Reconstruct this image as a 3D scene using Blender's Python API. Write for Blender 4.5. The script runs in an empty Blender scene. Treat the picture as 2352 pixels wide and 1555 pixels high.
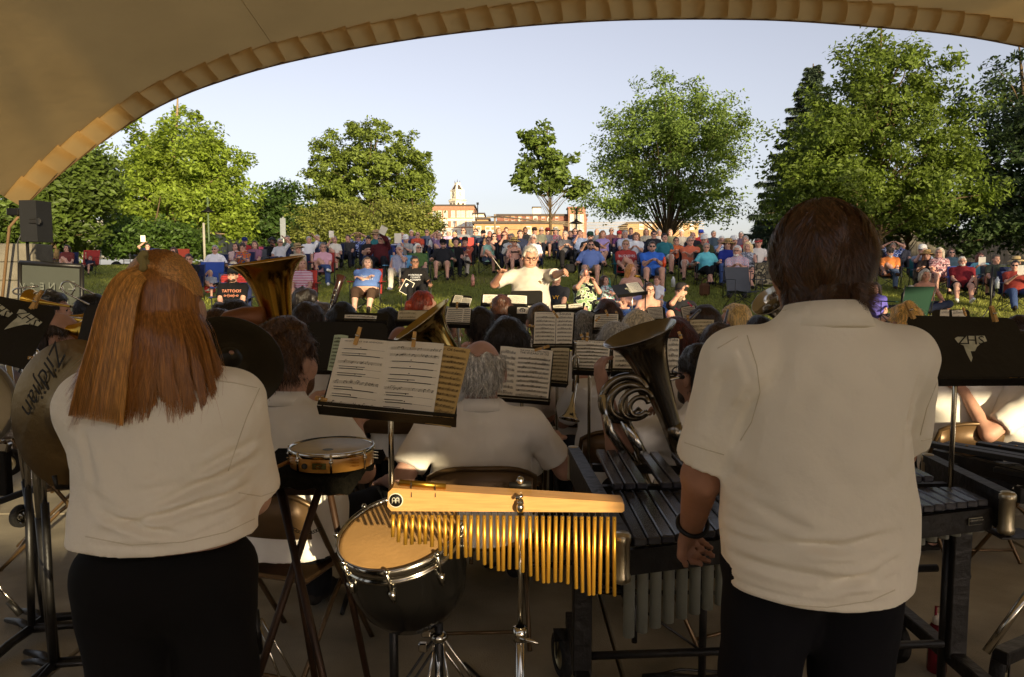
import bpy, math, random
import numpy as np
from mathutils import Vector, Matrix
random.seed(7); RNG = np.random.default_rng(7)
SC = bpy.context.scene; COL = SC.collection
R = math.radians
# ------------------------------------------------------------------ camera, sky, sun, exposure
CAMZ, PITCH, FPX = 1.62, R(4.6), 1700.0
cd = bpy.data.cameras.new('camera'); cam = bpy.data.objects.new('camera', cd); COL.objects.link(cam)
cam.location = (0, 0, CAMZ); cam.rotation_euler = (R(90) - PITCH, 0, 0)
cd.sensor_width = 36; cd.lens = FPX / 2352 * 36; cd.clip_start = .05; cd.clip_end = 3000
SC.camera = cam
SUN_EL, SUN_AZ = R(11), R(24)            # behind the camera and to its right
w = bpy.data.worlds.new('World'); SC.world = w; w.use_nodes = True
nt = w.node_tree; bg = nt.nodes['Background']; sky = nt.nodes.new('ShaderNodeTexSky')
sky.sky_type = 'NISHITA'; sky.sun_disc = False; sky.sun_elevation = SUN_EL; sky.sun_rotation = math.pi - SUN_AZ
sky.air_density = 1.0; sky.dust_density = 1.6; sky.ozone_density = 2.0
hz = nt.nodes.new('ShaderNodeHueSaturation'); hz.inputs['Saturation'].default_value = .42      # thin evening haze: a paler sky
tn = nt.nodes.new('ShaderNodeMix'); tn.data_type = 'RGBA'; tn.blend_type = 'MULTIPLY'; tn.inputs[0].default_value = 1; tn.inputs[7].default_value = (1.05, .985, 1.02, 1)
nt.links.new(sky.outputs[0], hz.inputs['Color']); nt.links.new(hz.outputs[0], tn.inputs[6]); nt.links.new(tn.outputs[2], bg.inputs[0]); bg.inputs[1].default_value = .054
sl = bpy.data.lights.new('sun', 'SUN'); so = bpy.data.objects.new('sun', sl); COL.objects.link(so)
sl.energy = 2.35; sl.angle = R(.5); sl.color = (1, .82, .52)
sd = Vector((math.sin(SUN_AZ) * math.cos(SUN_EL), -math.cos(SUN_AZ) * math.cos(SUN_EL), math.sin(SUN_EL)))
so.rotation_euler = sd.to_track_quat('Z', 'Y').to_euler(); so.location = (8, -20, 9)
SC.view_settings.view_transform = 'Standard'; SC.view_settings.look = 'None'
SC.view_settings.exposure = 1.95; SC.view_settings.gamma = 1
SC.cycles.max_bounces = 8; SC.cycles.diffuse_bounces = 5; SC.cycles.transparent_max_bounces = 6
SC.cycles.use_denoising = True
SC.cycles.sample_clamp_indirect = 6

def at(px, py, Y):
    "world point seen at photo pixel (px,py), at depth Y"
    x = (px - 1176) / FPX; v = -(py - 777.5) / FPX; c, s = math.cos(PITCH), math.sin(PITCH)
    t = Y / (c + v * s)
    return Vector((x * t, Y, CAMZ + (v * c - s) * t))

# ------------------------------------------------------------------ materials
MATS = {}
def lin(h):
    "hex sRGB -> linear"
    h = h.lstrip('#'); o = []
    for i in (0, 2, 4):
        c = int(h[i:i + 2], 16) / 255
        o.append(c / 12.92 if c < .04045 else ((c + .055) / 1.055) ** 2.4)
    return tuple(o)
def mat(name, col=(.5, .5, .5), rough=.6, metal=0., var=.12, vscale=8., bump=0., bscale=40., spec=.4, trans=0., coat=0., island=0., stretch=None, aniso=0., bdist=.02):
    if name in MATS: return MATS[name]
    if isinstance(col, str): col = lin(col)
    m = bpy.data.materials.new(name); MATS[name] = m; m.use_nodes = True
    t = m.node_tree; N = t.nodes; L = t.links; b = N['Principled BSDF']
    b.inputs['Roughness'].default_value = rough; b.inputs['Metallic'].default_value = metal
    b.inputs['Specular IOR Level'].default_value = spec; b.inputs['Coat Weight'].default_value = coat
    b.inputs['Anisotropic'].default_value = aniso
    tc = N.new('ShaderNodeTexCoord'); src = tc.outputs['Object']
    if stretch:
        mp = N.new('ShaderNodeMapping'); mp.inputs['Scale'].default_value = stretch; L.new(src, mp.inputs[0]); src = mp.outputs[0]
    nz = N.new('ShaderNodeTexNoise'); nz.inputs['Scale'].default_value = vscale; nz.inputs['Detail'].default_value = 5
    L.new(src, nz.inputs[0])
    hs = N.new('ShaderNodeHueSaturation'); hs.inputs['Color'].default_value = (*col, 1)
    mr = N.new('ShaderNodeMapRange'); mr.inputs[1].default_value = .3; mr.inputs[2].default_value = .7
    mr.inputs[3].default_value = 1 - var; mr.inputs[4].default_value = 1 + var
    L.new(nz.outputs[0], mr.inputs[0])
    val = mr.outputs[0]
    if island:
        g = N.new('ShaderNodeNewGeometry'); m2 = N.new('ShaderNodeMapRange')
        m2.inputs[3].default_value = 1 - island; m2.inputs[4].default_value = 1 + island
        L.new(g.outputs['Random Per Island'], m2.inputs[0])
        mm = N.new('ShaderNodeMath'); mm.operation = 'MULTIPLY'; L.new(val, mm.inputs[0]); L.new(m2.outputs[0], mm.inputs[1]); val = mm.outputs[0]
    L.new(val, hs.inputs['Value'])
    colout = hs.outputs[0]; m['_c'] = 0
    L.new(colout, b.inputs['Base Color'])
    if bump:
        bn = N.new('ShaderNodeTexNoise'); bn.inputs['Scale'].default_value = bscale; bn.inputs['Detail'].default_value = 6; L.new(src, bn.inputs[0])
        bp = N.new('ShaderNodeBump'); bp.inputs['Strength'].default_value = bump; bp.inputs['Distance'].default_value = bdist
        L.new(bn.outputs[0], bp.inputs['Height']); L.new(bp.outputs[0], b.inputs['Normal'])
    if trans:
        out = N['Material Output']; tr = N.new('ShaderNodeBsdfTranslucent'); mx = N.new('ShaderNodeMixShader'); mx.inputs[0].default_value = trans
        L.new(colout, tr.inputs[0]); L.new(b.outputs[0], mx.inputs[1]); L.new(tr.outputs[0], mx.inputs[2]); L.new(mx.outputs[0], out.inputs[0])
    return m
def pat(name, base, cols, kind='blotch', scale=20., rough=.85):
    "cloth with a woven or printed pattern"
    if name in MATS: return MATS[name]
    m = mat(name, base, rough, bump=.2, bscale=220, bdist=.003); t = m.node_tree; N = t.nodes; L = t.links; b = N['Principled BSDF']
    tc = N.new('ShaderNodeTexCoord'); mp = N.new('ShaderNodeMapping'); L.new(tc.outputs['Object'], mp.inputs[0])
    cr = N.new('ShaderNodeValToRGB'); cr.color_ramp.interpolation = 'CONSTANT'
    allc = [lin(base) if isinstance(base, str) else base] + [lin(c) for c in cols]
    el = cr.color_ramp.elements
    lo, hi = (.38, .62) if kind in ('blotch', 'tiedye') else (0, 1)
    for i, c in enumerate(allc):
        p = lo + (hi - lo) * i / len(allc) if i else 0
        e = el[i] if i < 2 else el.new(p)
        e.position = p; e.color = (*c, 1)
    if kind in ('blotch',):
        n = N.new('ShaderNodeTexNoise'); n.inputs['Scale'].default_value = scale; n.inputs['Detail'].default_value = 1; L.new(mp.outputs[0], n.inputs[0]); f = n.outputs[0]
    elif kind == 'tiedye':
        n = N.new('ShaderNodeTexNoise'); n.inputs['Scale'].default_value = scale; n.inputs['Distortion'].default_value = 2; L.new(mp.outputs[0], n.inputs[0]); f = n.outputs[0]; cr.color_ramp.interpolation = 'LINEAR'
    elif kind == 'stripe':
        n = N.new('ShaderNodeTexWave'); n.bands_direction = 'Z'; n.inputs['Scale'].default_value = scale; L.new(mp.outputs[0], n.inputs[0]); f = n.outputs['Fac']
    elif kind == 'vstripe':
        n = N.new('ShaderNodeTexWave'); n.bands_direction = 'X'; n.inputs['Scale'].default_value = scale; L.new(mp.outputs[0], n.inputs[0]); f = n.outputs['Fac']
    else:
        n = N.new('ShaderNodeTexWave'); n.bands_direction = 'Z'; n.inputs['Scale'].default_value = scale; L.new(mp.outputs[0], n.inputs[0])
        n2 = N.new('ShaderNodeTexWave'); n2.bands_direction = 'X'; n2.inputs['Scale'].default_value = scale; L.new(mp.outputs[0], n2.inputs[0])
        ad = N.new('ShaderNodeMath'); ad.operation = 'MULTIPLY_ADD'; ad.inputs[1].default_value = .5
        h2 = N.new('ShaderNodeMath'); h2.operation = 'MULTIPLY'; h2.inputs[1].default_value = .5
        L.new(n2.outputs['Fac'], h2.inputs[0]); L.new(n.outputs['Fac'], ad.inputs[0]); L.new(h2.outputs[0], ad.inputs[2]); f = ad.outputs[0]
    L.new(f, cr.inputs[0]); L.new(cr.outputs[0], b.inputs['Base Color'])
    return m
def cloth(hexc):
    c = lin(hexc); l = .3 * c[0] + .6 * c[1] + .1 * c[2]; c = tuple(v * .86 + l * .14 for v in c)
    return mat('cloth_' + hexc, c, .9, var=.03, vscale=9, bump=.25, bscale=420, spec=.15, bdist=.002)
def skinm(hexc):
    c = lin(hexc); l = .35 * c[0] + .55 * c[1] + .1 * c[2]; c = tuple(v * .78 + l * .22 for v in c)
    return mat('skin_' + hexc, c, .55, var=.1, vscale=22, bump=.12, bscale=220, spec=.35, bdist=.003)
def hairm(hexc): return mat('hair_' + hexc, '#' + hexc, .4, var=.6, vscale=14, bump=.6, bscale=22, spec=.45, bdist=.012, stretch=(6, 6, .8), island=.4)
black = mat('black_paint', '#151310', .45, var=.3, bump=.1)
dkmetal = mat('dark_metal', '#1c1a18', .38, .6, var=.3)
chrome = mat('chrome', '#c8c2b4', .14, 1, var=.06)
brass = mat('brass', '#c89a3c', .16, 1, var=.1)
silver = mat('silver_plate', '#b9b4aa', .15, 1, var=.1)
paper = mat('paper', '#e9e2d0', .8, var=.04)
ink = mat('ink', '#2a2722', .8)
woodpin = mat('pin_wood', '#c79a55', .7, var=.2, vscale=30)

# ------------------------------------------------------------------ mesh helpers
WM = {}
def tag(o, label=None, cat=None, group=None, kind=None):
    if label: o['label'] = label
    if cat: o['category'] = cat
    if group: o['group'] = group
    if kind: o['kind'] = kind
    return o
def thing(name, label, cat, loc=(0, 0, 0), rz=0, group=None):
    o = bpy.data.objects.new(name, None); COL.objects.link(o); o.location = loc; o.rotation_euler = (0, 0, rz); o.empty_display_size = .1
    WM[o.name] = Matrix.Translation(loc) @ Matrix.Rotation(rz, 4, 'Z')
    return tag(o, label, cat, group)
def link(o, parent=None, local=False):
    COL.objects.link(o)
    if parent:
        o.parent = parent
        if local: WM[o.name] = WM.get(parent.name, Matrix())
        else: o.matrix_parent_inverse = WM.get(parent.name, Matrix()).inverted(); WM[o.name] = Matrix()
    else: WM[o.name] = Matrix()
    return o
def npmesh(name, V, F, mats=(), mi=None, smooth=True, parent=None, local=False):
    "one mesh object from arrays; F is (n,4) or (n,3) or a list of lists"
    me = bpy.data.meshes.new(name)
    if isinstance(F, np.ndarray):
        k = F.shape[1]; nf = len(F)
        me.vertices.add(len(V)); me.vertices.foreach_set('co', np.asarray(V, np.float32).ravel())
        me.loops.add(nf * k); me.loops.foreach_set('vertex_index', F.astype(np.int32).ravel())
        me.polygons.add(nf); me.polygons.foreach_set('loop_start', np.arange(0, nf * k, k, dtype=np.int32))
        me.update(calc_edges=True)
    else:
        me.from_pydata([tuple(v) for v in V], [], [tuple(f) for f in F]); me.update()
    for m in mats: me.materials.append(m)
    if mi is not None: me.polygons.foreach_set('material_index', np.asarray(mi, np.int32))
    me.polygons.foreach_set('use_smooth', np.full(len(me.polygons), smooth, bool))
    o = bpy.data.objects.new(name, me)
    return link(o, parent, local)
class MB:
    "collects primitive shapes into one mesh"
    def __init__(s): s.V = []; s.F = []; s.M = []; s.mats = []; s.S = []
    def mi(s, m):
        if m not in s.mats: s.mats.append(m)
        return s.mats.index(m)
    def add(s, V, F, m, smooth=False):
        n = len(s.V); k = s.mi(m); s.V += [Vector(v) for v in V]
        for f in F: s.F.append([i + n for i in f]); s.M.append(k); s.S.append(smooth)
        return s
    def box(s, c, d, m, rot=None, bev=0.):
        x, y, z = (q / 2 for q in d); c = Vector(c)
        if bev <= 0:
            V = [Vector((a * x, b * y, e * z)) for a in (-1, 1) for b in (-1, 1) for e in (-1, 1)]
            F = [(0, 1, 3, 2), (4, 6, 7, 5), (0, 4, 5, 1), (2, 3, 7, 6), (0, 2, 6, 4), (1, 5, 7, 3)]
        else:
            g = min(bev, x * .9, y * .9, z * .9); V = []; idx = {}
            for a in (-1, 1):
                for b in (-1, 1):
                    for e in (-1, 1):
                        for k in range(3):
                            q = [a * x, b * y, e * z]
                            for j in range(3):
                                if j != k: q[j] -= (a, b, e)[j] * g
                            idx[a, b, e, k] = len(V); V.append(Vector(q))
            F = []
            for k in range(3):
                i, j = [q for q in range(3) if q != k]
                for sg in (-1, 1):
                    f = []
                    for u, v in ((-1, -1), (1, -1), (1, 1), (-1, 1)):
                        t = [0, 0, 0]; t[k] = sg; t[i] = u; t[j] = v; f.append(idx[(*t, k)])
                    if (sg > 0) != (k != 1): f.reverse()
                    F.append(f)
                for u in (-1, 1):
                    for v in (-1, 1):
                        f = []
                        for w_, ax in ((-1, i), (-1, j), (1, j), (1, i)):
                            t = [0, 0, 0]; t[k] = w_; t[i] = u; t[j] = v; f.append(idx[(*t, ax)])
                        F.append(f)
            for a in (-1, 1):
                for b in (-1, 1):
                    for e in (-1, 1): F.append([idx[a, b, e, k] for k in range(3)])
        if rot is not None: V = [rot @ v for v in V]
        return s.add([v + c for v in V], F, m)
    def tube(s, P, r, m, n=8, cap=True, closed=False):
        P = [Vector(p) for p in P]; k = len(P); rr = r if isinstance(r, (list, tuple)) else [r] * k; V = []; F = []
        up = None
        for i in range(k):
            a = P[i - 1] if (i or closed) else P[0]; b = P[(i + 1) % k] if (i < k - 1 or closed) else P[-1]
            t = (b - a).normalized()
            if t.length < .5: t = Vector((0, 0, 1))
            if up is None: up = Vector((0, 0, 1)) if abs(t.z) < .9 else Vector((1, 0, 0))
            u = (up - t * up.dot(t)).normalized(); v = t.cross(u); up = u
            for j in range(n):
                q = 2 * math.pi * j / n; V.append(P[i] + (u * math.cos(q) + v * math.sin(q)) * rr[i])
        for i in range(k if closed else k - 1):
            for j in range(n):
                a = i * n; b = ((i + 1) % k) * n; F.append((a + j, a + (j + 1) % n, b + (j + 1) % n, b + j))
        if cap and not closed: F.append(list(range(n))[::-1]); F.append([(k - 1) * n + j for j in range(n)])
        return s.add(V, F, m, True)
    def lathe(s, prof, o, axis, m, n=24, cap=False):
        "prof: [(radius, height)] turned about axis from point o"
        o = Vector(o); ax = Vector(axis).normalized(); q = ax.to_track_quat('Z', 'Y').to_matrix(); V = []; F = []
        for r, h in prof:
            for j in range(n):
                a = 2 * math.pi * j / n; V.append(o + q @ Vector((r * math.cos(a), r * math.sin(a), h)))
        for i in range(len(prof) - 1):
            for j in range(n): F.append((i * n + j, i * n + (j + 1) % n, (i + 1) * n + (j + 1) % n, (i + 1) * n + j))
        if cap: F.append([(len(prof) - 1) * n + j for j in range(n)]); F.append(list(range(n))[::-1])
        return s.add(V, F, m, True)
    def ball(s, c, r, m, n=12, rot=None):
        c = Vector(c); r = r if isinstance(r, (list, tuple)) else (r, r, r); V = []; F = []; h = n // 2
        for i in range(h + 1):
            for j in range(n):
                p = math.pi * i / h; a = 2 * math.pi * j / n
                v = Vector((r[0] * math.sin(p) * math.cos(a), r[1] * math.sin(p) * math.sin(a), r[2] * math.cos(p)))
                V.append(c + (rot @ v if rot is not None else v))
        for i in range(h):
            for j in range(n): F.append((i * n + j, (i + 1) * n + j, (i + 1) * n + (j + 1) % n, i * n + (j + 1) % n))
        return s.add(V, F, m, True)
    def slab(s, P, off, m):
        "closed outline P (world points) extruded by vector off"
        P = [Vector(p) for p in P]; off = Vector(off); n = len(P)
        F = [list(range(n)), list(range(2 * n - 1, n - 1, -1))] + [(i, i + n, (i + 1) % n + n, (i + 1) % n) for i in range(n)]
        return s.add(P + [p + off for p in P], F, m)
    def build(s, name, parent=None, local=False):
        me = bpy.data.meshes.new(name); me.from_pydata([tuple(v) for v in s.V], [], s.F)
        for m in s.mats: me.materials.append(m)
        me.polygons.foreach_set('material_index', s.M); me.polygons.foreach_set('use_smooth', s.S); me.update()
        return link(bpy.data.objects.new(name, me), parent, local)
def text_mesh(txt, size=.1, shear=0., extrude=0.):
    "vertices (x right, y up) and faces of a word, centred"
    c = bpy.data.curves.new('t', 'FONT'); c.body = txt; c.size = size; c.align_x = 'CENTER'; c.align_y = 'CENTER'; c.shear = shear; c.resolution_u = 2
    o = bpy.data.objects.new('t', c); COL.objects.link(o)
    me = o.to_mesh(); V = np.array([v.co[:] for v in me.vertices]) if len(me.vertices) else np.zeros((0, 3)); F = [list(p.vertices) for p in me.polygons]
    o.to_mesh_clear(); bpy.data.objects.remove(o); bpy.data.curves.remove(c)
    return V, F
def put_text(mb, txt, o, ux, uy, size, m, shear=0., lift=.002, mirror=False):
    ux = Vector(ux).normalized(); uy = Vector(uy).normalized(); nn = ux.cross(uy)
    V, F = text_mesh(txt, size, shear); o = Vector(o)
    if mirror: ux = -ux
    mb.add([o + ux * v[0] + uy * v[1] + nn * lift for v in V], F, m)
def copy_thing(o, loc, rz, label=None, group=None, mats=None):
    "copy of a thing with its parts and sub-parts; mats recolours named parts"
    def cp(src, par):
        c = src.copy(); COL.objects.link(c)
        if par is not None: c.parent = par
        if mats and c.name.split('.')[0] in mats and c.type == 'MESH':
            c.material_slots[0].link = 'OBJECT'; c.material_slots[0].material = mats[c.name.split('.')[0]]
        for ch in src.children: cp(ch, c)
        return c
    c = cp(o, None); c.location = loc; c.rotation_euler = (0, 0, rz); WM[c.name] = Matrix.Translation(loc) @ Matrix.Rotation(rz, 4, 'Z')
    if label: c['label'] = label
    if group: c['group'] = group
    return c
# ------------------------------------------------------------------ bodies: smooth distance fields meshed as one surface
f32 = np.float32
def A(*v): return np.array(v, f32)
def cap_(p, a, b, ra, rb):
    pa = p - a; ba = b - a; t = np.clip(pa @ ba / max(float(ba @ ba), 1e-9), 0, 1)
    return np.sqrt(((pa - t[:, None] * ba) ** 2).sum(1)) - (ra + (rb - ra) * t)
def ell_(p, c, r, M):
    q = (p - c) @ M; k0 = np.sqrt(((q / r) ** 2).sum(1)); k1 = np.sqrt(((q / (r * r)) ** 2).sum(1))
    return k0 * (k0 - 1) / np.maximum(k1, 1e-6)
def smin(a, b, k):
    h = np.clip(.5 + .5 * (b - a) / k, 0, 1); return b + (a - b) * h - k * h * (1 - h)
I3 = np.eye(3, dtype=f32)
class Prim:
    def __init__(s, kind, a, b, ra, rb=None, k=.03, clip=None, sub=False): s.kind, s.a, s.b, s.ra, s.rb, s.k, s.clip, s.sub = kind, a, b, ra, rb, k, clip, sub
    def __call__(s, p, off=0.):
        d = cap_(p, s.a, s.b, s.ra + off, s.rb + off) if s.kind == 'c' else ell_(p, s.a, s.ra + off, s.b)
        if s.clip is not None: d = np.maximum(d, (p - s.clip[0]) @ s.clip[1])
        return d
    def box(s):
        if s.kind == 'c': r = max(s.ra, s.rb); return np.minimum(s.a, s.b) - r, np.maximum(s.a, s.b) + r
        r = np.abs(s.b * s.ra).sum(1); return s.a - r, s.a + r
def C(a, b, ra, rb=None, k=.03, clip=None): return Prim('c', np.asarray(a, f32), np.asarray(b, f32), ra, ra if rb is None else rb, k, clip)
def E(c, r, M=I3, k=.03, sub=False): return Prim('e', np.asarray(c, f32), np.asarray(M, f32), np.asarray(r, f32), None, k, None, sub)
def field(prims, off=0., noise=None, cuts=()):
    def f(p):
        d = None
        for q in prims:
            e = q(p, 0 if q.sub else off)
            if d is None: d = e
            elif q.sub: d = -smin(-d, e, q.k)
            else: d = smin(d, e, q.k)
        if noise is not None: d = d + noise(p)
        for c in cuts: d = np.maximum(d, c(p))
        return d
    return f
def bounds(prims, pad):
    lo = np.min([q.box()[0] for q in prims if not q.sub], 0) - pad; hi = np.max([q.box()[1] for q in prims if not q.sub], 0) + pad
    return lo, hi
def nets(f, lo, hi, h):
    "surface nets of f<0 on a narrow band; returns V, F(quads)"
    M = np.ceil((np.asarray(hi) - lo) / (4 * h)).astype(int) + 1; n = M * 4; lo = np.asarray(lo, f32)
    bi = np.stack(np.meshgrid(*[np.arange(m) for m in M], indexing='ij'), -1).reshape(-1, 3)
    dc = f((lo + (bi * 4 + 1.5) * h).astype(f32)); near = np.abs(dc) < 5.5 * h
    G = np.repeat(np.repeat(np.repeat(np.where(dc < 0, -1, 1).reshape(M).astype(f32), 4, 0), 4, 1), 4, 2)
    o4 = np.stack(np.meshgrid(*[np.arange(4)] * 3, indexing='ij'), -1).reshape(-1, 3)
    idx = (bi[near][:, None] * 4 + o4[None]).reshape(-1, 3)
    G[idx[:, 0], idx[:, 1], idx[:, 2]] = f((lo + idx * h).astype(f32))
    S = G < 0
    cnt = np.zeros(n - 1, np.int8)
    for a in (0, 1):
        for b in (0, 1):
            for c in (0, 1): cnt += S[a:n[0] - 1 + a, b:n[1] - 1 + b, c:n[2] - 1 + c]
    act = np.argwhere((cnt > 0) & (cnt < 8))
    if not len(act): return np.zeros((0, 3), f32), np.zeros((0, 4), np.int32)
    vid = np.full(n - 1, -1, np.int32); vid[act[:, 0], act[:, 1], act[:, 2]] = np.arange(len(act))
    acc = np.zeros((len(act), 3), f32); num = np.zeros(len(act), f32)
    cor = [(a, b, c) for a in (0, 1) for b in (0, 1) for c in (0, 1)]
    gv = {c: G[act[:, 0] + c[0], act[:, 1] + c[1], act[:, 2] + c[2]] for c in cor}
    for c in cor:
        for ax in range(3):
            if c[ax]: continue
            e = list(c); e[ax] = 1; e = tuple(e); a, b = gv[c], gv[e]; x = (a < 0) != (b < 0)
            t = np.where(x, a / np.where(x, a - b, 1), 0)
            q = np.tile(np.array(c, f32), (len(act), 1)); q[:, ax] = t
            acc += q * x[:, None]; num += x
    V = lo + (act + acc / num[:, None]) * h
    Fs = []
    for ax in range(3):
        u, v = [(1, 2), (2, 0), (0, 1)][ax]
        s0 = [slice(None)] * 3; s1 = [slice(None)] * 3; s0[ax] = slice(0, -1); s1[ax] = slice(1, None)
        x = np.argwhere(S[tuple(s0)] != S[tuple(s1)])
        x = x[(x[:, u] > 0) & (x[:, v] > 0) & (x[:, u] < n[u] - 1) & (x[:, v] < n[v] - 1)]
        if not len(x): continue
        def vi(du, dv):
            y = x.copy(); y[:, u] -= du; y[:, v] -= dv; return vid[y[:, 0], y[:, 1], y[:, 2]]
        q = np.stack([vi(1, 1), vi(0, 1), vi(0, 0), vi(1, 0)], 1)
        inside = S[x[:, 0], x[:, 1], x[:, 2]]
        q[~inside] = q[~inside][:, ::-1]; Fs.append(q)
    F = np.concatenate(Fs); F = F[(F >= 0).all(1)]
    return V.astype(f32), F
def nrm(v): v = np.asarray(v, f32); return v / max(float(np.linalg.norm(v)), 1e-9)
def rotm(yaw=0., pitch=0., roll=0.):
    return np.array(Matrix.Rotation(yaw, 3, 'Z') @ Matrix.Rotation(pitch, 3, 'X') @ Matrix.Rotation(roll, 3, 'Y'), f32)
def ik(a, t, l1, l2, hint):
    a = np.asarray(a, f32); t = np.asarray(t, f32); d = t - a; L = float(np.linalg.norm(d)); n = d / max(L, 1e-6); L = min(max(L, abs(l1 - l2) + .01), (l1 + l2) * .999)
    t = a + n * L; x = (l1 * l1 - l2 * l2 + L * L) / (2 * L); h = math.sqrt(max(l1 * l1 - x * x, 0))
    hv = np.asarray(hint, f32); hv = hv - n * float(hv @ n); hv = nrm(hv)
    return a + n * x + hv * h, t
def wav(p, amp, sc, seed=0., st=(1, 1, 1)):
    "cheap folds: warped sums of sines"
    q = p * (np.asarray(st, f32) * sc) + seed
    a = np.sin(q[:, 0] * 1.1 + 1.7 * np.sin(q[:, 2] * .8 + seed)) + np.sin(q[:, 2] * 1.3 + 1.3 * np.sin(q[:, 0] * .9 + q[:, 1] * .7)) + np.sin(q[:, 1] * 1.2 + q[:, 2] * .6 + seed * 2)
    return (amp / 3) * a
def hand(prims, wr, d, pn, curl, s=1., side=1):
    "palm, four fingers of different lengths and a thumb at the side"
    d = nrm(d); pn = np.asarray(pn, f32); pn = nrm(pn - d * float(pn @ d)); sd = nrm(np.cross(d, pn)) * side
    M = np.stack([sd, pn, d], 1)
    prims.append(E(wr + d * .045 * s, np.array([.042, .019, .058]) * s, M, .02))
    for i, (o, l) in enumerate(((-.031, .062), (-.011, .074), (.010, .078), (.030, .070))):
        b = wr + (d * .088 + sd * o) * s; c1 = curl * (.8 + .12 * i)
        d1 = d * math.cos(c1) + pn * math.sin(c1) + sd * o * 2; d1 = nrm(d1); m1 = b + d1 * l * .55 * s
        c2 = c1 * 2.1; d2 = nrm(d * math.cos(c2) + pn * math.sin(c2) + sd * o); m2 = m1 + d2 * l * .5 * s
        prims.append(C(b, m1, .0098 * s, .009 * s, .006)); prims.append(C(m1, m2, .009 * s, .0075 * s, .006))
    b = wr + (d * .028 + sd * .034) * s; d1 = nrm(d * .7 + sd * .75 + pn * .35); m1 = b + d1 * .036 * s; d2 = nrm(d + sd * .1 + pn * (.3 + curl * .4)); m2 = m1 + d2 * .032 * s
    prims.append(C(b, m1, .0135 * s, .011 * s, .012)); prims.append(C(m1, m2, .0105 * s, .009 * s, .008))
def grow(pr, H, hs):
    for q in pr:
        q.a = (H + (q.a - H) * hs).astype(f32); q.k *= hs; q.ra = q.ra * hs
        if q.kind == 'c': q.b = (H + (q.b - H) * hs).astype(f32); q.rb *= hs
    return pr
def head_prims(H, Mh, sx=1., beard=0):
    def P(x, y, z): return H + Mh @ A(x, y, z)
    return [E(P(0, .008, .022), A(.076 * sx, .097, .1), Mh, .03), E(P(0, -.028, -.052), A(.058 * sx, .064, .063), Mh, .04),
            E(P(0, -.07, -.088), A(.028, .024, .026), Mh, .03), E(P(-.042, -.056, -.025), A(.028, .03, .032), Mh, .03), E(P(.042, -.056, -.025), A(.028, .03, .032), Mh, .03),
            C(P(0, -.09, .012), P(0, -.113, -.024), .009, .0145, .018), C(P(-.03, -.084, .036), P(.03, -.084, .036), .012, .012, .02),
            E(P(-.031, -.098, .014), A(.016, .012, .011), Mh, .012, True), E(P(.031, -.098, .014), A(.016, .012, .011), Mh, .012, True),
            C(P(-.018, -.09, -.06), P(.018, -.09, -.06), .009, .009, .012),
            E(P(-.085 * sx, .014, -.006), A(.013, .022, .034), Mh, .01), E(P(.085 * sx, .014, -.006), A(.013, .022, .034), Mh, .01)]
def hair_mesh(style, H, Mh, h, sx=1., L=.22, seed=0., thick=.013):
    def P(x, y, z): return H + Mh @ A(x, y, z)
    t = thick; pr = [E(P(0, .012, .026), A(.076 * sx + t, .098 + t, .1 + t), Mh, .02)]; low = -.075; face = -.048
    if style == 'fringe': low = -.07
    if style in ('bob', 'long'):
        low = -L
        for x in (-.055, 0, .055): pr.append(C(P(x, .05, .02), P(x * 1.15, .06, -L), .055, .045, .03))
        for x in (-1, 1): pr.append(C(P(x * .074, -.005, .03), P(x * .085, .0, -L * .8), .028, .022, .03))
    if style == 'bun': pr.append(E(P(0, .1, .075), A(.045, .04, .045), Mh, .01))
    if style == 'pony': pr += [E(P(0, .115, .035), A(.024, .03, .028), Mh, .015), C(P(0, .13, .03), P(.01, .145, -L), .024, .014, .02)]; low = -.06
    if style == 'base': low = -.1
    if style == 'shag': pr = [E(P(0, .012, .024), A(.088, .11, .11), Mh)]; low = -.1
    if style == 'afro': pr = [E(P(0, .02, .05), A(.135, .135, .125), Mh)]
    if style == 'curly': pr = [E(P(0, .012, .03), A(.096 * sx, .116, .122), Mh)]; low = -.085
    if style == 'beehive': pr.append(E(P(0, .02, .09), A(.075, .085, .08), Mh, .03))
    def cuts(p):
        q = (p - H) @ Mh; x, y, z = q[:, 0], q[:, 1], q[:, 2]
        fr = np.minimum(-(y - face + .35 * np.minimum(z, 0)), .072 - z + .25 * np.abs(x))
        side = np.minimum(np.minimum(.036 - y, .02 - z), np.abs(x) - .06) if style in ('short', 'curly', 'bun', 'pony', 'fringe') else None
        d = np.maximum(fr, -(z - low))
        if side is not None: d = np.maximum(d, side)
        if style == 'fringe': d = np.maximum(d, z - .06 - .3 * y + .012 * np.sin(x * 90) + .3 * np.maximum(0, .05 - np.abs(x)))
        if style in ('bob', 'long'): d = np.maximum(d, np.where(z < .0, -(y + .03), -1))
        return d
    amp = .017 if style in ('curly', 'afro') else .007
    f = field(pr, 0, (lambda p: wav(p, amp, 55 if style in ('curly', 'afro') else 70, seed, (1, 1, .35 if style in ('bob', 'long', 'pony') else 1))), (cuts,))
    lo, hi = bounds(pr, .03); return nets(f, lo, hi, h)
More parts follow.
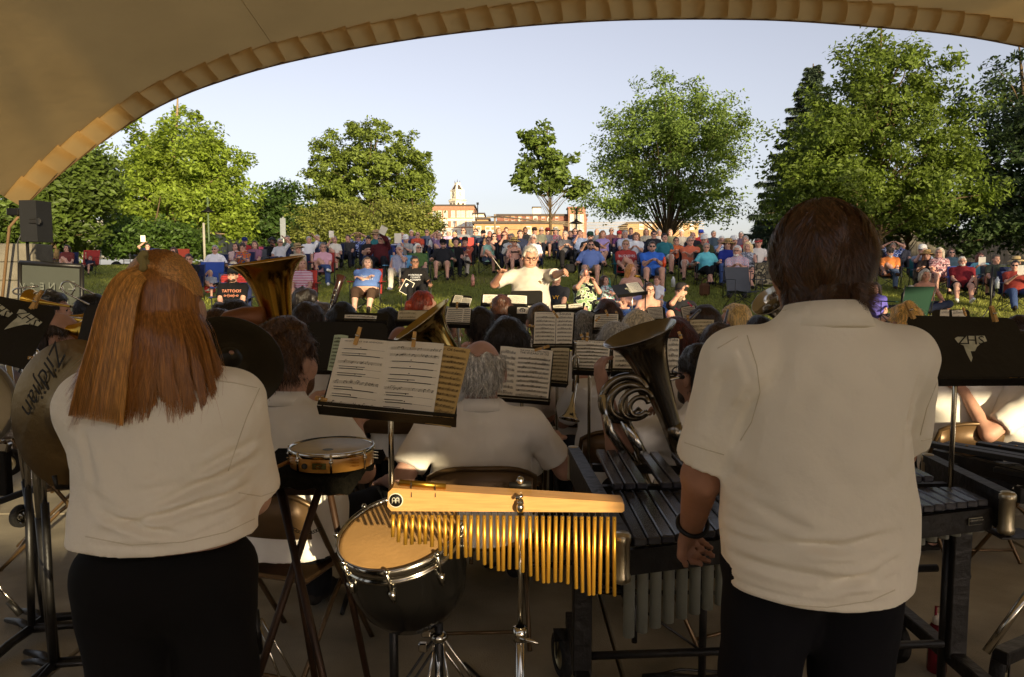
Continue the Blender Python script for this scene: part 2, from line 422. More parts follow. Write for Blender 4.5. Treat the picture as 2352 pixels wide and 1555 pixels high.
def strands(V, F, n, ln, wd, rng, flow=(0, .25, -1), lift=.3, segs=3, jit=.35, frizz=0.):
    "thin tapered hair ribbons rooted on a hair surface; returns V, F arrays to append"
    if not len(F): return np.zeros((0, 3)), np.zeros((0, 4), int)
    k = rng.integers(0, len(F), n); Q = V[F[k]]; wts = rng.random((n, 4, 1)); wts /= wts.sum(1, keepdims=True); P = (Q * wts).sum(1)
    N = np.cross(Q[:, 2] - Q[:, 0], Q[:, 3] - Q[:, 1]); N /= np.linalg.norm(N, axis=1, keepdims=True) + 1e-9
    g = np.asarray(flow, float) + rng.normal(0, jit, (n, 3)); T = g - N * (g * N).sum(1, keepdims=True) * .9; T /= np.linalg.norm(T, axis=1, keepdims=True) + 1e-9
    D = T + N * lift * rng.random((n, 1)); S = np.cross(D, N); S /= np.linalg.norm(S, axis=1, keepdims=True) + 1e-9
    l = ln * rng.uniform(.5, 1.2, (n, 1)); rows = []
    P = P - N * .002
    for i in range(segs + 1):
        t = i / segs; c = P + D * l * t - np.array([0, 0, 1.]) * l * t * t * .3 + rng.normal(0, frizz * t + 1e-6, (n, 3)); wv = wd * (1 - .85 * t)
        rows += [c - S * wv, c + S * wv]
    VV = np.stack(rows, 1).reshape(-1, 3); m = 2 * (segs + 1); base = np.arange(n)[:, None] * m
    FF = np.concatenate([base + np.array([[2 * i, 2 * i + 1, 2 * i + 3, 2 * i + 2]]) for i in range(segs)])
    return VV, FF
def join(*vf):
    V = np.concatenate([np.asarray(v, float) for v, f in vf]); o = 0; Fs = []
    for v, f in vf: Fs.append(np.asarray(f) + o); o += len(v)
    return V, np.concatenate(Fs)
LIPS = mat('lips', '#9c5a4c', .5); EYE = mat('eye_dark', '#241a14', .25); LENS = mat('dark_lens', '#0c0b0b', .08, spec=.8); FRAME = mat('spectacle_frame', '#1b1817', .35)
RUB = mat('shoe_sole', '#3a3630', .8)
class Fig: pass
def person(label, loc, rz, pose='sit', h=.014, s=1., seat=.36, lean=.14, w=1., belly=0., sex='m', skin='c98e70', hair=('short', '4a3626'), L=.22, shirt='e8e2d6', sleeve=.5,
           pants='2b2b33', plen=1., shoes='2a2622', yaw=0., nod=0., tilt=0., Rh=None, Lh=None, Rf=None, Lf=None, rk=None, lk=None, re=(-.5, .4, -.8), le=(.5, .4, -.8), curl=.7, hat=None, hatc='b99a62',
           glass=None, beard=None, collar=False, group=None, seed=None, nstr=0, strl=.03, fold=.006, shirtm=None, pantsm=None, twist=0., hem=None, rpn=(0, 0, -1), lpn=(0, 0, -1), fem=False, cat='person', tank=False, headdy=0., slump=0., hthick=.013, folds=None, hs=1.07, hh=None, strw=.0022):
    sd_ = (hash(label) % 1000 if seed is None else seed); import zlib; sd_ = zlib.crc32(label.encode()) % 1000 / 50.; rng = np.random.default_rng(int(sd_ * 50))
    J = Fig(); shw = (.178 if sex == 'm' else .158) * (1 + (w - 1) * .75); hipw = .092 * w
    if pose == 'stand': pel = A(0, 0, .93)
    elif pose == 'ground': pel = A(0, 0, .11)
    else: pel = A(0, .0, seat + .1)
    MT = rotm(0, -lean); ux = MT @ A(0, 0, 1); fwd = MT @ A(0, -1, 0); TW = rotm(twist)
    def T(x, y, z): return pel + TW @ (MT @ A(x, y, z))
    MTt = TW @ MT
    Lt = .50; sh = T(0, .0, Lt - .07); neck = T(0, .0, Lt + .0)
    H = neck + TW @ (MT @ A(0, -.025 + headdy, .135 + (hs - 1) * .1)) * 1.0; H = neck * .0 + H
    Mh = TW @ (rotm(yaw, nod, tilt) @ rotm(0, -lean * .3))
    shR, shL = T(-shw, .0, Lt - .075), T(shw, .0, Lt - .075)
    d = dict(stand=(A(-.30, -.06, .82), A(.30, -.06, .82)), sit=(A(-.13, -.33, seat + .19), A(.13, -.33, seat + .19)), ground=(A(-.12, -.25, .16), A(.12, -.25, .16)))[pose]
    Rh = A(*Rh) if Rh is not None else d[0]; Lh = A(*Lh) if Lh is not None else d[1]
    eR, wR = ik(shR, Rh, .285, .255, re); eL, wL = ik(shL, Lh, .285, .255, le)
    hR, hL = pel + TW @ A(-hipw, 0, 0), pel + TW @ A(hipw, 0, 0)
    if pose == 'stand': fr, fl, kr, kl = A(-.12, .02, .09), A(.12, .02, .09), (0, -1, 0), (0, -1, 0)
    elif pose == 'ground': fr, fl, kr, kl = A(.13, -.34, .07), A(-.13, -.42, .07), (-1, -.2, .25), (1, -.2, .25)
    else: fr, fl, kr, kl = A(-.14 * w, -.47, .08), A(.14 * w, -.44, .08), (-.12, -1, .7), (.12, -1, .7)
    fr = A(*Rf) if Rf is not None else fr; fl = A(*Lf) if Lf is not None else fl; kr = rk or kr; kl = lk or kl
    kR, aR = ik(hR, fr, .43, .42, kr); kL, aL = ik(hL, fl, .43, .42, kl)
    J.__dict__.update(hs=hs, H=H, Mh=Mh, neck=neck, wR=wR, wL=wL, T=T)
    nk = .056 if sex == 'm' else .047
    b2 = belly
    torso = [E(T(0, .0, .02), A(.165 * w, .125 * (w * .7 + .3), .13), MTt, .05), E(T(0, -.01 - b2 * .5, .14), A(.145 * w + b2 * .35, .105 * (w * .6 + .4) + b2 * .6, .15), MTt, .07),
             E(T(0, .0, .33), A(.165 * w, .115 * (w * .6 + .4), .16), MTt, .07), C(T(-shw * .82, .01, Lt - .095), T(shw * .82, .01, Lt - .095), .064 * (.6 + .4 * w), None, .05), C(T(-.03, .015, Lt - .02), T(-shw * .8, .01, Lt - .075), .05, .045, .05), C(T(.03, .015, Lt - .02), T(shw * .8, .01, Lt - .075), .05, .045, .05), C(T(0, .012, Lt - .06), T(0, .005, Lt), nk + .03, nk + .004, .06)]
    if sex == 'f': torso += [E(T(-.07 * w, -.09 * w, .31), A(.062, .05, .06), MTt, .05), E(T(.07 * w, -.09 * w, .31), A(.062, .05, .06), MTt, .05)]
    aw = .75 + .25 * w if sex == 'm' else .62 + .3 * w
    ua = [(shR, eR), (shL, eL)]; fa = [(eR, wR), (eL, wL)]
    arms = [C(a, b, .055 * aw, .043 * aw, .03) for a, b in ua] + [C(a, b, .044 * aw, .029 * aw, .02) for a, b in fa]
    lw = .55 + .45 * w
    legs = [C(hR, kR, .088 * lw, .06 * lw, .04), C(hL, kL, .088 * lw, .06 * lw, .04)]; shins = [C(kR, aR, .058 * lw, .038 * lw, .02), C(kL, aL, .058 * lw, .038 * lw, .02)]
    for k_, a_ in ((kR, aR), (kL, aL)):
        ax = nrm(a_ - k_); back = A(0, 1, 0) - ax * float(A(0, 1, 0) @ ax); shins.append(E(k_ * .65 + a_ * .35 + back * .018, A(.05 * lw, .05 * lw, .11), I3, .03))
    body = torso + [C(neck - (H - neck) * .15, H + Mh @ A(0, .012, -.05), nk, nk - .002, .04)] + arms + legs + shins
    feet = []
    for k_, a_, sg in ((kR, aR, -1), (kL, aL, 1)):
        sh_ = nrm(a_ - k_); fd = A(sg * .15, -1, 0); fd = nrm(fd - sh_ * float(fd @ sh_) + A(0, 0, 0)); feet.append((a_ + sh_ * .02 - fd * .03, a_ + sh_ * .045 + fd * .14))
        body.append(C(a_ + sh_ * .01, a_ + sh_ * .04 + fd * .14, .036, .026, .03))
    hp = []
    hand(hp, wR, nrm(wR - eR), A(*rpn), curl, 1.0, -1); hand(hp, wL, nrm(wL - eL), A(*lpn), curl, 1.0, 1)
    body += hp + grow(head_prims(H, Mh), H, hs)
    lo, hi = bounds(body, .02); V, F = nets(field(body), lo, hi, h)
    fc = V[F].mean(1); q = (fc - H) @ Mh / hs; mi = np.zeros(len(F), int)
    mi[(np.abs(q[:, 2] + .06) < .008) & (np.abs(q[:, 0]) < .023) & (q[:, 1] < -.06)] = 1
    mi[(np.abs(q[:, 2] - .014) < max(.0065, h * .5)) & (np.abs(np.abs(q[:, 0]) - .031) < max(.011, h * .7)) & (q[:, 1] < -.06)] = 2
    base = V * s
    o = npmesh('person', base, F, (skinm(skin), LIPS, EYE), mi); o.location = loc; o.rotation_euler = (0, 0, rz); WM[o.name] = Matrix.Translation(loc) @ Matrix.Rotation(rz, 4, 'Z')
    tag(o, label, cat, group); J.o = o; J.loc = Vector(loc); J.rz = rz; J.s = s
    def part(name, V, F, mats, mi=None, par=None, smooth=True):
        if len(F) == 0: return None
        return npmesh(name, np.asarray(V) * s, F, mats, mi, smooth, par or o, True)
    J.part = part
    # shirt
    if shirt:
        def sl(a, b, t, r0, r1): e = a + (b - a) * t; return C(a, e + (b - a) * .2, r0, r1, .035, (e, nrm(b - a)))
        pr = list(torso)
        if sleeve > 0:
            if sleeve <= .75:
                for a, b in ua: pr.append(sl(a, b, min(sleeve * 1.5, .95), .061 * aw, .06 * aw))
            else:
                for a, b in ua: pr.append(C(a, b, .06 * aw, .05 * aw, .03))
                for a, b in fa: pr.append(sl(a, b, .9, .051 * aw, .038 * aw))
        hz = hem if hem is not None else (-.16 if pose == 'stand' else -.06)
        pr.append(E(T(0, 0, .06), A(.182 * w, .148 * (w * .7 + .3) + b2 * .3, .42), MTt, .05))
        hp0, hn = T(0, 0, hz), -(MTt @ A(0, 0, 1)); np0, nn = T(0, .015, Lt - (.1 if tank else .03)), MTt @ (A(0, -.35, 1) / 1.06)
        nr = nk + .022
        def ncut(p):
            q = (p - np0); r_ = np.sqrt(((q - np.outer(q @ ux, ux)) ** 2).sum(1)); return np.minimum(q @ nn, (.2 if tank else nr) - r_)
        cuts = [lambda p: (p - hp0) @ hn, ncut]
        if tank:
            def tk(p): q = (p - pel) @ MTt; return np.maximum(np.abs(q[:, 0]) - shw * .78, -(q[:, 2] - .3))
            cuts.append(tk)
        hs_ = hh or max(h, .008); fs = field(pr, .011, lambda p: wav(p, fold, 26, sd_, (1, 1, .55)) + wav(p, fold * .5, 60, sd_ + 3, (1, 1, .8)) + (folds(p) if folds else 0), cuts)
        lo, hi = bounds(pr, .04); V, F = nets(fs, lo, hi, hs_); sm = shirtm or cloth(shirt)
        J.shirt = part('shirt', V, F, (sm,)); J.shirtVF = (V, F)
        if collar:
            m = MB(); M3 = Matrix(MTt.tolist())
            for dz, rr, hh_ in ((0, 1., .03),):
                n = 20; Vc = []; Fc = []
                for i in range(n + 1):
                    a = -math.pi / 2 + .28 + (2 * math.pi - .56) * i / n
                    for r_, z_ in ((nk + .016, Lt + .04), (nk + .024, Lt + .044), (nk + .046, Lt - .005), (nk + .038, Lt - .012)):
                        c = T(math.cos(a) * r_, math.sin(a) * r_ * 1.02 + .008, z_ + (.012 * math.sin(a)))
                        Vc.append(c)
                for i in range(n):
                    for j in range(4): Fc.append((i * 4 + j, (i + 1) * 4 + j, (i + 1) * 4 + (j + 1) % 4, i * 4 + (j + 1) % 4))
            part('collar', np.array(Vc), np.array(Fc), (sm,), None, J.shirt)
    # trousers / shorts / skirt
    if pants:
        pr = [E(pel + ux * .03, A(.168 * w, .13 * (w * .7 + .3), .12), MTt, .05)]; off = .012
        if plen >= 1: pr += [C(hR, kR, .09 * lw, .066 * lw, .05), C(hL, kL, .09 * lw, .066 * lw, .05)] + [C(k_, a_ + (a_ - k_) * .05, .064 * lw, .05 * lw, .02, (a_ + (a_ - k_) * .03, nrm(a_ - k_))) for k_, a_ in ((kR, aR), (kL, aL))]
        elif plen > .5: pr += [C(hR, kR, .09 * lw, .066 * lw, .05), C(hL, kL, .09 * lw, .066 * lw, .05)] + [C(k_, a_, .064 * lw, .05 * lw, .02, (k_ + (a_ - k_) * (plen - .5) * 2, nrm(a_ - k_))) for k_, a_ in ((kR, aR), (kL, aL))]
        else: pr += [C(h_, k_, .095 * lw, .085 * lw, .05, (h_ + (k_ - h_) * min(plen * 2, 1), nrm(k_ - h_))) for h_, k_ in ((hR, kR), (hL, kL))]
        top = T(0, 0, min(.1, (hem if hem is not None else -.06) + .05) if pose == 'stand' else .1)
        fs = field(pr, off, lambda p: wav(p, .005, 30, sd_ + 7), [lambda p: (p - top) @ ux]); lo, hi = bounds(pr, .04); V, F = nets(fs, lo, hi, max(h, .01))
        part('trousers' if plen > .8 else 'shorts' if sex == 'm' or plen < .55 else 'skirt' if fem else 'trousers', V, F, (pantsm or cloth(pants),))
    if shoes:
        for (a_, b_) in feet:
            V, F = nets(field([C(a_, b_, .042, .034, .02), C(a_ * .5 + b_ * .5, b_, .04, .036, .02)]), np.minimum(a_, b_) - .06, np.maximum(a_, b_) + .06, max(h, .01)); part('shoe', V, F, (cloth(shoes),))
    # hair
    if hair:
        st, hc = hair; vf = []
        V, F = hair_mesh(st, H, Mh, max(h * .75, .006), 1., L, sd_, hthick); V = H + (V - H) * hs
        if len(F):
            vf = [(V, F)]
            if nstr: vf.append(strands(V, F, nstr, strl, strw, rng, Mh @ A(0, .35, -1), .8, frizz=.005))
            V, F = join(*vf); part('hair', V, F, (hairm(hc),)); J.hairVF = vf[0]
    if beard:
        def P(x, y, z): return H + Mh @ A(x, y, z)
        bl = .06 if beard.endswith('L') else .0; bc = beard.rstrip('L')
        pr = [E(P(0, -.045, -.075), A(.062, .06, .05), Mh, .02)] + ([C(P(0, -.08, -.1), P(0, -.09, -.1 - bl * 3), .04, .015, .03)] if bl else [])
        ct = lambda p: -np.minimum((((p - H) @ Mh - A(0, -.1, -.06)) ** 2).sum(1) ** .5 - .02, 1)
        ct2 = lambda p: ((p - H) @ Mh)[:, 2] + .045
        fs = field(pr, 0, lambda p: wav(p, .004, 90, sd_), (ct, ct2)); lo, hi = bounds(pr, .02); V, F = nets(fs, lo, hi, max(h * .8, .007)); V = H + (V - H) * hs; part('beard', V, F, (hairm(bc),))
    def hp_(v): return H + Mh @ A(*v)
    if glass:
        m = MB(); M3 = Matrix(Mh.tolist()); gm = LENS if glass == 'sun' else FRAME
        for sg in (-1, 1):
            if glass == 'sun': m.ball(hp_((sg * .033, -.104, .012)), (.026, .007, .02), LENS, 12, M3)
            else: m.tube([hp_((sg * .034 + .024 * math.cos(a), -.106, .012 + .018 * math.sin(a))) for a in np.linspace(0, 2 * math.pi, 13)[:-1]], .0028, FRAME, 5, closed=True)
            m.tube([hp_((sg * .058, -.1, .016)), hp_((sg * .079, -.05, .016)), hp_((sg * .081, .015, .012))], .003, FRAME, 5)
        m.tube([hp_((-.012, -.108, .016)), hp_((.012, -.108, .016))], .0035, FRAME, 5); Hv = Vector(H.tolist()); m.V = [(Hv + (v - Hv) * hs) * s for v in m.V]; m.build('glasses', o, True)
    if hat:
        m = MB(); hm = cloth(hatc); M3 = Matrix(Mh.tolist())
        if hat in ('cap', 'visor'):
            if hat == 'cap': m.lathe([(.098, .0), (.1, .03), (.09, .075), (.06, .1), (.0, .108)], hp_((0, .01, .055)), Mh @ A(0, -.1, 1), hm, 18)
            else: m.lathe([(.098, .0), (.1, .035), (.092, .037)], hp_((0, .01, .05)), Mh @ A(0, -.1, 1), hm, 18)
            n = 9; Vb = []
            for i in range(n):
                a = math.pi * i / (n - 1)
                for r_, dz in ((.094, 0), (.094, .006), (.17, -.018), (.17, -.024)): Vb.append(hp_((math.cos(a) * r_ * (1 if r_ < .1 else .62), -.0 - math.sin(a) * r_ * (.95 if r_ < .1 else 1.0), .062 + dz)))
            m.add(Vb, [(i * 4 + j, (i + 1) * 4 + j, (i + 1) * 4 + (j + 1) % 4, i * 4 + (j + 1) % 4) for i in range(n - 1) for j in range(4)] + [(0, 1, 2, 3), tuple((n - 1) * 4 + j for j in (3, 2, 1, 0))], hm, True)
        else:
            bw = .19 if hat == 'sunhat' else .17
            m.lathe([(bw, -.03), (bw + .002, -.024), (.14, .002), (.1, .004), (.098, .03), (.092, .085), (.07, .102), (0, .104)], hp_((0, .01, .06)), Mh @ A(0, .05, 1), hm, 24)
            m.lathe([(.1005, .006), (.1005, .03), (.099, .03)], hp_((0, .01, .06)), Mh @ A(0, .05, 1), cloth('4a3a28'), 24)
        Hv = Vector(H.tolist()); m.V = [(Hv + (v - Hv) * hs) * s for v in m.V]; m.build('cap' if hat in ('cap', 'visor') else 'sun_hat', o, True)
    J.world = lambda v: Matrix.Translation(loc) @ Matrix.Rotation(rz, 4, 'Z') @ (Vector([float(t) for t in v]) * s)
    return J
def seams(J, lines, m, r=.0013, name='seam'):
    "stitched seams laid along a shirt, found by looking from the camera"
    from mathutils.bvhtree import BVHTree
    V, F = J.shirtVF; W = [J.world(v) for v in V]; bv = BVHTree.FromPolygons(W, [tuple(int(i) for i in f) for f in F]); inv = (Matrix.Translation(J.loc) @ Matrix.Rotation(J.rz, 4, 'Z')).inverted()
    o = Vector((0, 0, CAMZ))
    for L_ in lines:
        P = []; mb = MB()
        for a, b in zip(L_[:-1], L_[1:]):
            for t in range(10):
                q = (a[0] + (b[0] - a[0]) * t / 10, a[1] + (b[1] - a[1]) * t / 10); h = bv.ray_cast(o, (at(*q, 1.) - o).normalized())
                if h[0] is not None: P.append(inv @ (h[0] - (h[0] - o).normalized() * r * .3))
        if len(P) > 3: mb.tube(P, r, m, 5); mb.build(name, J.shirt, True)
def chest_text(J, lines, size, m, z=.33, back=False):
    "words printed on the front of a shirt, following its surface"
    V, F = J.shirtVF; mb = MB(); pts = J.T
    c = V; q = []
    for i, t in enumerate(lines):
        v, f = text_mesh(t, size)
        if not len(v): continue
        P = []
        for x in v:
            g = pts(-x[0] * -1, 0, z + x[1] - i * size * 1.05)
            d2 = (V[:, 0] - g[0]) ** 2 + (V[:, 2] - g[2]) ** 2 + np.where(V[:, 1] > g[1], 1, 0); k = np.argsort(d2)[:4]; y = V[k, 1].min() - .006
            P.append((g[0] * J.s, y * J.s, g[2] * J.s))
        mb.add(P, f, m)
    if mb.F: mb.build('print', J.shirt, True)
# ------------------------------------------------------------------ setting
BX = [10.4, 11.5, 13, 16, 20, 24, 29, 34, 45, 60, 80, 120]; BZ = [0, .38, .76, 1.12, 1.6, 2.0, 2.45, 2.75, 2.9, 3.0, 2.9, -.2]
def lawn(x, y):
    b = np.interp(y, BX, BZ); return b - .035 * np.clip(np.abs(x) - 4, 0, 14) * np.clip((y - 11) / 6, 0, 1)
def grid(name, xs, ys, zf, m, kind='structure', parent=None):
    X, Y = np.meshgrid(xs, ys); Z = zf(X, Y); V = np.stack([X, Y, Z], -1).reshape(-1, 3); nx = len(xs); ny = len(ys)
    i = (np.arange(ny - 1)[:, None] * nx + np.arange(nx - 1)[None]).ravel(); F = np.stack([i, i + 1, i + nx + 1, i + nx], 1)
    return tag(npmesh(name, V, F, (m,)), kind=kind)
# ground
m = mat('city_ground', '#5a5648', .95, var=.2, vscale=.05); g = MB(); g.box((0, 800, -1.2), (4000, 4000, 1), m); tag(g.build('ground'), kind='structure')
def lawn_mat():
    m = mat('lawn_grass', (.17, .185, .028), .9, var=.3, vscale=9, bump=1.0, bscale=45, spec=.1); t = m.node_tree; N = t.nodes; L = t.links
    tc = N.new('ShaderNodeTexCoord'); n = N.new('ShaderNodeTexNoise'); n.inputs['Scale'].default_value = .5; n.inputs['Detail'].default_value = 6; L.new(tc.outputs['Object'], n.inputs[0])
    mx = N.new('ShaderNodeMix'); mx.data_type = 'RGBA'; cr = N.new('ShaderNodeValToRGB'); cr.color_ramp.elements[0].position = .45; cr.color_ramp.elements[1].position = .72; L.new(n.outputs[0], cr.inputs[0])
    b = N['Principled BSDF']; src = b.inputs['Base Color'].links[0].from_socket; L.new(cr.outputs[0], mx.inputs[0]); L.new(src, mx.inputs[6]); mx.inputs[7].default_value = (.2, .18, .05, 1); L.new(mx.outputs[2], b.inputs['Base Color'])
    return m
LAWN = lawn_mat()
grid('lawn', np.linspace(-70, 70, 281), np.concatenate([np.linspace(10.4, 40, 150), np.linspace(40.5, 120, 80)]), lambda x, y: lawn(x, y) + .02 * np.sin(x * 2.1 + y) * np.sin(y * 1.7), LAWN)
# grass blades on the near slope
n = 90000; yy = 10.6 + 22 * RNG.random(n) ** 1.5; xx = (RNG.random(n) - .5) * 2 * (yy * .72 + 1); zz = lawn(xx, yy)
a = RNG.random(n) * 6.28; hh = RNG.uniform(.03, .075, n); wd = .006 + .0004 * yy; dx, dy = np.cos(a), np.sin(a); ln = RNG.normal(0, .025, (n, 2))
P0 = np.stack([xx - dx * wd, yy - dy * wd, zz - .01], 1); P1 = np.stack([xx + dx * wd, yy + dy * wd, zz - .01], 1); P2 = np.stack([xx + ln[:, 0], yy + ln[:, 1], zz + hh], 1)
tag(npmesh('grass', np.stack([P0, P1, P2], 1).reshape(-1, 3), np.arange(n * 3).reshape(-1, 3), (mat('grass_blade', (.2, .215, .034), .7, var=.2, island=.45, trans=.3),), smooth=False), kind='stuff', label='short mown grass growing over the sloping lawn', cat='grass')
# stage floor: concrete slabs with open joints
fm = mat('concrete', '#948b77', .85, var=.34, vscale=2.2, bump=.35, bscale=140, spec=.25)
fl = MB(); ys_ = [-9, -5.6, -2.4, .8, 2.55, 5.0, 7.6, 10.4]; xs_ = [-11, -7.4, -4.2, -1.9, .45, 3.1, 5.7, 8.6, 11]
for i in range(len(xs_) - 1):
    for j in range(len(ys_) - 1):
        x0, x1, y0, y1 = xs_[i] + .006, xs_[i + 1] - .006, ys_[j] + .006, ys_[j + 1] - .006
        fl.box(((x0 + x1) / 2, (y0 + y1) / 2, -.1), (x1 - x0, y1 - y0, .2), fm, None, .008)
tag(fl.build('floor'), kind='structure')
fl = MB(); fl.box((0, .7, -.25), (22.4, 19.6, .26), mat('joint_dirt', '#2c251b', .95)); tag(fl.build('slab_bed'), kind='structure')
# fabric canopy over the stage
fabric = mat('canopy_fabric', '#b8975f', .75, var=.08, vscale=1.1, bump=.4, bscale=5, spec=.2, trans=.66)
AP = [(-420, 900), (-150, 660), (50, 478), (150, 385), (300, 280), (400, 222), (600, 155), (800, 112), (1000, 80), (1200, 58), (1400, 45), (1600, 42), (1800, 45), (2000, 60), (2200, 78), (2352, 107), (2600, 165), (2850, 255), (3100, 385), (3260, 490)]
AP = AP[2:]
apx = np.array([p[0] for p in AP], float); apy = np.array([p[1] for p in AP], float)
arc = np.concatenate([[0], np.cumsum(np.hypot(np.diff(apx), np.diff(apy)))]); ss = np.linspace(0, arc[-1], 64 * 2 + 1)
def smooth_interp(s):
    x = np.interp(s, arc, apx); y = np.interp(s, arc, apy); return x, y
sx_, sy_ = smooth_interp(np.linspace(0, arc[-1], 400)); k = np.ones(21) / 21
pad = lambda v: np.concatenate([2 * v[0] - v[10:0:-1], v, 2 * v[-1] - v[-2:-12:-1]])
sx_, sy_ = np.convolve(pad(sx_), k, 'valid'), np.convolve(pad(sy_), k, 'valid')
ii = np.linspace(0, 399, len(ss)); qx, qy = np.interp(ii, np.arange(400), sx_), np.interp(ii, np.arange(400), sy_)
EDGE = np.array([at(x, y, 9 + 1.2 * ((x - 1550) / 1500) ** 2)[:] for x, y in zip(qx, qy)])
tan_ = np.gradient(EDGE, axis=0); tan_ /= np.linalg.norm(tan_, axis=1, keepdims=True)
up_ = np.cross(tan_, [0, 1., 0]); up_ /= np.linalg.norm(up_, axis=1, keepdims=True); up_ *= np.sign(up_[:, 2:3])
INN = EDGE + up_ * .175 + np.array([0, -.18, 0])
rows = []; nv = 36
for j in range(nv + 1):
    v = j / nv; y = INN[:, 1] + (-6 - INN[:, 1]) * v
    z = INN[:, 2] + 2.3 * v + .02 * np.sin(v * 40 + EDGE[:, 0] * 2) * v * (1 - v)
    rows.append(np.stack([INN[:, 0], y, z], 1))
V = np.concatenate(rows); nx = len(EDGE); i = (np.arange(nv)[:, None] * nx + np.arange(nx - 1)[None]).ravel()
can = thing('canopy', 'tan fabric canopy arching over the whole stage with a pleated hem', 'canopy', (0, 9, 0))
npmesh('roof_fabric', V, np.stack([i, i + 1, i + nx + 1, i + nx], 1), (fabric,), None, True, can)
hm = MB(); npan = 64
for p in range(npan):
    a, b = p * 2, p * 2 + 2; nr = 6; Vp = []; Fp = []
    wob = random.uniform(.6, 1.5); skew = random.uniform(.03, .1)
    for u in range(4):
        t = u / 3; k0 = a - .12 + (b - a) * t * 1.3; k0 = max(k0, 0); f = int(min(k0, nx - 2)); fr = k0 - f
        e = EDGE[f] * (1 - fr) + EDGE[f + 1] * fr; n_ = INN[f] * (1 - fr) + INN[f + 1] * fr; tg = tan_[min(f, nx - 1)]
        for q in range(nr):
            s = q / (nr - 1); c = n_ * (1 - s) + e * s + up_[f] * .025 * (1 - s) + tg * skew * (s - .5)
            c = c + np.array([0, -1., 0]) * (.012 + .085 * t * wob * math.sin(math.pi * min(s * .8 + .1, 1)) + .03 * t) + up_[f] * (-.012 * math.sin(t * math.pi))
            Vp.append(c)
    for u in range(3):
        for q in range(nr - 1): Fp.append((u * nr + q, (u + 1) * nr + q, (u + 1) * nr + q + 1, u * nr + q + 1))
    hm.add(Vp, Fp, fabric, True)
hm.tube([tuple(e + np.array([0, -.005, 0])) for e in EDGE], .016, mat('hem_cord', '#5f4a2e', .7), 6)
hm.build('pleated_hem', can)
sm = MB()
for kx in (26, 52, 76, 100):
    P = [tuple(rows[j][kx] + np.array([0, 0, -.012])) for j in range(nv + 1)]; sm.tube(P, .003, fabric, 5)
sm.build('seam', can)
st = MB(); e0 = EDGE[0]; st.tube([tuple(e0 + np.array([.1, 0, .05])), tuple(e0 + np.array([-.25, .1, -.25])), tuple(e0 + np.array([-.75, .3, -2.6]))], .02, mat('strap', '#6b5236', .8), 6)
st.box(tuple(e0 + np.array([-.12, 0, -.05])), (.16, .05, .1), dkmetal, None, .01); st.build('tie_strap', can)
# added wall, unseen behind the camera: blocks the low sun, holes cut sun patches
bw = MB(); wm = mat('sun_block_tan', '#e0cba2', .9, var=.1, vscale=3, bump=.2, bscale=30)
def wall_rects(x0, x1, z0, z1, holes):
    xs = sorted({x0, x1, *[h[0] for h in holes], *[h[1] for h in holes]}); zs = sorted({z0, z1, *[h[2] for h in holes], *[h[3] for h in holes]})
    for i in range(len(xs) - 1):
        for j in range(len(zs) - 1):
            cx, cz = (xs[i] + xs[i + 1]) / 2, (zs[j] + zs[j + 1]) / 2
            if any(h[0] < cx < h[1] and h[2] < cz < h[3] for h in holes): continue
            bw.box((cx, -6.1, cz), (xs[i + 1] - xs[i], .2, zs[j + 1] - zs[j]), wm)
WALLZ = 4.12
for px_ in (-10.4, -6.2, -2., 2.2, 6.4, 10.4): bw.box((px_, -6.1, .6), (.2, .18, 1.2), wm)  # added posts; the gap below lets sunlit floor bounce fill forward
wall_rects(-10.5, 10.5, 1.2, WALLZ, [(1.3, 2.2, 2.2, 2.56), (2.26, 2.46, 2.5, 2.66), (3.1, 3.88, 2.36, 2.82), (6.9, 7.6, 2.85, 3.15)])
tag(bw.build('sun_block_wall'), 'added unseen tan wall behind the players, pierced to shape the sun', 'wall')
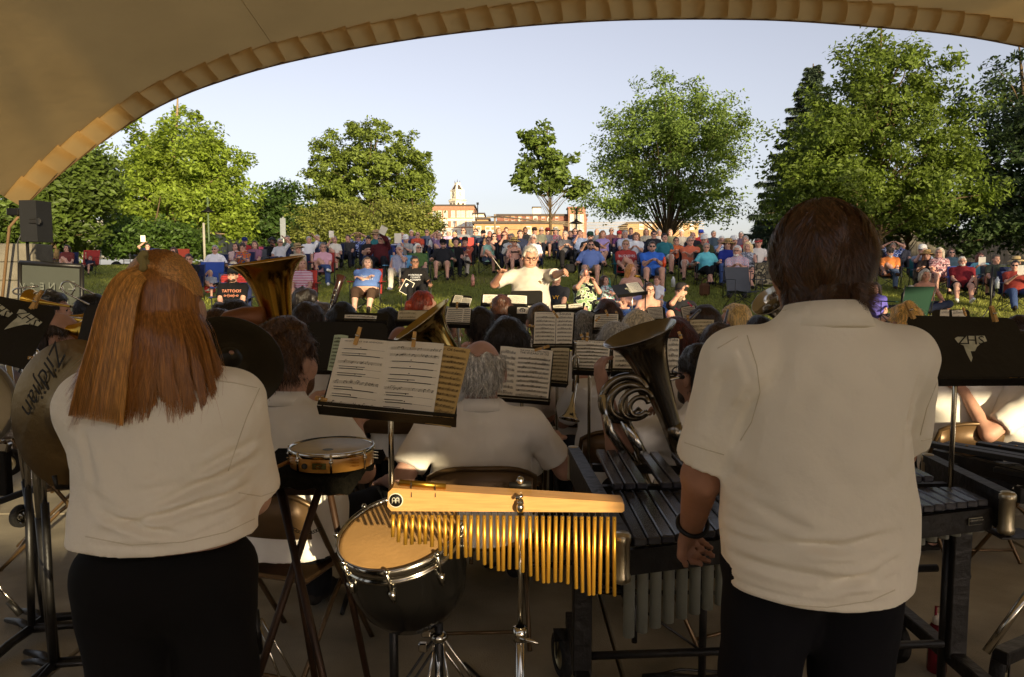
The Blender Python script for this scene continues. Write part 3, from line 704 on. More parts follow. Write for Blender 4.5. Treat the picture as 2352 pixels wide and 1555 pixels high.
# ------------------------------------------------------------------ trees
BARK = mat('bark', '#54452f', .95, var=.3, vscale=14, bump=.6, bscale=30); BARKL = mat('bark_light', '#857257', .95, var=.3, vscale=14, bump=.6, bscale=30)
def leafm(name, col, tr=.35): return mat('leaf_' + name, col, .55, var=.25, vscale=.6, island=.4, trans=tr, spec=.3)
def tree(kind, label, base, h, blobs, nleaf, size, lm, rt=.22, nclump=220, cr=.75, bark=BARK, limbs=22, spiky=0., fork=None, group=None, droop=.15, seed=1, shell=.45):
    rng = np.random.default_rng(seed); base = np.array(base, float)
    t = thing(kind, label, 'tree', tuple(base), 0, group); Bl = np.array([b for b in blobs], float)
    vol = Bl[:, 3] * Bl[:, 4] * Bl[:, 5]; bi = rng.choice(len(Bl), nclump, p=vol / vol.sum()); d = rng.normal(size=(nclump, 3)); d /= np.linalg.norm(d, axis=1, keepdims=True)
    rr = rng.random(nclump) ** shell; ctr = Bl[bi, :3] + d * rr[:, None] * Bl[bi, 3:] * rng.uniform(.9, 1.1, (nclump, 1)); out = d * Bl[bi, 3:]; out /= np.linalg.norm(out, axis=1, keepdims=True)
    tm = MB(); top = Bl[:, :3].mean(0); top = np.array([top[0], top[1], base[2] + h * .9]); P = []
    for i in range(9): s = i / 8; q = base * (1 - s) + top * s; P.append(tuple(q + np.array([math.sin(s * 5 + seed), math.cos(s * 4 + seed), 0]) * rt * .5 * s))
    rad = [rt * (1.25 if i == 0 else 1) * (1 - .88 * i / 8) for i in range(9)]
    if fork: P = P[:2]; rad = [rt * 1.2, rt * .9]
    tm.tube(P, rad, bark, 9)
    sel = rng.choice(nclump, min(limbs * 3, nclump), replace=False)
    for n_, k in enumerate(sel):
        c = ctr[k]
        if fork: s0 = .12
        else: s0 = np.clip((c[2] - base[2]) / (h * .9) - .12 - .2 * rng.random(), .12, .85)
        st = base * (1 - s0) + top * s0 if not fork else np.array(P[1])
        mid = st * .5 + c * .5 + np.array([0, 0, .12 * np.linalg.norm(c - st) * (1 if not fork else .3)]); r0 = rt * (.42 if n_ < limbs else .18) * (1 - .5 * s0)
        tm.tube([tuple(st), tuple(st * .72 + mid * .28 + rng.normal(0, .05, 3)), tuple(mid), tuple(mid * .5 + c * .5 + rng.normal(0, .08, 3)), tuple(c)], [r0, r0 * .8, r0 * .55, r0 * .35, r0 * .15], bark, 5, False)
    tm.build('trunk', t)
    k = rng.integers(0, nclump, nleaf); crs = cr * rng.uniform(.6, 1.35, nclump); off = rng.normal(size=(nleaf, 3)); off *= (rng.random((nleaf, 1)) ** .4) / np.linalg.norm(off, axis=1, keepdims=True); off[:, 2] *= .7
    Pt = ctr[k] + off * crs[k][:, None] + out[k] * (rng.random((nleaf, 1)) - .3) * spiky
    Pt[:, 2] -= droop * crs[k] * rng.random(nleaf)
    N = rng.normal(size=(nleaf, 3)) * .8 + out[k] * .7 + np.array([0, 0, .5]); N /= np.linalg.norm(N, axis=1, keepdims=True)
    D = np.cross(N, rng.normal(size=(nleaf, 3)) + np.array([0, 0, 1.])); D /= np.linalg.norm(D, axis=1, keepdims=True); W = np.cross(N, D); sz = size * rng.uniform(.6, 1.3, (nleaf, 1))
    V = np.stack([Pt - D * sz, Pt + W * sz * .48 + N * sz * .1, Pt + D * sz, Pt - W * sz * .48 + N * sz * .1], 1).reshape(-1, 3)
    npmesh('crown', V, np.arange(nleaf * 4).reshape(-1, 4), (lm,), None, False, t)
    return t
def blob(px, py, rx, ry, Y, dy=0., rd=.9):
    c = at(px, py, Y); s = Y / FPX; return (c.x, c.y + dy, c.z, rx * s, rx * s * rd, ry * s)
def base(px, Y): x = (px - 1176) / FPX * Y; return (x, Y, float(lawn(x, Y)) - .1)
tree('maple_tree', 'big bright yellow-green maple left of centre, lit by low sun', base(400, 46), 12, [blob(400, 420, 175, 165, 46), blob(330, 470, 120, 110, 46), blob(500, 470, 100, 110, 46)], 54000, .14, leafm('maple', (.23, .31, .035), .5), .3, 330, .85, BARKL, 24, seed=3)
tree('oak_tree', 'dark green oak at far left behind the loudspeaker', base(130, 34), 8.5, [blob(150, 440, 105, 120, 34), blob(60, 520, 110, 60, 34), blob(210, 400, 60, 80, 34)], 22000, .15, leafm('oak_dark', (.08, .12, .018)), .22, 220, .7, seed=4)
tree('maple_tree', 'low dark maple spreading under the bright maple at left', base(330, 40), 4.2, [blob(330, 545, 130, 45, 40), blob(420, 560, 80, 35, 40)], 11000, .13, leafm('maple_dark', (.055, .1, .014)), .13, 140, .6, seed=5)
tree('shrub_tree', 'small yellow-lit bush tree in front of the grey freight cars', base(150, 36), 3, [blob(150, 560, 45, 40, 36)], 3500, .12, leafm('bush', (.13, .17, .025)), .07, 50, .4, seed=51)
tree('round_tree', 'dark rounded tree between the bright maple and the domed tree', base(640, 52), 6.5, [blob(640, 490, 75, 78, 52), blob(590, 510, 50, 60, 52), blob(700, 520, 40, 50, 52)], 13000, .16, leafm('round', (.045, .085, .014)), .2, 130, .7, seed=6)
tree('pear_tree', 'dome-shaped dense tree against the sky left of the clock tower', base(850, 54), 10, [blob(850, 400, 140, 120, 54), blob(800, 430, 95, 110, 54), blob(920, 440, 80, 90, 54)], 40000, .14, leafm('pear', (.15, .2, .03), .4), .28, 520, .5, seed=7, shell=.25)
for i, (px, py, rx, ry, Y) in enumerate(((760, 520, 85, 55, 46), (870, 515, 100, 65, 45), (960, 525, 60, 48, 44))):
    tree('locust_tree', ('low feathery shrub tree beside the round dark tree', 'low feathery shrub tree beneath the domed tree', 'low feathery shrub tree beside the brick block with tall windows')[i], base(px, Y), 4, [blob(px, py, rx, ry, Y), blob(px - 30, py + 25, rx * .7, ry * .6, Y)], 11000, .1, leafm('locust_low', (.17, .19, .035)), .12, 130, .55, seed=8 + i, spiky=.4)
tree('young_tree', 'slender young tree with open branches right of the clock tower', base(1265, 34), 6.4, [blob(1243, 325, 45, 55, 34), blob(1265, 395, 72, 52, 34), blob(1205, 420, 42, 28, 34), blob(1320, 428, 42, 24, 34)], 3400, .15, leafm('young', (.11, .16, .025)), .085, 70, .42, limbs=20, seed=12, shell=.6)
tree('honey_locust_tree', 'tall airy honey locust with several slanting stems', base(1530, 42), 10.5, [blob(1540, 330, 170, 120, 42), blob(1450, 390, 90, 110, 42), blob(1640, 300, 90, 90, 42), blob(1520, 230, 90, 50, 42), blob(1420, 470, 90, 60, 42), blob(1620, 460, 100, 60, 42)], 42000, .1, leafm('honey', (.15, .22, .04), .45), .16, 420, .62, limbs=26, fork=True, spiky=.7, seed=13, shell=.55)
# conifer
def spruce():
    bs = base(1850, 40); t = thing('spruce_tree', 'dark blue-green spruce behind the sunlit oak', 'tree', bs); rng = np.random.default_rng(5)
    H = 10.6; tm = MB(); tm.tube([bs, (bs[0], bs[1], bs[2] + H)], [.2, .03], BARK, 8); Vs = []
    for q in range(210):
        s = (q / 210) ** 1.15; z = bs[2] + .5 + s * (H - .6); L = (3.8 * (1 - s) ** .85 + .25) * rng.uniform(.7, 1.12); a = q * 2.4 + rng.normal(0, .2); dr = np.array([math.cos(a), math.sin(a), 0])
        o = np.array([bs[0], bs[1], z]); e = o + dr * L + np.array([0, 0, -.25 * L + .12]); mid = o * .5 + e * .5 - np.array([0, 0, .08 * L]); tm.tube([tuple(o), tuple(mid), tuple(e)], [.03, .02, .006], BARK, 4, False)
        n = int(150 + 260 * L); u = rng.random(n); c = o[None] * (1 - u[:, None]) + e[None] * u[:, None] - np.array([0, 0, 1]) * (u * (1 - u))[:, None] * .3 * L
        sd = np.cross(dr, [0, 0, 1]); D = dr[None] * .5 + sd[None] * rng.normal(0, .9, (n, 1)) + np.array([0, 0, -1.]) * rng.uniform(.2, 1.5, (n, 1)); D /= np.linalg.norm(D, axis=1, keepdims=True)
        ln = rng.uniform(.2, .6, (n, 1)) * (.5 + .6 * (1 - s)); W = np.cross(D, rng.normal(size=(n, 3))); W /= np.linalg.norm(W, axis=1, keepdims=True)
        Vs.append(np.stack([c - W * .012, c + W * .045 + D * ln * .4, c + D * ln, c - W * .045 + D * ln * .4], 1).reshape(-1, 3))
    tm.build('trunk', t); V = np.concatenate(Vs); npmesh('crown', V, np.arange(len(V)).reshape(-1, 4), (leafm('spruce', (.055, .08, .045), .2),), None, False, t)
spruce()
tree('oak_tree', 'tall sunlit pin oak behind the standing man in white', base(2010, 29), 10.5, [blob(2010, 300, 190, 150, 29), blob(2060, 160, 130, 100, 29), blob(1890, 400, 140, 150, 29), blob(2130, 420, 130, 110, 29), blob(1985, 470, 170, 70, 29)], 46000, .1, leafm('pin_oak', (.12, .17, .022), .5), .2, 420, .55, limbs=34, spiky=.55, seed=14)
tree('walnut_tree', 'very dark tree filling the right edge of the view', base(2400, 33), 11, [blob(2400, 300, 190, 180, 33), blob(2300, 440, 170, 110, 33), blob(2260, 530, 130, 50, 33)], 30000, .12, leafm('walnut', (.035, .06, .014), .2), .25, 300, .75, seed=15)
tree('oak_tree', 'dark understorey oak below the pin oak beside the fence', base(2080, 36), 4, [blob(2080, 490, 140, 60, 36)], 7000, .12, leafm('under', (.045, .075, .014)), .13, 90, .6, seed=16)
# added trees outside the frame, crowns set to dapple the lawn and block sun
for i, (x, y, h, r) in enumerate(((3, -24, 15.5, 2.9), (6.8, -26, 15, 2.6), (12.6, -23, 14.6, 2.6), (17.8, -25, 15.4, 2.8), (26.5, -24, 15, 3.0), (32, -22, 15.6, 3.2), (37.5, -25, 15, 3.0), (33, 9, 14, 4.5), (38, 6, 15, 5), (44, 12, 13, 4.5), (51, 15, 13, 5))):
    tree('sun_block_tree', ('added unseen tree behind the stage that dapples the low sun', 'added unseen tree off the right side that blocks the low sun')[i > 6], (x, y, 0), h, [(x, y, h * .835, r, r, h * .165)] if i < 7 else [(x, y, h * .65, r, r, h * .36)], 4600, .26, leafm('behind', (.06, .1, .016)), .25, 110, 1.0, seed=30 + i, group='added trees that block the sun')
# ------------------------------------------------------------------ town beyond the lawn
brick = mat('brick', '#977058', .9, var=.16, vscale=1.5, bump=.2, bscale=8); brick2 = mat('brick_dark', '#83594a', .9, var=.18, vscale=1.5, bump=.2, bscale=8); tanb = mat('tan_brick', '#a5825a', .9, var=.14, vscale=1.2)
stone = mat('pale_stone', '#d9cdb4', .85, var=.06); glassm = mat('window_glass', '#8f9698', .08, .0, spec=1., var=.1); roofm = mat('roof_dark', '#4a4038', .8)
_wf = {}
def window(w_, h_, o, rz, parent, frame=stone, arch=False):
    key = (w_, h_, frame.name)
    if key not in _wf:
        a = MB(); e = .16
        for sx, sz, cx, cz in ((e, h_, -w_ / 2, 0), (e, h_, w_ / 2, 0), (w_ + e, e * 1.4, 0, h_ / 2), (w_ + e + .3, e * 1.5, 0, -h_ / 2), (w_, .09, 0, 0)): a.box((cx, -.06, cz), (sx, .22, sz), frame)
        f = a.build('window', parent, True); b = MB(); b.box((0, 0, 0), (w_ - .1, .05, h_ - .1), glassm); p = b.build('pane', f, True); _wf[key] = (f.data, p.data)
        f.location = o; f.rotation_euler = (0, 0, rz); return f
    f = link(bpy.data.objects.new('window', _wf[key][0]), parent, True); p = link(bpy.data.objects.new('pane', _wf[key][1]), f, True)
    f.location = o; f.rotation_euler = (0, 0, rz); return f
def wpx(px, Y): return (px - 1176) / FPX * Y
def zpx(py, Y): return at(1176, py, Y).z
def block(label, name, x0, x1, top, Y, dep, m, cornice=True, bottom=-1., par='#'):
    xa, xb, zt = wpx(x0, Y), wpx(x1, Y), zpx(top, Y); o = thing(name, label, 'building', ((xa + xb) / 2, Y, bottom)); o['_y'] = 0
    a = MB(); a.box(((xa + xb) / 2, Y + dep / 2, (zt + bottom) / 2), (xb - xa, dep, zt - bottom), m); a.build('wall', o)
    if cornice:
        a = MB(); a.box(((xa + xb) / 2, Y + dep / 2, zt + .25), (xb - xa + .8, dep + .8, .5), roofm); a.box(((xa + xb) / 2, Y + dep / 2, zt - .9), (xb - xa + .36, dep + .36, .5), m); a.build('cornice', o)
    return o, xa, xb, zt
Yb = 280
o, xa, xb, zt = block('brick block with tall paired windows left of the clock tower', 'brick_building', 950, 1090, 473, Yb, 25, brick)
for fl_ in range(3):
    for px in (962, 972, 1000, 1012, 1025, 1030 + 12, 1059 - 4, 1065, 1077, 1086 - 3):
        window(1.35, 2.3, (wpx(px, Yb) - o.location.x, -.1, zpx(492 + fl_ * 21, Yb) + 1), 0, o)
a = MB()
for q in range(3): a.box(((xa + xb) / 2, Yb - .08, zpx(505 + 21 * q, Yb)), (xb - xa, .2, .9), stone)
a.build('stone_band', o)
Yc = 330
o, xa, xb, zt = block('long dark brick warehouse with a corner tower and utility wires in front', 'warehouse_building', 1143, 1346, 496, 200, 30, brick2)
for px in (1163, 1178, 1194, 1212, 1229, 1247, 1262, 1278): window(1.0, 2.2, (wpx(px, 200) - o.location.x, -.1, zpx(507, 200) + 1), 0, o, tanb if px != 1229 else stone)
a = MB(); ta, tb = wpx(1304, 198), wpx(1343, 198); zz_ = zpx(479, 198); a.box(((ta + tb) / 2, 200, zz_ / 2 - .5), (tb - ta, 5, zz_ + 1), brick); a.box(((ta + tb) / 2, 200, zz_ + .2), (tb - ta + .5, 5.5, .4), brick2); a.build('corner_tower', o)
for r_ in range(2):
    for px in (1312, 1323, 1334): window(.9, 2.2 if r_ else 1.9, (wpx(px, 197.3) - o.location.x, -2.65, zpx(502 + r_ * 20, 197.3) + 1), 0, o)
a = MB(); a.box((wpx(1233, 202), 206, zt + 1.3), (2.2, 3, 2.6), stone); a.box((wpx(1233, 202), 206, zt + 2.75), (2.6, 3.4, .3), roofm); a.build('roof_hut', o)
for px in (1192, 1257):
    a = MB(); a.tube([(wpx(px, 199.8), 199.8, zt - .3), (wpx(px, 199.8), 199.8, 8)], .22, stone, 6); a.build('downpipe', o)
o, xa, xb, zt = block('low tan brick building in front of the dark warehouse', 'tan_building', 1090, 1292, 514, 150, 18, tanb)
for px in (1100, 1121, 1133, 1142, 1214): window(.9, 1.6, (wpx(px, 150) - o.location.x, -.1, zpx(530, 150) + 1), 0, o)
o, xa, xb, zt = block('pale stone building rising behind the tan brick building', 'pale_building', 1088, 1112, 492, 260, 12, stone); o, xa, xb, zt = block('small tan stair tower on the low rooftops', 'stair_building', 1096, 1122, 504, 170, 8, tanb)
o, xa, xb, zt = block('far pale rooftops seen under the airy honey locust', 'far_building', 1440, 1600, 514, 240, 20, tanb)
for px in (1470, 1490, 1510, 1530, 1560, 1585): window(1.2, 2., (wpx(px, 240) - o.location.x, -.1, zpx(520, 240) + 1), 0, o)
o, xa, xb, zt = block('tan brick house seen through the leaves beside the standing man', 'house_building', 1960, 2110, 455, 62, 10, mat('pink_brick', '#b08a6c', .9, var=.15, vscale=2))
for px in (2000, 2040, 2080): window(.9, 1.4, (wpx(px, 62) - o.location.x, -.1, zpx(510, 62) + 1), 0, o)
# courthouse clock tower
t = thing('clock_tower', 'ornate white clock tower rising above the brick rooftops', 'tower', (wpx(1052, Yc), Yc, 0)); cx, cy = wpx(1052, Yc), Yc; RT = Matrix.Rotation(R(38), 3, 'Z'); white = mat('white_stone', '#e6dcc6', .8, var=.05)
def zz(py): return zpx(py, Yc)
def sq(mb, hw, z0, z1, m, hw2=None):
    hw2 = hw2 or hw; V = [Vector((cx, cy, 0)) + RT @ Vector((sx * h_, sy * h_, z)) for h_, z in ((hw, z0), (hw2, z1)) for sx, sy in ((-1, -1), (1, -1), (1, 1), (-1, 1))]
    mb.add(V, [(0, 1, 5, 4), (1, 2, 6, 5), (2, 3, 7, 6), (3, 0, 4, 7), (4, 5, 6, 7), (3, 2, 1, 0)], m)
a = MB(); sq(a, 3.4, 0, zz(478), white); sq(a, 3.7, zz(478), zz(476.5), white); a.build('base', t)
a = MB(); sq(a, 3.3, zz(476.5), zz(464), white); sq(a, 3.6, zz(464), zz(462), stone)
for sg in range(4):
    rr = RT @ Matrix.Rotation(sg * math.pi / 2, 3, 'Z')
    for u in (-1.6, 0, 1.6): c = Vector((cx, cy, 0)) + rr @ Vector((u, -3.32, 0)); a.lathe([(.0, .1), (.62, .1), (.75, .06), (.75, 0)], (c.x, c.y, zz(470)), rr @ Vector((0, -1, 0)), roofm if u else stone, 12)
a.build('window_stage', t)
a = MB(); sq(a, 2.5, zz(462), zz(439), white); sq(a, 2.95, zz(439), zz(437), white)
for sx in (-1, 1):
    for sy in (-1, 1): c = Vector((cx, cy, 0)) + RT @ Vector((2.45 * sx, 2.45 * sy, 0)); a.tube([(c.x, c.y, zz(462)), (c.x, c.y, zz(439))], .4, white, 8)
a.build('clock_stage', t)
for sg in range(4):
    rr = RT @ Matrix.Rotation(sg * math.pi / 2, 3, 'Z'); c = Vector((cx, cy, 0)) + rr @ Vector((0, -2.55, 0)); d_ = rr @ Vector((0, -1, 0)); u_ = rr @ Vector((1, 0, 0)); a = MB()
    a.lathe([(0, .14), (1.15, .14), (1.35, .2), (1.4, 0)], (c.x, c.y, zz(448)), d_, stone, 20); o_ = Vector((c.x, c.y, zz(448))) + d_ * .2
    a.tube([o_, o_ + Vector((0, 0, 1.0))], .08, ink, 5); a.tube([o_, o_ + u_ * .6 - Vector((0, 0, .3))], .1, ink, 5)
    for q in range(12): v_ = u_ * math.sin(q * math.pi / 6) + Vector((0, 0, math.cos(q * math.pi / 6))); a.tube([o_ + v_ * .9, o_ + v_ * 1.12], .05, ink, 4)
    a.build('clock_face', t)
a = MB(); sq(a, 2.6, zz(437), zz(423), white, 1.05)
for sg in range(4):
    rr = RT @ Matrix.Rotation(sg * math.pi / 2, 3, 'Z'); z0, z1 = zz(436), zz(425); h0, h1 = 2.55, 1.25
    V = [Vector((cx, cy, 0)) + rr @ Vector(v) for v in ((-1.5, -h0 - .06, z0), (1.5, -h0 - .06, z0), (.6, -h1 - .06, z1), (-.6, -h1 - .06, z1))]; a.add(V, [(0, 1, 2, 3)], roofm)
a.build('mansard_roof', t)
a = MB(); sq(a, 1.15, zz(423), zz(420.5), white); sq(a, 1.3, zz(420.5), zz(420), stone); a.tube([(cx, cy, zz(420)), (cx, cy, zz(412))], [.25, .08], roofm, 6)
for sx in (-1, 1): c = Vector((cx, cy, 0)) + RT @ Vector((sx, -sx, 0)); a.tube([(c.x, c.y, zz(420)), (c.x, c.y, zz(415))], [.18, .1], roofm, 5)
a.build('finial', t)
a = MB()
for sg in range(4):
    rr = RT @ Matrix.Rotation(sg * math.pi / 2, 3, 'Z')
    for q in range(11): c = Vector((cx, cy, 0)) + rr @ Vector((-3.5 + .7 * q, -3.5, 0)); a.tube([(c.x, c.y, zz(462)), (c.x, c.y, zz(459.6))], .12, stone, 5)
    e1, e2 = [Vector((cx, cy, zz(459.4))) + rr @ Vector((s_ * 3.6, -3.5, 0)) for s_ in (-1, 1)]; a.tube([e1, e2], .14, stone, 5)
a.build('balustrade', t)
for ch in t.children:
    for v in ch.data.vertices: v.co.x = cx + (v.co.x - cx) * .78; v.co.y = cy + (v.co.y - cy) * .78
# poles, mast, lamps, wires
def pole(name, label, cat, px, top, Y, bot=None, r=.06, m=dkmetal, extra=None):
    x = wpx(px, Y); z1 = zpx(top, Y); z0 = float(lawn(x, Y)) - .1 if bot is None else bot; t = thing(name, label, cat, (x, Y, z0)); a = MB(); a.tube([(x, Y, z0), (x, Y, z1)], r, m, 8); a.build('post', t)
    if extra: extra(t, x, Y, z0, z1)
    return t
def lampx(t, x, Y, z0, z1):
    a = MB(); q = (z1 - z0); a.lathe([(.02, .3), (.05, 0), (.1, -.12), (.34, -.22), (.36, -.27), (.05, -.27)], (x, Y, z1 - .55), (0, 0, 1), dkmetal, 14); a.build('lamp_shade', t)
    a = MB(); a.tube([(x - .09, Y, z1 - .6), (x - .09, Y, z1 - .12), (x, Y, z1), (x + .09, Y, z1 - .12), (x + .09, Y, z1 - .6)], .015, dkmetal, 5); a.build('bracket', t)
gp = mat('green_post', '#4a5a3c', .6)
pole('street_lamp', 'slim green street lamp in front of the bright maple', 'street lamp', 485, 452, 40, None, .05, gp, lampx); pole('street_lamp', 'dark street lamp in front of the brick corner tower', 'street lamp', 1322, 478, 40, None, .05, dkmetal, lampx)
def signx(t, x, Y, z0, z1): a = MB(); a.box((x, Y - .05, z1 - .62), (.3, .02, 1.1), mat('sign_back', '#8d9291', .4, .6), None, .01); a.build('sign_panel', t)
pole('road_sign', 'grey sign panel on a post seen from behind', 'sign', 655, 498, 40, None, .05, mat('galv', '#a2a49c', .5, .5), signx)
pole('wood_post', 'weathered slanted pole under the bright maple', 'post', 474, 512, 36, None, .06, mat('weathered', '#8f8a7c', .9))
pole('antenna_mast', 'thin antenna mast on the pale rooftops', 'mast', 1098, 465, 258, 10, .16, dkmetal, lambda t, x, Y, z0, z1: MB().box((x, Y, z1 - .4), (.8, .3, .8), dkmetal).build('antenna', t))
def crossx(t, x, Y, z0, z1):
    a = MB(); a.box((x, Y - .15, z1 - .5), (2.6, .14, .16), BARKL); a.build('crossarm', t)
    a = MB()
    for k in range(5): a.tube([(x - 1.2 + k * .6, Y - .15, z1 - .3 - .1 * (k % 2)), (x + 13, Y - 6, z1 - 1.8 - .2 * k), (x + 30, Y - 14, z1 - 2.2 - .35 * k)], .035, mat('wire', '#b9a482', .7), 4)
    a.build('wire', t)
pole('utility_pole', 'wooden utility pole with wires left of the dark warehouse', 'utility pole', 1137, 492, 120, -1, .16, BARKL, crossx)
# freight cars behind the left trees
def hopper(px0, px1, Y, label):
    x0, x1 = wpx(px0, Y), wpx(px1, Y); gm = mat('car_grey', '#8c8a80', .6, var=.15, vscale=.8); z = float(lawn(x0, 46)) - .3; t = thing('freight_car', label, 'freight car', ((x0 + x1) / 2, Y, z)); L = x1 - x0
    a = MB(); P = [(x0, z + 3.9), (x0, z + 2.6), (x0 + 2., z + 1.1), (x1 - 2., z + 1.1), (x1, z + 2.6), (x1, z + 3.9)]; a.slab([(p[0], Y, p[1]) for p in P], (0, 3, 0), gm); a.build('body', t)
    a = MB(); a.box(((x0 + x1) / 2, Y + 1.5, z + 4.0), (L + .4, 2.6, .2), gm); a.build('roof', t); a = MB()
    for k in range(9): a.box((x0 + L * (k + .5) / 9, Y - .06, z + 2.7), (.12, .12, 2.2), gm)
    a.build('rib', t)
    for xs in (x0 + .5, x1 - .5):
        a = MB(); a.box((xs, Y - .04, z + 1.9), (.3, .06, .7), mat('reflector_yellow', '#d29a2c', .6)); a.build('reflector_stripe', t)
        a = MB()
        for s_ in (-.25, .25): a.box((xs + .6 * (1 if xs < (x0 + x1) / 2 else -1) + s_, Y - .1, z + 2.2), (.05, .05, 3), gm)
        for k in range(7): a.box((xs + .6 * (1 if xs < (x0 + x1) / 2 else -1), Y - .1, z + .9 + k * .4), (.5, .05, .05), gm)
        a.build('ladder', t)
    for q in (.18, .82):
        a = MB(); a.box((x0 + L * q, Y + .3, z + .55), (2.4, .3, .3), dkmetal)
        for s_ in (-.8, .8): a.lathe([(.45, -.06), (.42, .06), (.1, .08)], (x0 + L * q + s_, Y + .15, z + .45), (0, -1, 0), dkmetal, 16, True)
        a.build('truck', t)
    a = MB(); put_text(a, '00', ((x0 + x1) / 2, Y - .07, z + 2.0), (1, 0, 0), (0, 0, 1), .5, ink); 
hopper(120, 330, 58, 'grey hopper freight car behind the far left oak'); hopper(345, 640, 58, 'grey hopper freight car behind the bright maple trunk')
# wooden fence at right, block wall at left
t = thing('wooden_fence', 'grey board fence under the dark trees at right', 'fence', (wpx(2220, 44), 44, 0)); a = MB(); fmw = mat('grey_boards', '#5f594e', .9, var=.2, vscale=3, stretch=(1, 1, .2))
for k in range(70):
    x = wpx(2010, 44) + k * .2; z0 = float(lawn(x, 44)); a.box((x, 44 + .01 * (k % 2), z0 + .95 + .02 * math.sin(k * 2.3)), (.19, .03, 2.0), fmw)
a.build('boards', t); a = MB()
for k in range(7): x = wpx(2010, 44) + k * 2.3; a.box((x, 44.1, float(lawn(x, 44)) + .95), (.12, .12, 2.1), fmw)
a.build('posts', t)
t = thing('block_wall', 'grey concrete block pier at the far left edge', 'wall', (-7.4, 10.9, 0)); cb = mat('block', '#6d675a', .9, var=.15, bump=.4, bscale=30)
for j in range(8): 
    a = MB(); a.box((-7.62, 10.9, .14 + j * .265), (1.5, .5, .26), cb, None, .012); a.build('course', t)
# path of dry ground at left by the chairs
# ------------------------------------------------------------------ percussion at the back of the stage
def sheet(name, label, Q, m=paper, staves=10, title=(), seed=0, cat='sheet music', parent=None, rests=False, group=None, thick=.0012):
    "a printed page on four corners Q = TL,TR,BR,BL (world)"
    TL, TR, BR, BL = [Vector(q) for q in Q]; n = ((TR - TL).cross(BL - TL)).normalized()
    if n.dot(Vector((0, 0, CAMZ)) - TL) < 0: n = -n
    rng = random.Random(seed)
    def B(u, v, l=0.): return (TL * (1 - u) + TR * u) * (1 - v) + (BL * (1 - u) + BR * u) * v + n * l
    a = MB(); N_ = 4; V = []; F = []
    for s_ in (0, 1):
        for i in range(N_ + 1):
            for j in range(N_ + 1): V.append(B(i / N_, j / N_, (.0012 if s_ == 0 else 0) + .004 * math.sin(i / N_ * 3.1) * (1 - .5 * j / N_)))
    k = (N_ + 1) ** 2
    for i in range(N_):
        for j in range(N_):
            q = i * (N_ + 1) + j; f = (q, q + N_ + 1, q + N_ + 2, q + 1); F.append(f); F.append(tuple(x + k for x in f[::-1]))
    rim = [(0, j) for j in range(N_ + 1)] + [(i, N_) for i in range(1, N_ + 1)] + [(N_, j) for j in range(N_ - 1, -1, -1)] + [(i, 0) for i in range(N_ - 1, 0, -1)]
    for t in range(len(rim)):
        p, q = rim[t], rim[(t + 1) % len(rim)]; i0, i1 = p[0] * (N_ + 1) + p[1], q[0] * (N_ + 1) + q[1]; F.append((i0, i1, i1 + k, i0 + k))
    a.add(V, F, m, False); o = a.build(name, parent); L = .0024
    if not parent: tag(o, label, cat, group)
    b = MB(); W = (TR - TL).length; Hh = (BL - TL).length
    def lift(u): return L + .004 * math.sin(u * 3.1)
    def bar(u0, v0, u1, v1, th):
        d = th / Hh / 2; K = 6; P = []
        for t in range(K + 1): u = u0 + (u1 - u0) * t / K; v = v0 + (v1 - v0) * t / K; P += [B(u, v - d, lift(u)), B(u, v + d, lift(u))]
        b.add(P, [(2 * t, 2 * t + 1, 2 * t + 3, 2 * t + 2) for t in range(K)], ink)
    def blk(u, v, du, dv): b.add([B(u, v, lift(u)), B(u + du, v, lift(u + du)), B(u + du, v + dv, lift(u + du)), B(u, v + dv, lift(u))], [(0, 3, 2, 1)], ink)
    v0 = .06 + .05 * len(title)
    for i, t in enumerate(title):
        tv, tf = text_mesh(t, 1.0)
        if len(tv): sz = min(.034, .8 * W / max(1e-6, np.ptp(tv[:, 0]))); b.add([B(.5 + x[0] * sz / W, .05 + .045 * i - x[1] * sz / Hh, lift(.5)) for x in tv], tf, ink)
    for s_ in range(staves):
        v = v0 + (.95 - v0) * (s_ + .5) / staves; sp = (.95 - v0) / staves * .085
        if rests and rng.random() < .6:
            bar(.12, v, .88 if rng.random() < .5 else .6, v, .0028); blk(.45, v - .028, .02, .01); bar(.08, v, .95, v, .0007)
            if rng.random() < .6: blk(.1, v - .035, rng.uniform(.3, .6), .007)
            continue
        for l in range(5): bar(.06, v + (l - 2) * sp, .95, v + (l - 2) * sp, thick * .5 if not rests else .0004)
        for t in range(rng.randint(14, 26)):
            u = .1 + .84 * rng.random(); y = v + rng.uniform(-2.4, 2) * sp; blk(u, y, .013, sp * .95); blk(u + .011, y - sp * 2.4, .0028, sp * 2.6)
            if rng.random() < .5: blk(u + .011, y - sp * 2.4, .035, sp * .6)
        for t in range(1, 4): blk(.06 + .89 * t / 4, v - 2 * sp, .002, 4 * sp)
        if rng.random() < .3: blk(.15 + rng.random() * .3, v - 4.2 * sp, .18, sp * .7)
    if b.F: b.build('notation', o)
    return o
def px4(c, Yt, Yb): return [at(*c[0], Yt), at(*c[1], Yt), at(*c[2], Yb), at(*c[3], Yb)]
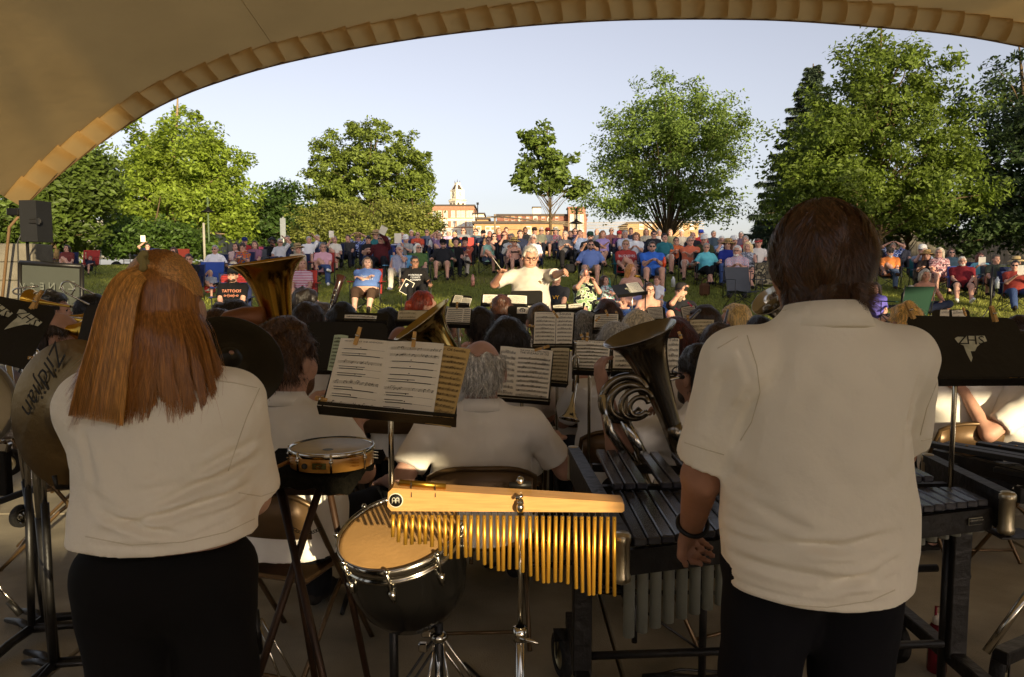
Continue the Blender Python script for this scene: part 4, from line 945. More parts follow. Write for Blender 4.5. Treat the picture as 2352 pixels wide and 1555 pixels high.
def pin(p0, p1, Y, label, m=woodpin, w_=.011):
    a, b = at(*p0, Y), at(*p1, Y); a.y = b.y = Y; d = b - a; t = thing('clothespin', label, 'clothespin', tuple(a), 0, 'clothespins on the music stands')
    sdv = d.cross(Vector((0, 1, 0))).normalized()
    for k in (0, 1):
        q = MB(); o_ = Vector((0, .004 + .008 * k, 0)); e = .004 * (1 if k else -1)
        P = [a - sdv * w_ / 2 + o_, a + sdv * w_ / 2 + o_, b + sdv * w_ / 2 + o_ + Vector((0, e, 0)), b - sdv * w_ / 2 + o_ + Vector((0, e, 0))]; q.slab(P, (0, .006, 0), m); q.build('prong', t)
    q = MB(); c = a.lerp(b, .45); q.tube([c + Vector((0, -.001, 0)) - sdv * w_ * .6, c + Vector((0, -.001, 0)) + sdv * w_ * .6], .0035, chrome, 6); q.build('spring', t); return t
def desk_stand(label, corners, Yt, Yb, post_px=None, emblem=None, lip=True, group=None, m=black, round_=True):
    "sheet-metal music stand: desk, lip, post, tripod foot"
    Q = px4(corners, Yt, Yb); TL, TR, BR, BL = Q; n = (TR - TL).cross(BL - TL).normalized(); n = n if n.y > 0 else -n
    bc = (BL + BR) / 2; t = thing('music_stand', label, 'music stand', (bc.x, bc.y + .06, 0), 0, group)
    a = MB(); ux = (TR - TL).normalized(); uy = (BL - TL).normalized(); g = .03
    P = [TL + uy * g, TL + uy * g * .3 + ux * g * .3, TL + ux * g, TR - ux * g, TR - ux * g * .3 + uy * g * .3, TR + uy * g, BR, BL] if round_ else Q
    a.slab(P, n * .003, m); a.build('desk', t)
    if lip:
        a = MB(); f = (-n) * .05; a.slab([BL, BR, BR + f + uy * .004, BL + f + uy * .004], uy * .003, m); a.slab([BL + f, BR + f, BR + f - uy * .012, BL + f - uy * .012], n * .003, m); a.build('lip', t)
    c = (TL + TR + BL + BR) / 4 + n * .012; fx = Vector((bc.x, bc.y + .07, 0))
    if post_px: q = at(*post_px, Yb + .07); fx = Vector((q.x, q.y, 0))
    a = MB(); top = Vector((fx.x, fx.y, min(c.z, bc.z + .02))); a.tube([fx + Vector((0, 0, .05)), (fx.x, fx.y, top.z * .55)], .015, m, 10); a.build('outer_tube', t)
    a = MB(); a.tube([(fx.x, fx.y, top.z * .55), top, (top.x, top.y, top.z), c], .009, chrome, 8); a.build('post', t)
    a = MB()
    for k in range(3): an = .5 + k * 2.094; a.tube([fx + Vector((0, 0, .07)), fx + Vector((.14 * math.cos(an), .14 * math.sin(an), .045)), fx + Vector((.24 * math.cos(an), .24 * math.sin(an), .012))], [.016, .014, .011], m, 6)
    a.build('foot', t)
    if emblem:
        pm = mat('emblem_paint', '#b9b79c', .7, var=.25, vscale=30); b = MB()
        for (eu, ev, sz, rot) in emblem:
            ex = (ux * math.cos(rot) + (-uy) * math.sin(rot)); ey = (-uy) * math.cos(rot) - ux * math.sin(rot); o_ = TL + (TR - TL) * eu + (BL - TL) * ev
            sh = [(-.5, .38), (-.32, .5), (.1, .5), (.48, .52), (.5, .3), (.3, .22), (.12, .05), (0, -.15), (-.2, -.55), (-.26, -.2), (-.28, .1), (-.42, .18)]
            b.add([o_ - n * .0015 + ex * x * sz + ey * y * sz for x, y in sh], [list(range(len(sh)))], pm)
            for lx, ch in enumerate('ZHS'): put_text(b, ch, o_ + ex * (-.3 + .3 * lx) * sz + ey * .3 * sz - n * .0028, ex, ey, sz * .5, mat('emblem_ink', '#1d1b15', .6), .15, 0)
        b.build('emblem', t)
    return t, Q, n
# chimes ---------------------------------------------------------------
YC = 1.9; bar_m = mat('honey_wood', '#b88a50', .42, var=.16, vscale=10, stretch=(1, 6, 14), coat=.3); gold = mat('gold_rod', '#d6a23c', .34, .75, var=.08); goldd = mat('gold_tube', '#b98f38', .35, 1, var=.1)
bl, br = at(889, 1145, YC), at(1435, 1160, YC); t = thing('bar_chimes', 'gold bar chimes hanging from a tapered honey wood beam', 'chimes', (bl.lerp(br, .55).x, YC, bl.z))
a = MB(); TLc, TRc, BRc, BLc = [at(*q, YC) for q in ((891, 1121), (1434, 1154), (1434, 1177), (890, 1174))]
Pf = [TLc + Vector((.012, 0, 0)), TRc - Vector((.006, 0, 0)), TRc - Vector((0, 0, .006)), BRc + Vector((0, 0, .004)), BRc - Vector((.006, 0, 0)), BLc + Vector((.01, 0, 0)), BLc + Vector((0, 0, .012)), TLc - Vector((0, 0, .012))]; a.slab(Pf, (0, .045, .006), bar_m); a.build('beam', t)
a = MB(); lc = at(909, 1149, YC); a.lathe([(0, .0006), (.017, .0006), (.017, 0)], (lc.x, YC - .0005, lc.z), (0, -1, 0), mat('badge_black', '#12110f', .4), 24); a.lathe([(.0172, .0012), (.0195, .0012), (.0195, 0)], (lc.x, YC - .0005, lc.z), (0, -1, 0), mat('badge_rim', '#c9c2ad', .4), 24)
cm_ = mat('badge_print', '#cfc8b4', .5); 
for k in (-1, 1):
    o_ = Vector((lc.x + k * .0048, YC - .0022, lc.z)); a.tube([o_ + Vector((-.004, 0, -.007))] + [o_ + Vector((.004 * math.cos(q), 0, .002 + .0055 * math.sin(q))) for q in np.linspace(math.pi, 0, 7)] + [o_ + Vector((.004, 0, -.007))], .0009, cm_, 4); a.tube([o_ + Vector((-.004, 0, -.001)), o_ + Vector((.004, 0, -.001))], .0008, cm_, 4)
a.build('badge', t)
for k in range(35):
    u = k / 34; p0 = at(903 + (1411 - 903) * u, 1176 + 6 * u, YC + .012); zt = p0.z - .006; zb = at(905 + 500 * u, 1232 + 8 * math.sin(k * .9) + (1374 - 1232) * (u ** .92), YC + .012).z; a = MB()
    tl = random.uniform(-.004, .004); a.tube([(p0.x, p0.y, zt), (p0.x + tl, p0.y + random.uniform(-.004, .004), zb)], .0052, gold, 10); o = a.build('chime_rod', t)
    a = MB(); a.tube([(p0.x, p0.y, zt + .012), (p0.x + .002, p0.y - .002, zt + .005), (p0.x, p0.y - .005, zt - .008)], .0011, ink, 4); a.build('cord', o)
t2 = thing('gold_tube', 'short gold tube strapped on top of the wooden chime beam', 'tube', tuple(at(970, 1115, YC)))
a = MB(); a.tube([at(917, 1108, YC + .015), at(1024, 1117, YC + .015)], .0085, goldd, 12); a.build('tube', t2); a = MB()
for px in (945, 1000): q = at(px, 1112 + (px - 945) * .09, YC + .015); a.tube([q + Vector((0, .0092 * math.cos(w_), .0095 * math.sin(w_))) for w_ in np.linspace(0, 6.28, 13)[:-1]], .0014, ink, 4, closed=True); a.tube([q + Vector((0, -.0095, 0)), at(px, 1142, YC - .003)], .0012, ink, 4)
a.build('elastic_band', t2)
cs = thing('chime_stand', 'chrome stand post carrying the bar chimes', 'stand', (at(1195, 1160, YC + .07).x, YC + .07, 0)); sx0 = at(1195, 1160, YC + .07).x
a = MB(); a.tube([(sx0, YC + .07, .62), (sx0, YC + .07, 1.0)], .0075, chrome, 10); a.tube([(sx0, YC + .07, .05), (sx0, YC + .07, .66)], .0125, chrome, 12); a.build('post', cs)
cl_ = at(1195, 1455, YC + .07); a = MB(); a.lathe([(.013, -.02), (.021, -.018), (.021, .018), (.013, .02)], (sx0, YC + .07, cl_.z), (0, 0, 1), chrome, 14); a.tube([(sx0, YC + .05, cl_.z - .004), (sx0 + .05, YC + .03, cl_.z - .008)], [.008, .004], chrome, 6); a.build('collar', cs)
a = MB(); c0 = at(1195, 1150, YC); a.tube([(sx0, YC + .07, c0.z - .06), (sx0, YC + .07, c0.z + .0), (c0.x, YC - .02, c0.z - .002)], .009, chrome, 8); a.ball((c0.x, YC - .022, c0.z - .012), (.011, .011, .014), chrome, 10); a.tube([(c0.x - .012, YC - .02, c0.z + .012), (c0.x + .006, YC - .022, c0.z + .02)], .005, chrome, 6); a.tube([(sx0 - .03, YC + .06, c0.z + .024), (sx0 + .03, YC + .06, c0.z + .026)], .009, black, 8); a.ball((sx0, YC + .06, c0.z + .036), (.012, .012, .014), chrome, 8); a.build('clamp', cs)
a = MB()
for k in range(3): an = .9 + k * 2.094; a.tube([(sx0, YC + .07, .3), (sx0 + .3 * math.cos(an), YC + .07 + .3 * math.sin(an), .015)], .009, chrome, 6)
a.build('tripod_leg', cs)
# concert tom ---------------------------------------------------------
nT = Vector((-.14, -.30, .94)).normalized(); cT = at(917, 1222, 2.28); rT = .192; t = thing('concert_tom', 'black concert tom with clear tan drumhead and chrome hoop', 'drum', (cT.x, cT.y, 0)); gloss = mat('drum_gloss', '#0b0a09', .2, var=.2, coat=.15, spec=.4); head_m = mat('drumhead', '#ad8654', .32, var=.12, vscale=6, bump=.08, bscale=60, spec=.5)
a = MB(); a.lathe([(rT, -.01), (rT, -.02), (rT * .985, -.16), (rT * .9, -.235), (rT * .72, -.29), (rT * .4, -.315), (0, -.32)], cT, nT, gloss, 48); a.build('shell', t)
a = MB(); a.lathe([(0, .004), (rT * .9, .004), (rT * .985, .001), (rT * 1.0, -.012)], cT, nT, head_m, 48); a.build('drumhead', t)
a = MB(); a.lathe([(rT * .985, .003), (rT * 1.0, .013), (rT * 1.03, .012), (rT * 1.035, -.012), (rT * 1.02, -.016), (rT * 1.005, -.014), (rT * 1.005, -.03), (rT * 1.03, -.031), (rT * 1.03, -.04), (rT * .99, -.041)], cT, nT, chrome, 48); a.build('hoop', t)
qT = nT.to_track_quat('Z', 'Y').to_matrix()
for k in range(8):
    an = k * math.pi / 4 + .38; e = qT @ Vector((math.cos(an), math.sin(an), 0)); a = MB(); p = cT + e * rT * 1.05
    a.tube([p + nT * .016, p - nT * .1], .0042, chrome, 6); a.ball(p + nT * .012, (.009, .009, .01), chrome, 8); a.tube([p - nT * .018, cT + e * rT * 1.0 - nT * .02], .007, chrome, 6); a.tube([p - nT * .065 - e * .003, p - nT * .105 - e * .006], [.012, .006], chrome, 8); a.tube([p - nT * .07, cT + e * rT * .97 - nT * .07], .009, chrome, 6); a.build('tension_lug', t)
ts = thing('tom_stand', 'chrome tripod stand under the black concert tom', 'stand', (cT.x + .1, cT.y + .02, 0)); hb = at(1008, 1462, 2.3); a = MB(); a.tube([(hb.x, hb.y, .14), (hb.x, hb.y, cT.z - .25)], .014, black, 10); a.build('post', ts)
for (ex, ey) in ((965, 1640), (1160, 1600), (1040, 1700), (800, 1545)):
    e = at(ex, ey, 2.25 if ex < 1100 else 2.45); e.z = .012; a = MB()
    for k in (-1, 1): a.tube([hb + Vector((k * .012, 0, .0)), hb.lerp(e, .45) + Vector((k * .014, 0, .02)), e + Vector((k * .006, 0, 0))], .0045, chrome if ex != 800 else black, 6)
    a.lathe([(.016, 0), (.018, .03), (.01, .045)], (e.x, e.y, 0), (0, 0, 1), black, 10, True); a.build('tripod_leg', ts)
a = MB(); a.ball(hb, (.03, .03, .02), chrome, 12); a.box(hb + Vector((-.04, -.01, .02)), (.03, .02, .03), chrome, None, .004); a.box(hb + Vector((-.05, -.01, -.03)), (.03, .02, .03), chrome, None, .004); a.build('hub', ts)
# trap table + tambourine ----------------------------------------------
felt = mat('black_felt', '#16140f', .98, var=.4, vscale=60, bump=.6, bscale=300, spec=.05); tz = 1.06; tt = thing('trap_table', 'folding trap table with black cloth top on rusty crossed legs', 'table', (-.62, 2.2, 0))
c1, c2, c3, c4 = [at(*q) for q in ((792, 1112, 2.05), (880, 1062, 2.4), (640, 1040, 2.42), (560, 1085, 2.05))]
for q in (c1, c2, c3, c4): q.z = tz
a = MB(); a.slab([c1, c2, c3, c4], (0, 0, -.02), felt); NN = 26; drop = MB(); Pd = []
for i in range(NN + 1):
    s_ = i / NN; q = c4.lerp(c1, s_ * 2) if s_ < .5 else c1.lerp(c2, s_ * 2 - 1); dz = .028 + .022 * math.exp(-((s_ - .5) / .12) ** 2) + .006 * math.sin(i * 1.9); o_ = Vector((.008 * (s_ > .45), -.008 * (s_ < .55), 0)) * (1 + .5 * math.sin(i * 1.3))
    Pd += [q + Vector((0, 0, .002)), q + o_ - Vector((0, 0, dz))]
a.add(Pd, [(2 * i, 2 * i + 1, 2 * i + 3, 2 * i + 2) for i in range(NN)], felt, True); a.build('table_top', tt); rust = mat('rusty_tube', '#33200f', .5, .4, var=.5, vscale=8)
for (pa, pb, ya, yb) in (((738, 1125), (578, 1600), 2.1, 2.05), ((640, 1130), (750, 1590), 2.1, 2.0), ((745, 1135), (800, 1340), 2.35, 2.4), ((640, 1120), (700, 1420), 2.4, 2.4)):
    a = MB(); A_, B_ = at(*pa, ya), at(*pb, yb); A_.z = tz - .03; k_ = (A_.z - .01) / (A_.z - B_.z); a.tube([A_, A_.lerp(B_, min(k_, 3))], .0115, rust, 8); a.build('leg', tt)
a = MB(); a.box(at(690, 1128, 2.15), (.26, .02, .02), rust); a.build('crossbar', tt); a = MB(); cA, cB = at(660, 1205, 2.2), at(735, 1215, 2.2)
for k in range(14): q = cA.lerp(cB, k / 13) - Vector((0, 0, .02 * math.sin(k / 13 * math.pi))); a.tube([q + Vector((.006 * math.cos(w_), .002 * (k % 2), .004 * math.sin(w_))) for w_ in np.linspace(0, 6.28, 7)[:-1]], .0012, dkmetal, 4, closed=True)
a.build('chain', tt)
tc = at(763, 1036, 2.2); tr = .123; zt_ = tz + .056; tc = Vector((tc.x, 2.2, zt_)); tb_ = thing('tambourine', 'wooden tambourine with pale head and brass jingles on the table', 'tambourine', (tc.x, tc.y, tz))
wood_l = mat('pale_wood', '#c08a40', .3, var=.12, vscale=8, coat=.5); a = MB(); a.lathe([(tr * .97, -.05), (tr, -.05), (tr, -.008), (tr * .98, -.004)], tc, (0, 0, 1), wood_l, 48); a.build('frame', tb_)
a = MB(); a.lathe([(0, .002), (tr * .93, .002), (tr * .985, -.002)], tc, (0, 0, 1), mat('skin_head', '#b9a67e', .5, var=.12, vscale=20), 40); a.lathe([(0, .0026), (.016, .0026)], tc + Vector((.0, -.05, 0)), (0, 0, 1), mat('head_mark', '#5c5a44', .6), 16); a.build('drumhead', tb_)
a = MB(); a.lathe([(tr * .985, -.001), (tr * 1.0, .006), (tr * 1.03, .005), (tr * 1.03, -.01), (tr * 1.0, -.01)], tc, (0, 0, 1), chrome, 48); a.build('hoop', tb_)
for k in range(8):
    an = -math.pi / 2 + (k - 3.5) * .42 + (.1 if k % 2 else 0); e = Vector((math.cos(an), math.sin(an), 0)); a = MB()
    if k % 2 == 0: a.tube([tc + e * tr * 1.035 + Vector((0, 0, .006)), tc + e * tr * 1.035 - Vector((0, 0, .052))], .0034, chrome, 6); a.ball(tc + e * tr * 1.035 - Vector((0, 0, .018)), .007, chrome, 8); a.build('tension_rod', tb_)
    else:
        for dz in (-.018, -.027, -.036): a.lathe([(.0, .002), (.014, .0), (.019, .001)], tc + e * tr * .985 + Vector((0, 0, dz)), (.05, .1, 1), brass, 14)
        a.build('jingle', tb_)
a = MB(); e_ = Vector((-.02, -tr - .0012, -.03)); a.box(tc + e_ + Vector((.012, .001, 0)), (.04, .002, .018), mat('badge_green', '#4a4a1c', .4), None, .001); put_text(a, 'CP', tc + e_ + Vector((.012, -.0005, 0)), (1, 0, 0), (0, 0, 1), .016, brass); a.lathe([(0, .001), (.009, .001), (.009, 0)], tc + e_ + Vector((-.03, .002, 0)), (0, -1, 0), ink, 14); a.build('badge', tb_)
o = MB().tube([at(600, 1095, 2.1), at(668, 1062, 2.16)], .006, mat('stick_wood', '#9a6a34', .5), 8).build('drumstick'); tag(o, 'brown drumstick lying on the black cloth beside the tambourine', 'drumstick')
o.location.z += tz + .01 - at(630, 1078, 2.13).z
# music stands of the percussion ------------------------------------------
ms, Q, n_ = desk_stand('black music stand in the middle holding two open pages', [(785, 767), (1056, 796), (1048, 980), (733, 950)], 2.52, 2.28, (898, 1000))
def onplane(px, py, Q, n, off=.004):
    d = (at(px, py, 1.0) - Vector((0, 0, CAMZ))); o = Vector((0, 0, CAMZ)); nn = n if n.dot(o - Q[0]) > 0 else -n; p0 = Q[0] + nn * off; t = (p0 - o).dot(nn) / d.dot(nn); return o + d * t
def onp(c, f=.0): return [onplane(*q, Q, n_, .014 + f) for q in c]
sheet('music_page', 'left open page headed with a symphony title on middle stand', onp([(783, 777), (893, 784), (863, 957), (740, 942)]), paper, 9, ("WHAT'S UP AT THE SYMPHONY?",), 1, rests=True)
sheet('music_page', 'right open page with long rests on middle stand', onp([(893, 784), (1020, 790), (992, 972), (863, 957)]), paper, 10, (), 2, rests=True)
sheet('music_page', 'yellowed page tucked behind the white pages on middle stand', onp([(985, 792), (1081, 803), (1036, 983), (945, 968)], -.006), mat('yellow_paper', '#c2a468', .85, var=.06), 12, ('Barber Of Seville',), 3)
sheet('music_page', 'pale green sheet peeking out left of the middle stand', onp([(768, 770), (800, 772), (790, 860), (752, 850)], -.009), mat('green_paper', '#b3c0a0', .85), 9, (), 4)
pin((826, 752), (814, 792), 2.44, 'brown clothespin standing on the left page of the middle stand'); pin((952, 762), (948, 797), 2.45, 'pale clothespin gripping the top of the right-hand page'); pin((723, 914), (748, 922), 2.28, 'clothespin sticking out sideways left of the middle stand')
rs, Q, n_ = desk_stand('black music stand with pale ZHS emblem right of the tall man', [(2080, 724), (2330, 730), (2400, 884), (2120, 886)], 2.85, 2.62, (2188, 1000), emblem=[(.53, .47, .12, 0)])
pin((2085, 694), (2102, 732), 2.8, 'clothespin leaning at left on the ZHS stand'); pin((2281, 703), (2291, 739), 2.8, 'clothespin leaning at right on the ZHS stand'); pin((2326, 866), (2356, 866), 2.6, 'clothespin lying along the foot of the ZHS stand')
ls, Q, n_ = desk_stand('tilted black music stand with two white emblems at far left', [(-60, 668), (132, 707), (58, 849), (-130, 800)], 3.0, 2.8, (90, 900), emblem=[(.68, .38, .115, -.5), (.32, .33, .115, -.5)], lip=False)
pin((93, 668), (68, 709), 2.94, 'pair of clothespins on the tilted stand at far left'); pin((62, 822), (80, 824), 2.78, 'pale clothespin on the lower corner of the tilted stand'); pin((84, 678), (74, 708), 2.92, 'second clothespin crossing another on the tilted stand')
# crash cymbals ------------------------------------------------------------
cym = mat('cymbal_bronze', '#7d6641', .32, 1, var=.22, vscale=3, bump=.15, bscale=18, aniso=.6)
def cymbal(label, c, n, r, txt=None, toff=None, m=cym):
    n = Vector(n).normalized(); t = thing('cymbal', label, 'cymbal', tuple(c)); a = MB(); a.lathe([(r, 0), (r * .98, .003), (r * .6, .02), (r * .24, .03), (r * .2, .034), (r * .15, .052), (r * .06, .062), (.008, .063)], c, n, m, 64)
    a.lathe([(r, -.0015), (r * .6, .0185), (r * .2, .032), (.008, .06)], c, n, m, 64); a.build('plate', t)
    if txt:
        pr_ = lambda v: (Vector(v) - n * n.dot(Vector(v))).normalized(); ux = pr_((-.5, 0, -.87)); uy = n.cross(ux); d_ = pr_(toff); o_ = Vector(c) + d_ * r * .6 + n * .0215; b = MB(); put_text(b, txt, o_, ux, uy, r * .36, ink, .35, .004); b.build('lettering', t)
    return t
c1 = at(168, 952, 2.25); cymbal('large bronze crash cymbal with black script lettering at left', c1, (-.22, -.96, .1), .232, 'Zildjian', (-.62, 0, .78))
c2 = at(235, 960, 2.4); cymbal('second crash cymbal paired behind the lettered one', c2, (.22, .96, -.08), .232)
cymbal('dark suspended cymbal seen edge-up right of the red-haired woman', at(525, 832, 2.3), (.34, -.55, .45), .17, None, None, mat('cymbal_dark', '#2e2a22', .38, .8, var=.2, bump=.1))
cc = thing('cymbal_cradle', 'black wire cradle holding the crash cymbals', 'cradle', (c1.x, c1.y, 0)); a = MB(); z0 = at(160, 1118, 2.25).z
a.tube([at(125, 1092, 2.2), at(130, 1118, 2.2), at(185, 1120, 2.25), at(200, 1090, 2.3)], .008, black, 6); a.build('hoop', cc); a = MB(); a.tube([(c1.x, c1.y + .05, z0), (c1.x, c1.y + .05, .05)], .013, dkmetal, 10); a.build('post', cc); a = MB()
for k in range(3): an = 2.6 + k * 2.094; a.tube([(c1.x, c1.y + .05, .08), (c1.x + .28 * math.cos(an), c1.y + .05 + .28 * math.sin(an), .02)], [.02, .014], black, 6)
a.build('foot', cc)
# percussion hardware at left edge -------------------------------------------
def polestand(label, top, bot, Y, r, m, feet=4, m2=black):
    a0, b0 = at(*top, Y), at(*bot, Y); t = thing('stand', label, 'stand', (b0.x, Y, 0)); k = (a0.z - .06) / max(a0.z - b0.z, .01); e = a0.lerp(b0, k); a = MB(); a.tube([a0.lerp(e, .45), e], r * 1.3, m2, 10); a.build('lower_tube', t); a = MB(); a.tube([a0, a0.lerp(e, .5)], r, m, 10); a.build('post', t)
    for q in range(feet): an = .4 + q * 6.283 / feet; a = MB(); a.tube([e, e + Vector((.14 * math.cos(an), .14 * math.sin(an), -.01)), (e.x + .3 * math.cos(an), e.y + .3 * math.sin(an), .014)], [.022, .018, .012], black, 7); a.build('foot', t)
    return t
polestand('chrome stand with black lower tube at far left', (20, 838), (72, 1200), 3.3, .013, chrome, 3); polestand('worn silver stand post with flat black feet at left', (66, 905), (104, 1300), 2.9, .016, mat('worn_silver', '#8d8672', .4, .8, var=.3), 3); polestand('thin chrome post behind the lettered cymbal', (58, 848), (62, 1010), 3.2, .012, chrome, 3)
bd = thing('bass_drum', 'wooden bass drum cut off by the left edge', 'drum', tuple(at(-70, 930, 3.3))); dn = Vector((.35, -.9, .15)).normalized(); c = at(-62, 930, 3.3); a = MB(); a.lathe([(.2, .19), (.2, -.19)], c, dn, mat('drum_wood', '#5a3519', .3, coat=.4), 40); a.build('shell', bd); a = MB(); a.lathe([(0, .2), (.19, .2), (.2, .19)], c, dn, mat('skin_head2', '#a99a78', .5), 40); a.build('drumhead', bd); a = MB(); a.lathe([(.2, .21), (.215, .2), (.215, .16), (.2, .16)], c, dn, mat('hoop_wood', '#8a8478', .35, .6), 40); a.build('hoop', bd)
for k in range(6): an = k * 1.047 + .2; q = dn.to_track_quat('Z', 'Y').to_matrix() @ Vector((math.cos(an), math.sin(an), 0)); a = MB(); a.tube([c + q * .22 + dn * .21, c + q * .22 + dn * .02], .006, chrome, 6); a.ball(c + q * .222 + dn * .2, .012, chrome, 8); a.build('lug', bd)
def wheel(mb_t, c, r, ax, wd=.035, rimm=chrome):
    tyre = MB(); c = Vector(c); ax = Vector(ax).normalized(); tyre.lathe([(r * .62, -wd / 2), (r * .9, -wd / 2), (r, -wd * .3), (r, wd * .3), (r * .9, wd / 2), (r * .62, wd / 2)], c, ax, mat('tyre', '#14120f', .8, bump=.3, bscale=90), 28); w_ = tyre.build('wheel', mb_t)
    rm = MB(); rm.lathe([(r * .62, -wd * .4), (r * .5, -wd * .2), (r * .3, -wd * .25), (r * .12, -wd * .5), (0, -wd * .5)], c, ax, rimm, 20); rm.lathe([(r * .62, wd * .4), (r * .5, wd * .2), (r * .3, wd * .25), (r * .12, wd * .5), (0, wd * .5)], c, ax, rimm, 20); rm.build('rim', w_); return w_
hw = thing('rolling_frame', 'metal drum frame with cast wheels at the left edge', 'frame', tuple(at(0, 1120, 3.6))); a = MB(); a.box(at(10, 1085, 3.5), (.05, .05, .22), dkmetal, None, .006); a.box(at(30, 1140, 3.4), (.3, .05, .03), dkmetal, Matrix.Rotation(-.35, 3, 'Y'), .005); a.box(at(5, 1045, 3.5), (.05, .04, .14), chrome, Matrix.Rotation(.3, 3, 'Y'), .006); a.build('bracket', hw)
wc = at(18, 1062, 3.7); wheel(hw, wc, .07, (.3, -1, 0), .05, mat('cast_rim', '#a99c78', .35, .7)); wc = at(48, 1185, 3.2); wheel(hw, wc, .05, (.9, -.3, 0), .03)
a = MB()
for p0, p1 in (((-20, 1320), (18, 1375)), ((-20, 1332), (40, 1392))): a.tube([at(*p0, 2.3), at(*p1, 2.3)], .004, chrome, 6)
q = at(40, 1395, 2.3); a.tube([at(20, 1380, 2.3), at(48, 1412, 2.3)], .011, black, 8); a.build('tripod_leg', hw)
q = thing('drum_throne', 'drum stool legs partly hidden behind the red-haired woman', 'stool', (-.85, 2.0, 0)); a = MB()
for p0, p1, yy_ in (((640, 1420), (720, 1560), 2.1), ((632, 1428), (700, 1600), 2.1)): a.tube([at(p0[0] - 40, p0[1], yy_), at(p1[0] - 40, p1[1], yy_)], .004, chrome, 6)
a.tube([at(586, 1402, 2.1), at(596, 1500, 2.1)], .012, black, 8); a.build('tripod_leg', q); a = MB(); a.tube([(-.95, 1.9, .02), (-.95, 1.9, .5)], .018, dkmetal, 10); a.build('post', q); a = MB(); a.lathe([(0, .04), (.13, .035), (.15, 0), (.13, -.03), (0, -.03)], (-.95, 1.9, .52), (0, 0, 1), black, 24); a.build('seat', q)
# xylophone -----------------------------------------------------------------
X = thing('xylophone', 'black xylophone with two rows of bars and grey resonator tubes', 'xylophone', (.95, 2.4, 0)); barm = mat('xylo_bar', '#3a3b43', .26, var=.2, vscale=6, bump=.05, spec=.5); frm = mat('worn_black', '#1a1714', .45, var=.5, vscale=9, bump=.25, bscale=30); alu = mat('cast_alu', '#b5aa90', .3, .9, var=.15); resm = mat('resonator_grey', '#8f9186', .45, .3, var=.15)
nb = 29; xs_ = .345
proto = None
def bar_(x, y0, y1, z, wd, parent):
    global proto
    a = MB(); a.box((x, (y0 + y1) / 2, z), (wd, y1 - y0, .024), barm, None, .004); b = a.build('bar', parent)
    return b
for k in range(nb):
    u = k / (nb - 1); x = .352 + 1.235 * u - .02 * u * (1 - u); y0 = 2.09 + .38 * u; y1 = 2.585 + .045 * u; bar_(x + .02, y0, y1, .858, .0385, X)
    if k % 7 in (0, 1, 2, 4, 5) and k < nb - 1: bar_(x + .0405 - .02, 2.55 + .1 * u, 3.07 - .22 * u, .893, .0375, X)
    a = MB(); L_ = (.27 * (1 - u) ** 1.25 + .045); a.lathe([(.0185, .82), (.0185, .8 - L_), (0, .8 - L_)], (x + .02, (y0 + y1) / 2 - .06, 0), (0, 0, 1), resm, 14); a.build('resonator', X)
a = MB(); a.slab([(.33, 2.075, .84), (1.64, 2.47, .84), (1.64, 2.49, .84), (.33, 2.095, .84)], (0, 0, -.075), frm); a.build('front_apron', X)
a = MB(); pl = Vector((1.565, 2.4375, .805)); a.box(pl + Vector((0, .004, 0)), (.058, .004, .024), mat('plate_frame', '#b9b49c', .4, .6), Matrix.Rotation(.292, 3, 'Z')); a.box(pl + Vector((0, .001, 0)), (.054, .004, .02), black, Matrix.Rotation(.292, 3, 'Z'))
for k in range(2): put_text(a, ('SYMPHONIC   CONCERT', 'MUSSER')[0][:9 + 9 * k][9 * k:], pl + Vector((-.012 + .026 * k, -.0035 + .008 * k, .004)), (math.cos(.292), math.sin(.292), 0), (0, 0, 1), .0065, mat('plate_text', '#c9c4b0', .5))
a.build('name_plate', X)
for (y0, y1, z, ya, yb) in ((2.2, 2.55, .832, 0, 0), (2.5, 2.57, .832, 0, 0), (2.66, 2.7, .862, 0, 0), (2.98, 2.8, .862, 0, 0)):
    a = MB(); a.slab([(.33, y0, z), (1.62, y1, z), (1.62, y1 + .03, z), (.33, y0 + .03, z)], (0, 0, -.03), frm); a.build('bar_rail', X)
for (xn, yn, xf, yf) in ((.31, 2.04, .262, 3.12), (1.665, 2.44, 1.70, 2.98)):
    a = MB(); wv = .024; a.slab([(xn - wv, yn, .905), (xn + wv, yn, .905), (xf + wv, yf, .905), (xf - wv, yf, .905)], (0, 0, -.028), frm); a.slab([(xn - wv + .006, yn + .01, .876), (xn + wv - .006, yn + .01, .876), (xf + wv - .006, yf, .876), (xf - wv + .006, yf, .876)], (0, 0, -.1), frm); a.build('end_rail', X)
    for (xe, ye) in ((xn, yn), (xf, yf)):
        a = MB(); a.lathe([(0, .908), (.02, .907), (.026, .9), (.0265, .885), (.0235, .875), (.0235, .79), (.0265, .782), (.026, .768), (.018, .762), (0, .76)], (xe, ye - .004, 0), (0, 0, 1), alu, 20); a.build('end_cap', X)
a = MB(); a.box((1.70, 2.46, .755), (.13, .1, .006), frm); a.build('bracket_plate', X)
for xl, yl in ((.25, 2.56), (1.658, 2.68)):
    a = MB(); a.box((xl, yl, .5), (.066, .066, .58), frm, None, .004); a.build('leg', X); a = MB(); a.box((xl, yl - .05, .205), (.052, .98, .055), frm, None, .004); fb = a.build('foot_beam', X)
    for s_ in (-1, 1):
        a = MB(); c = Vector((xl - .045, yl - .05 + s_ * .4, .096)); a.box(c + Vector((0, 0, .078)), (.07, .1, .008), dkmetal); 
        for q in (-1, 1): a.box(c + Vector((q * .026, .0, .035)), (.005, .05, .09), dkmetal)
        cf = a.build('caster', X); wheel(cf, c, .096, (1, .25, 0), .042, mat('cast_rim', '#a99c78', .35, .7))
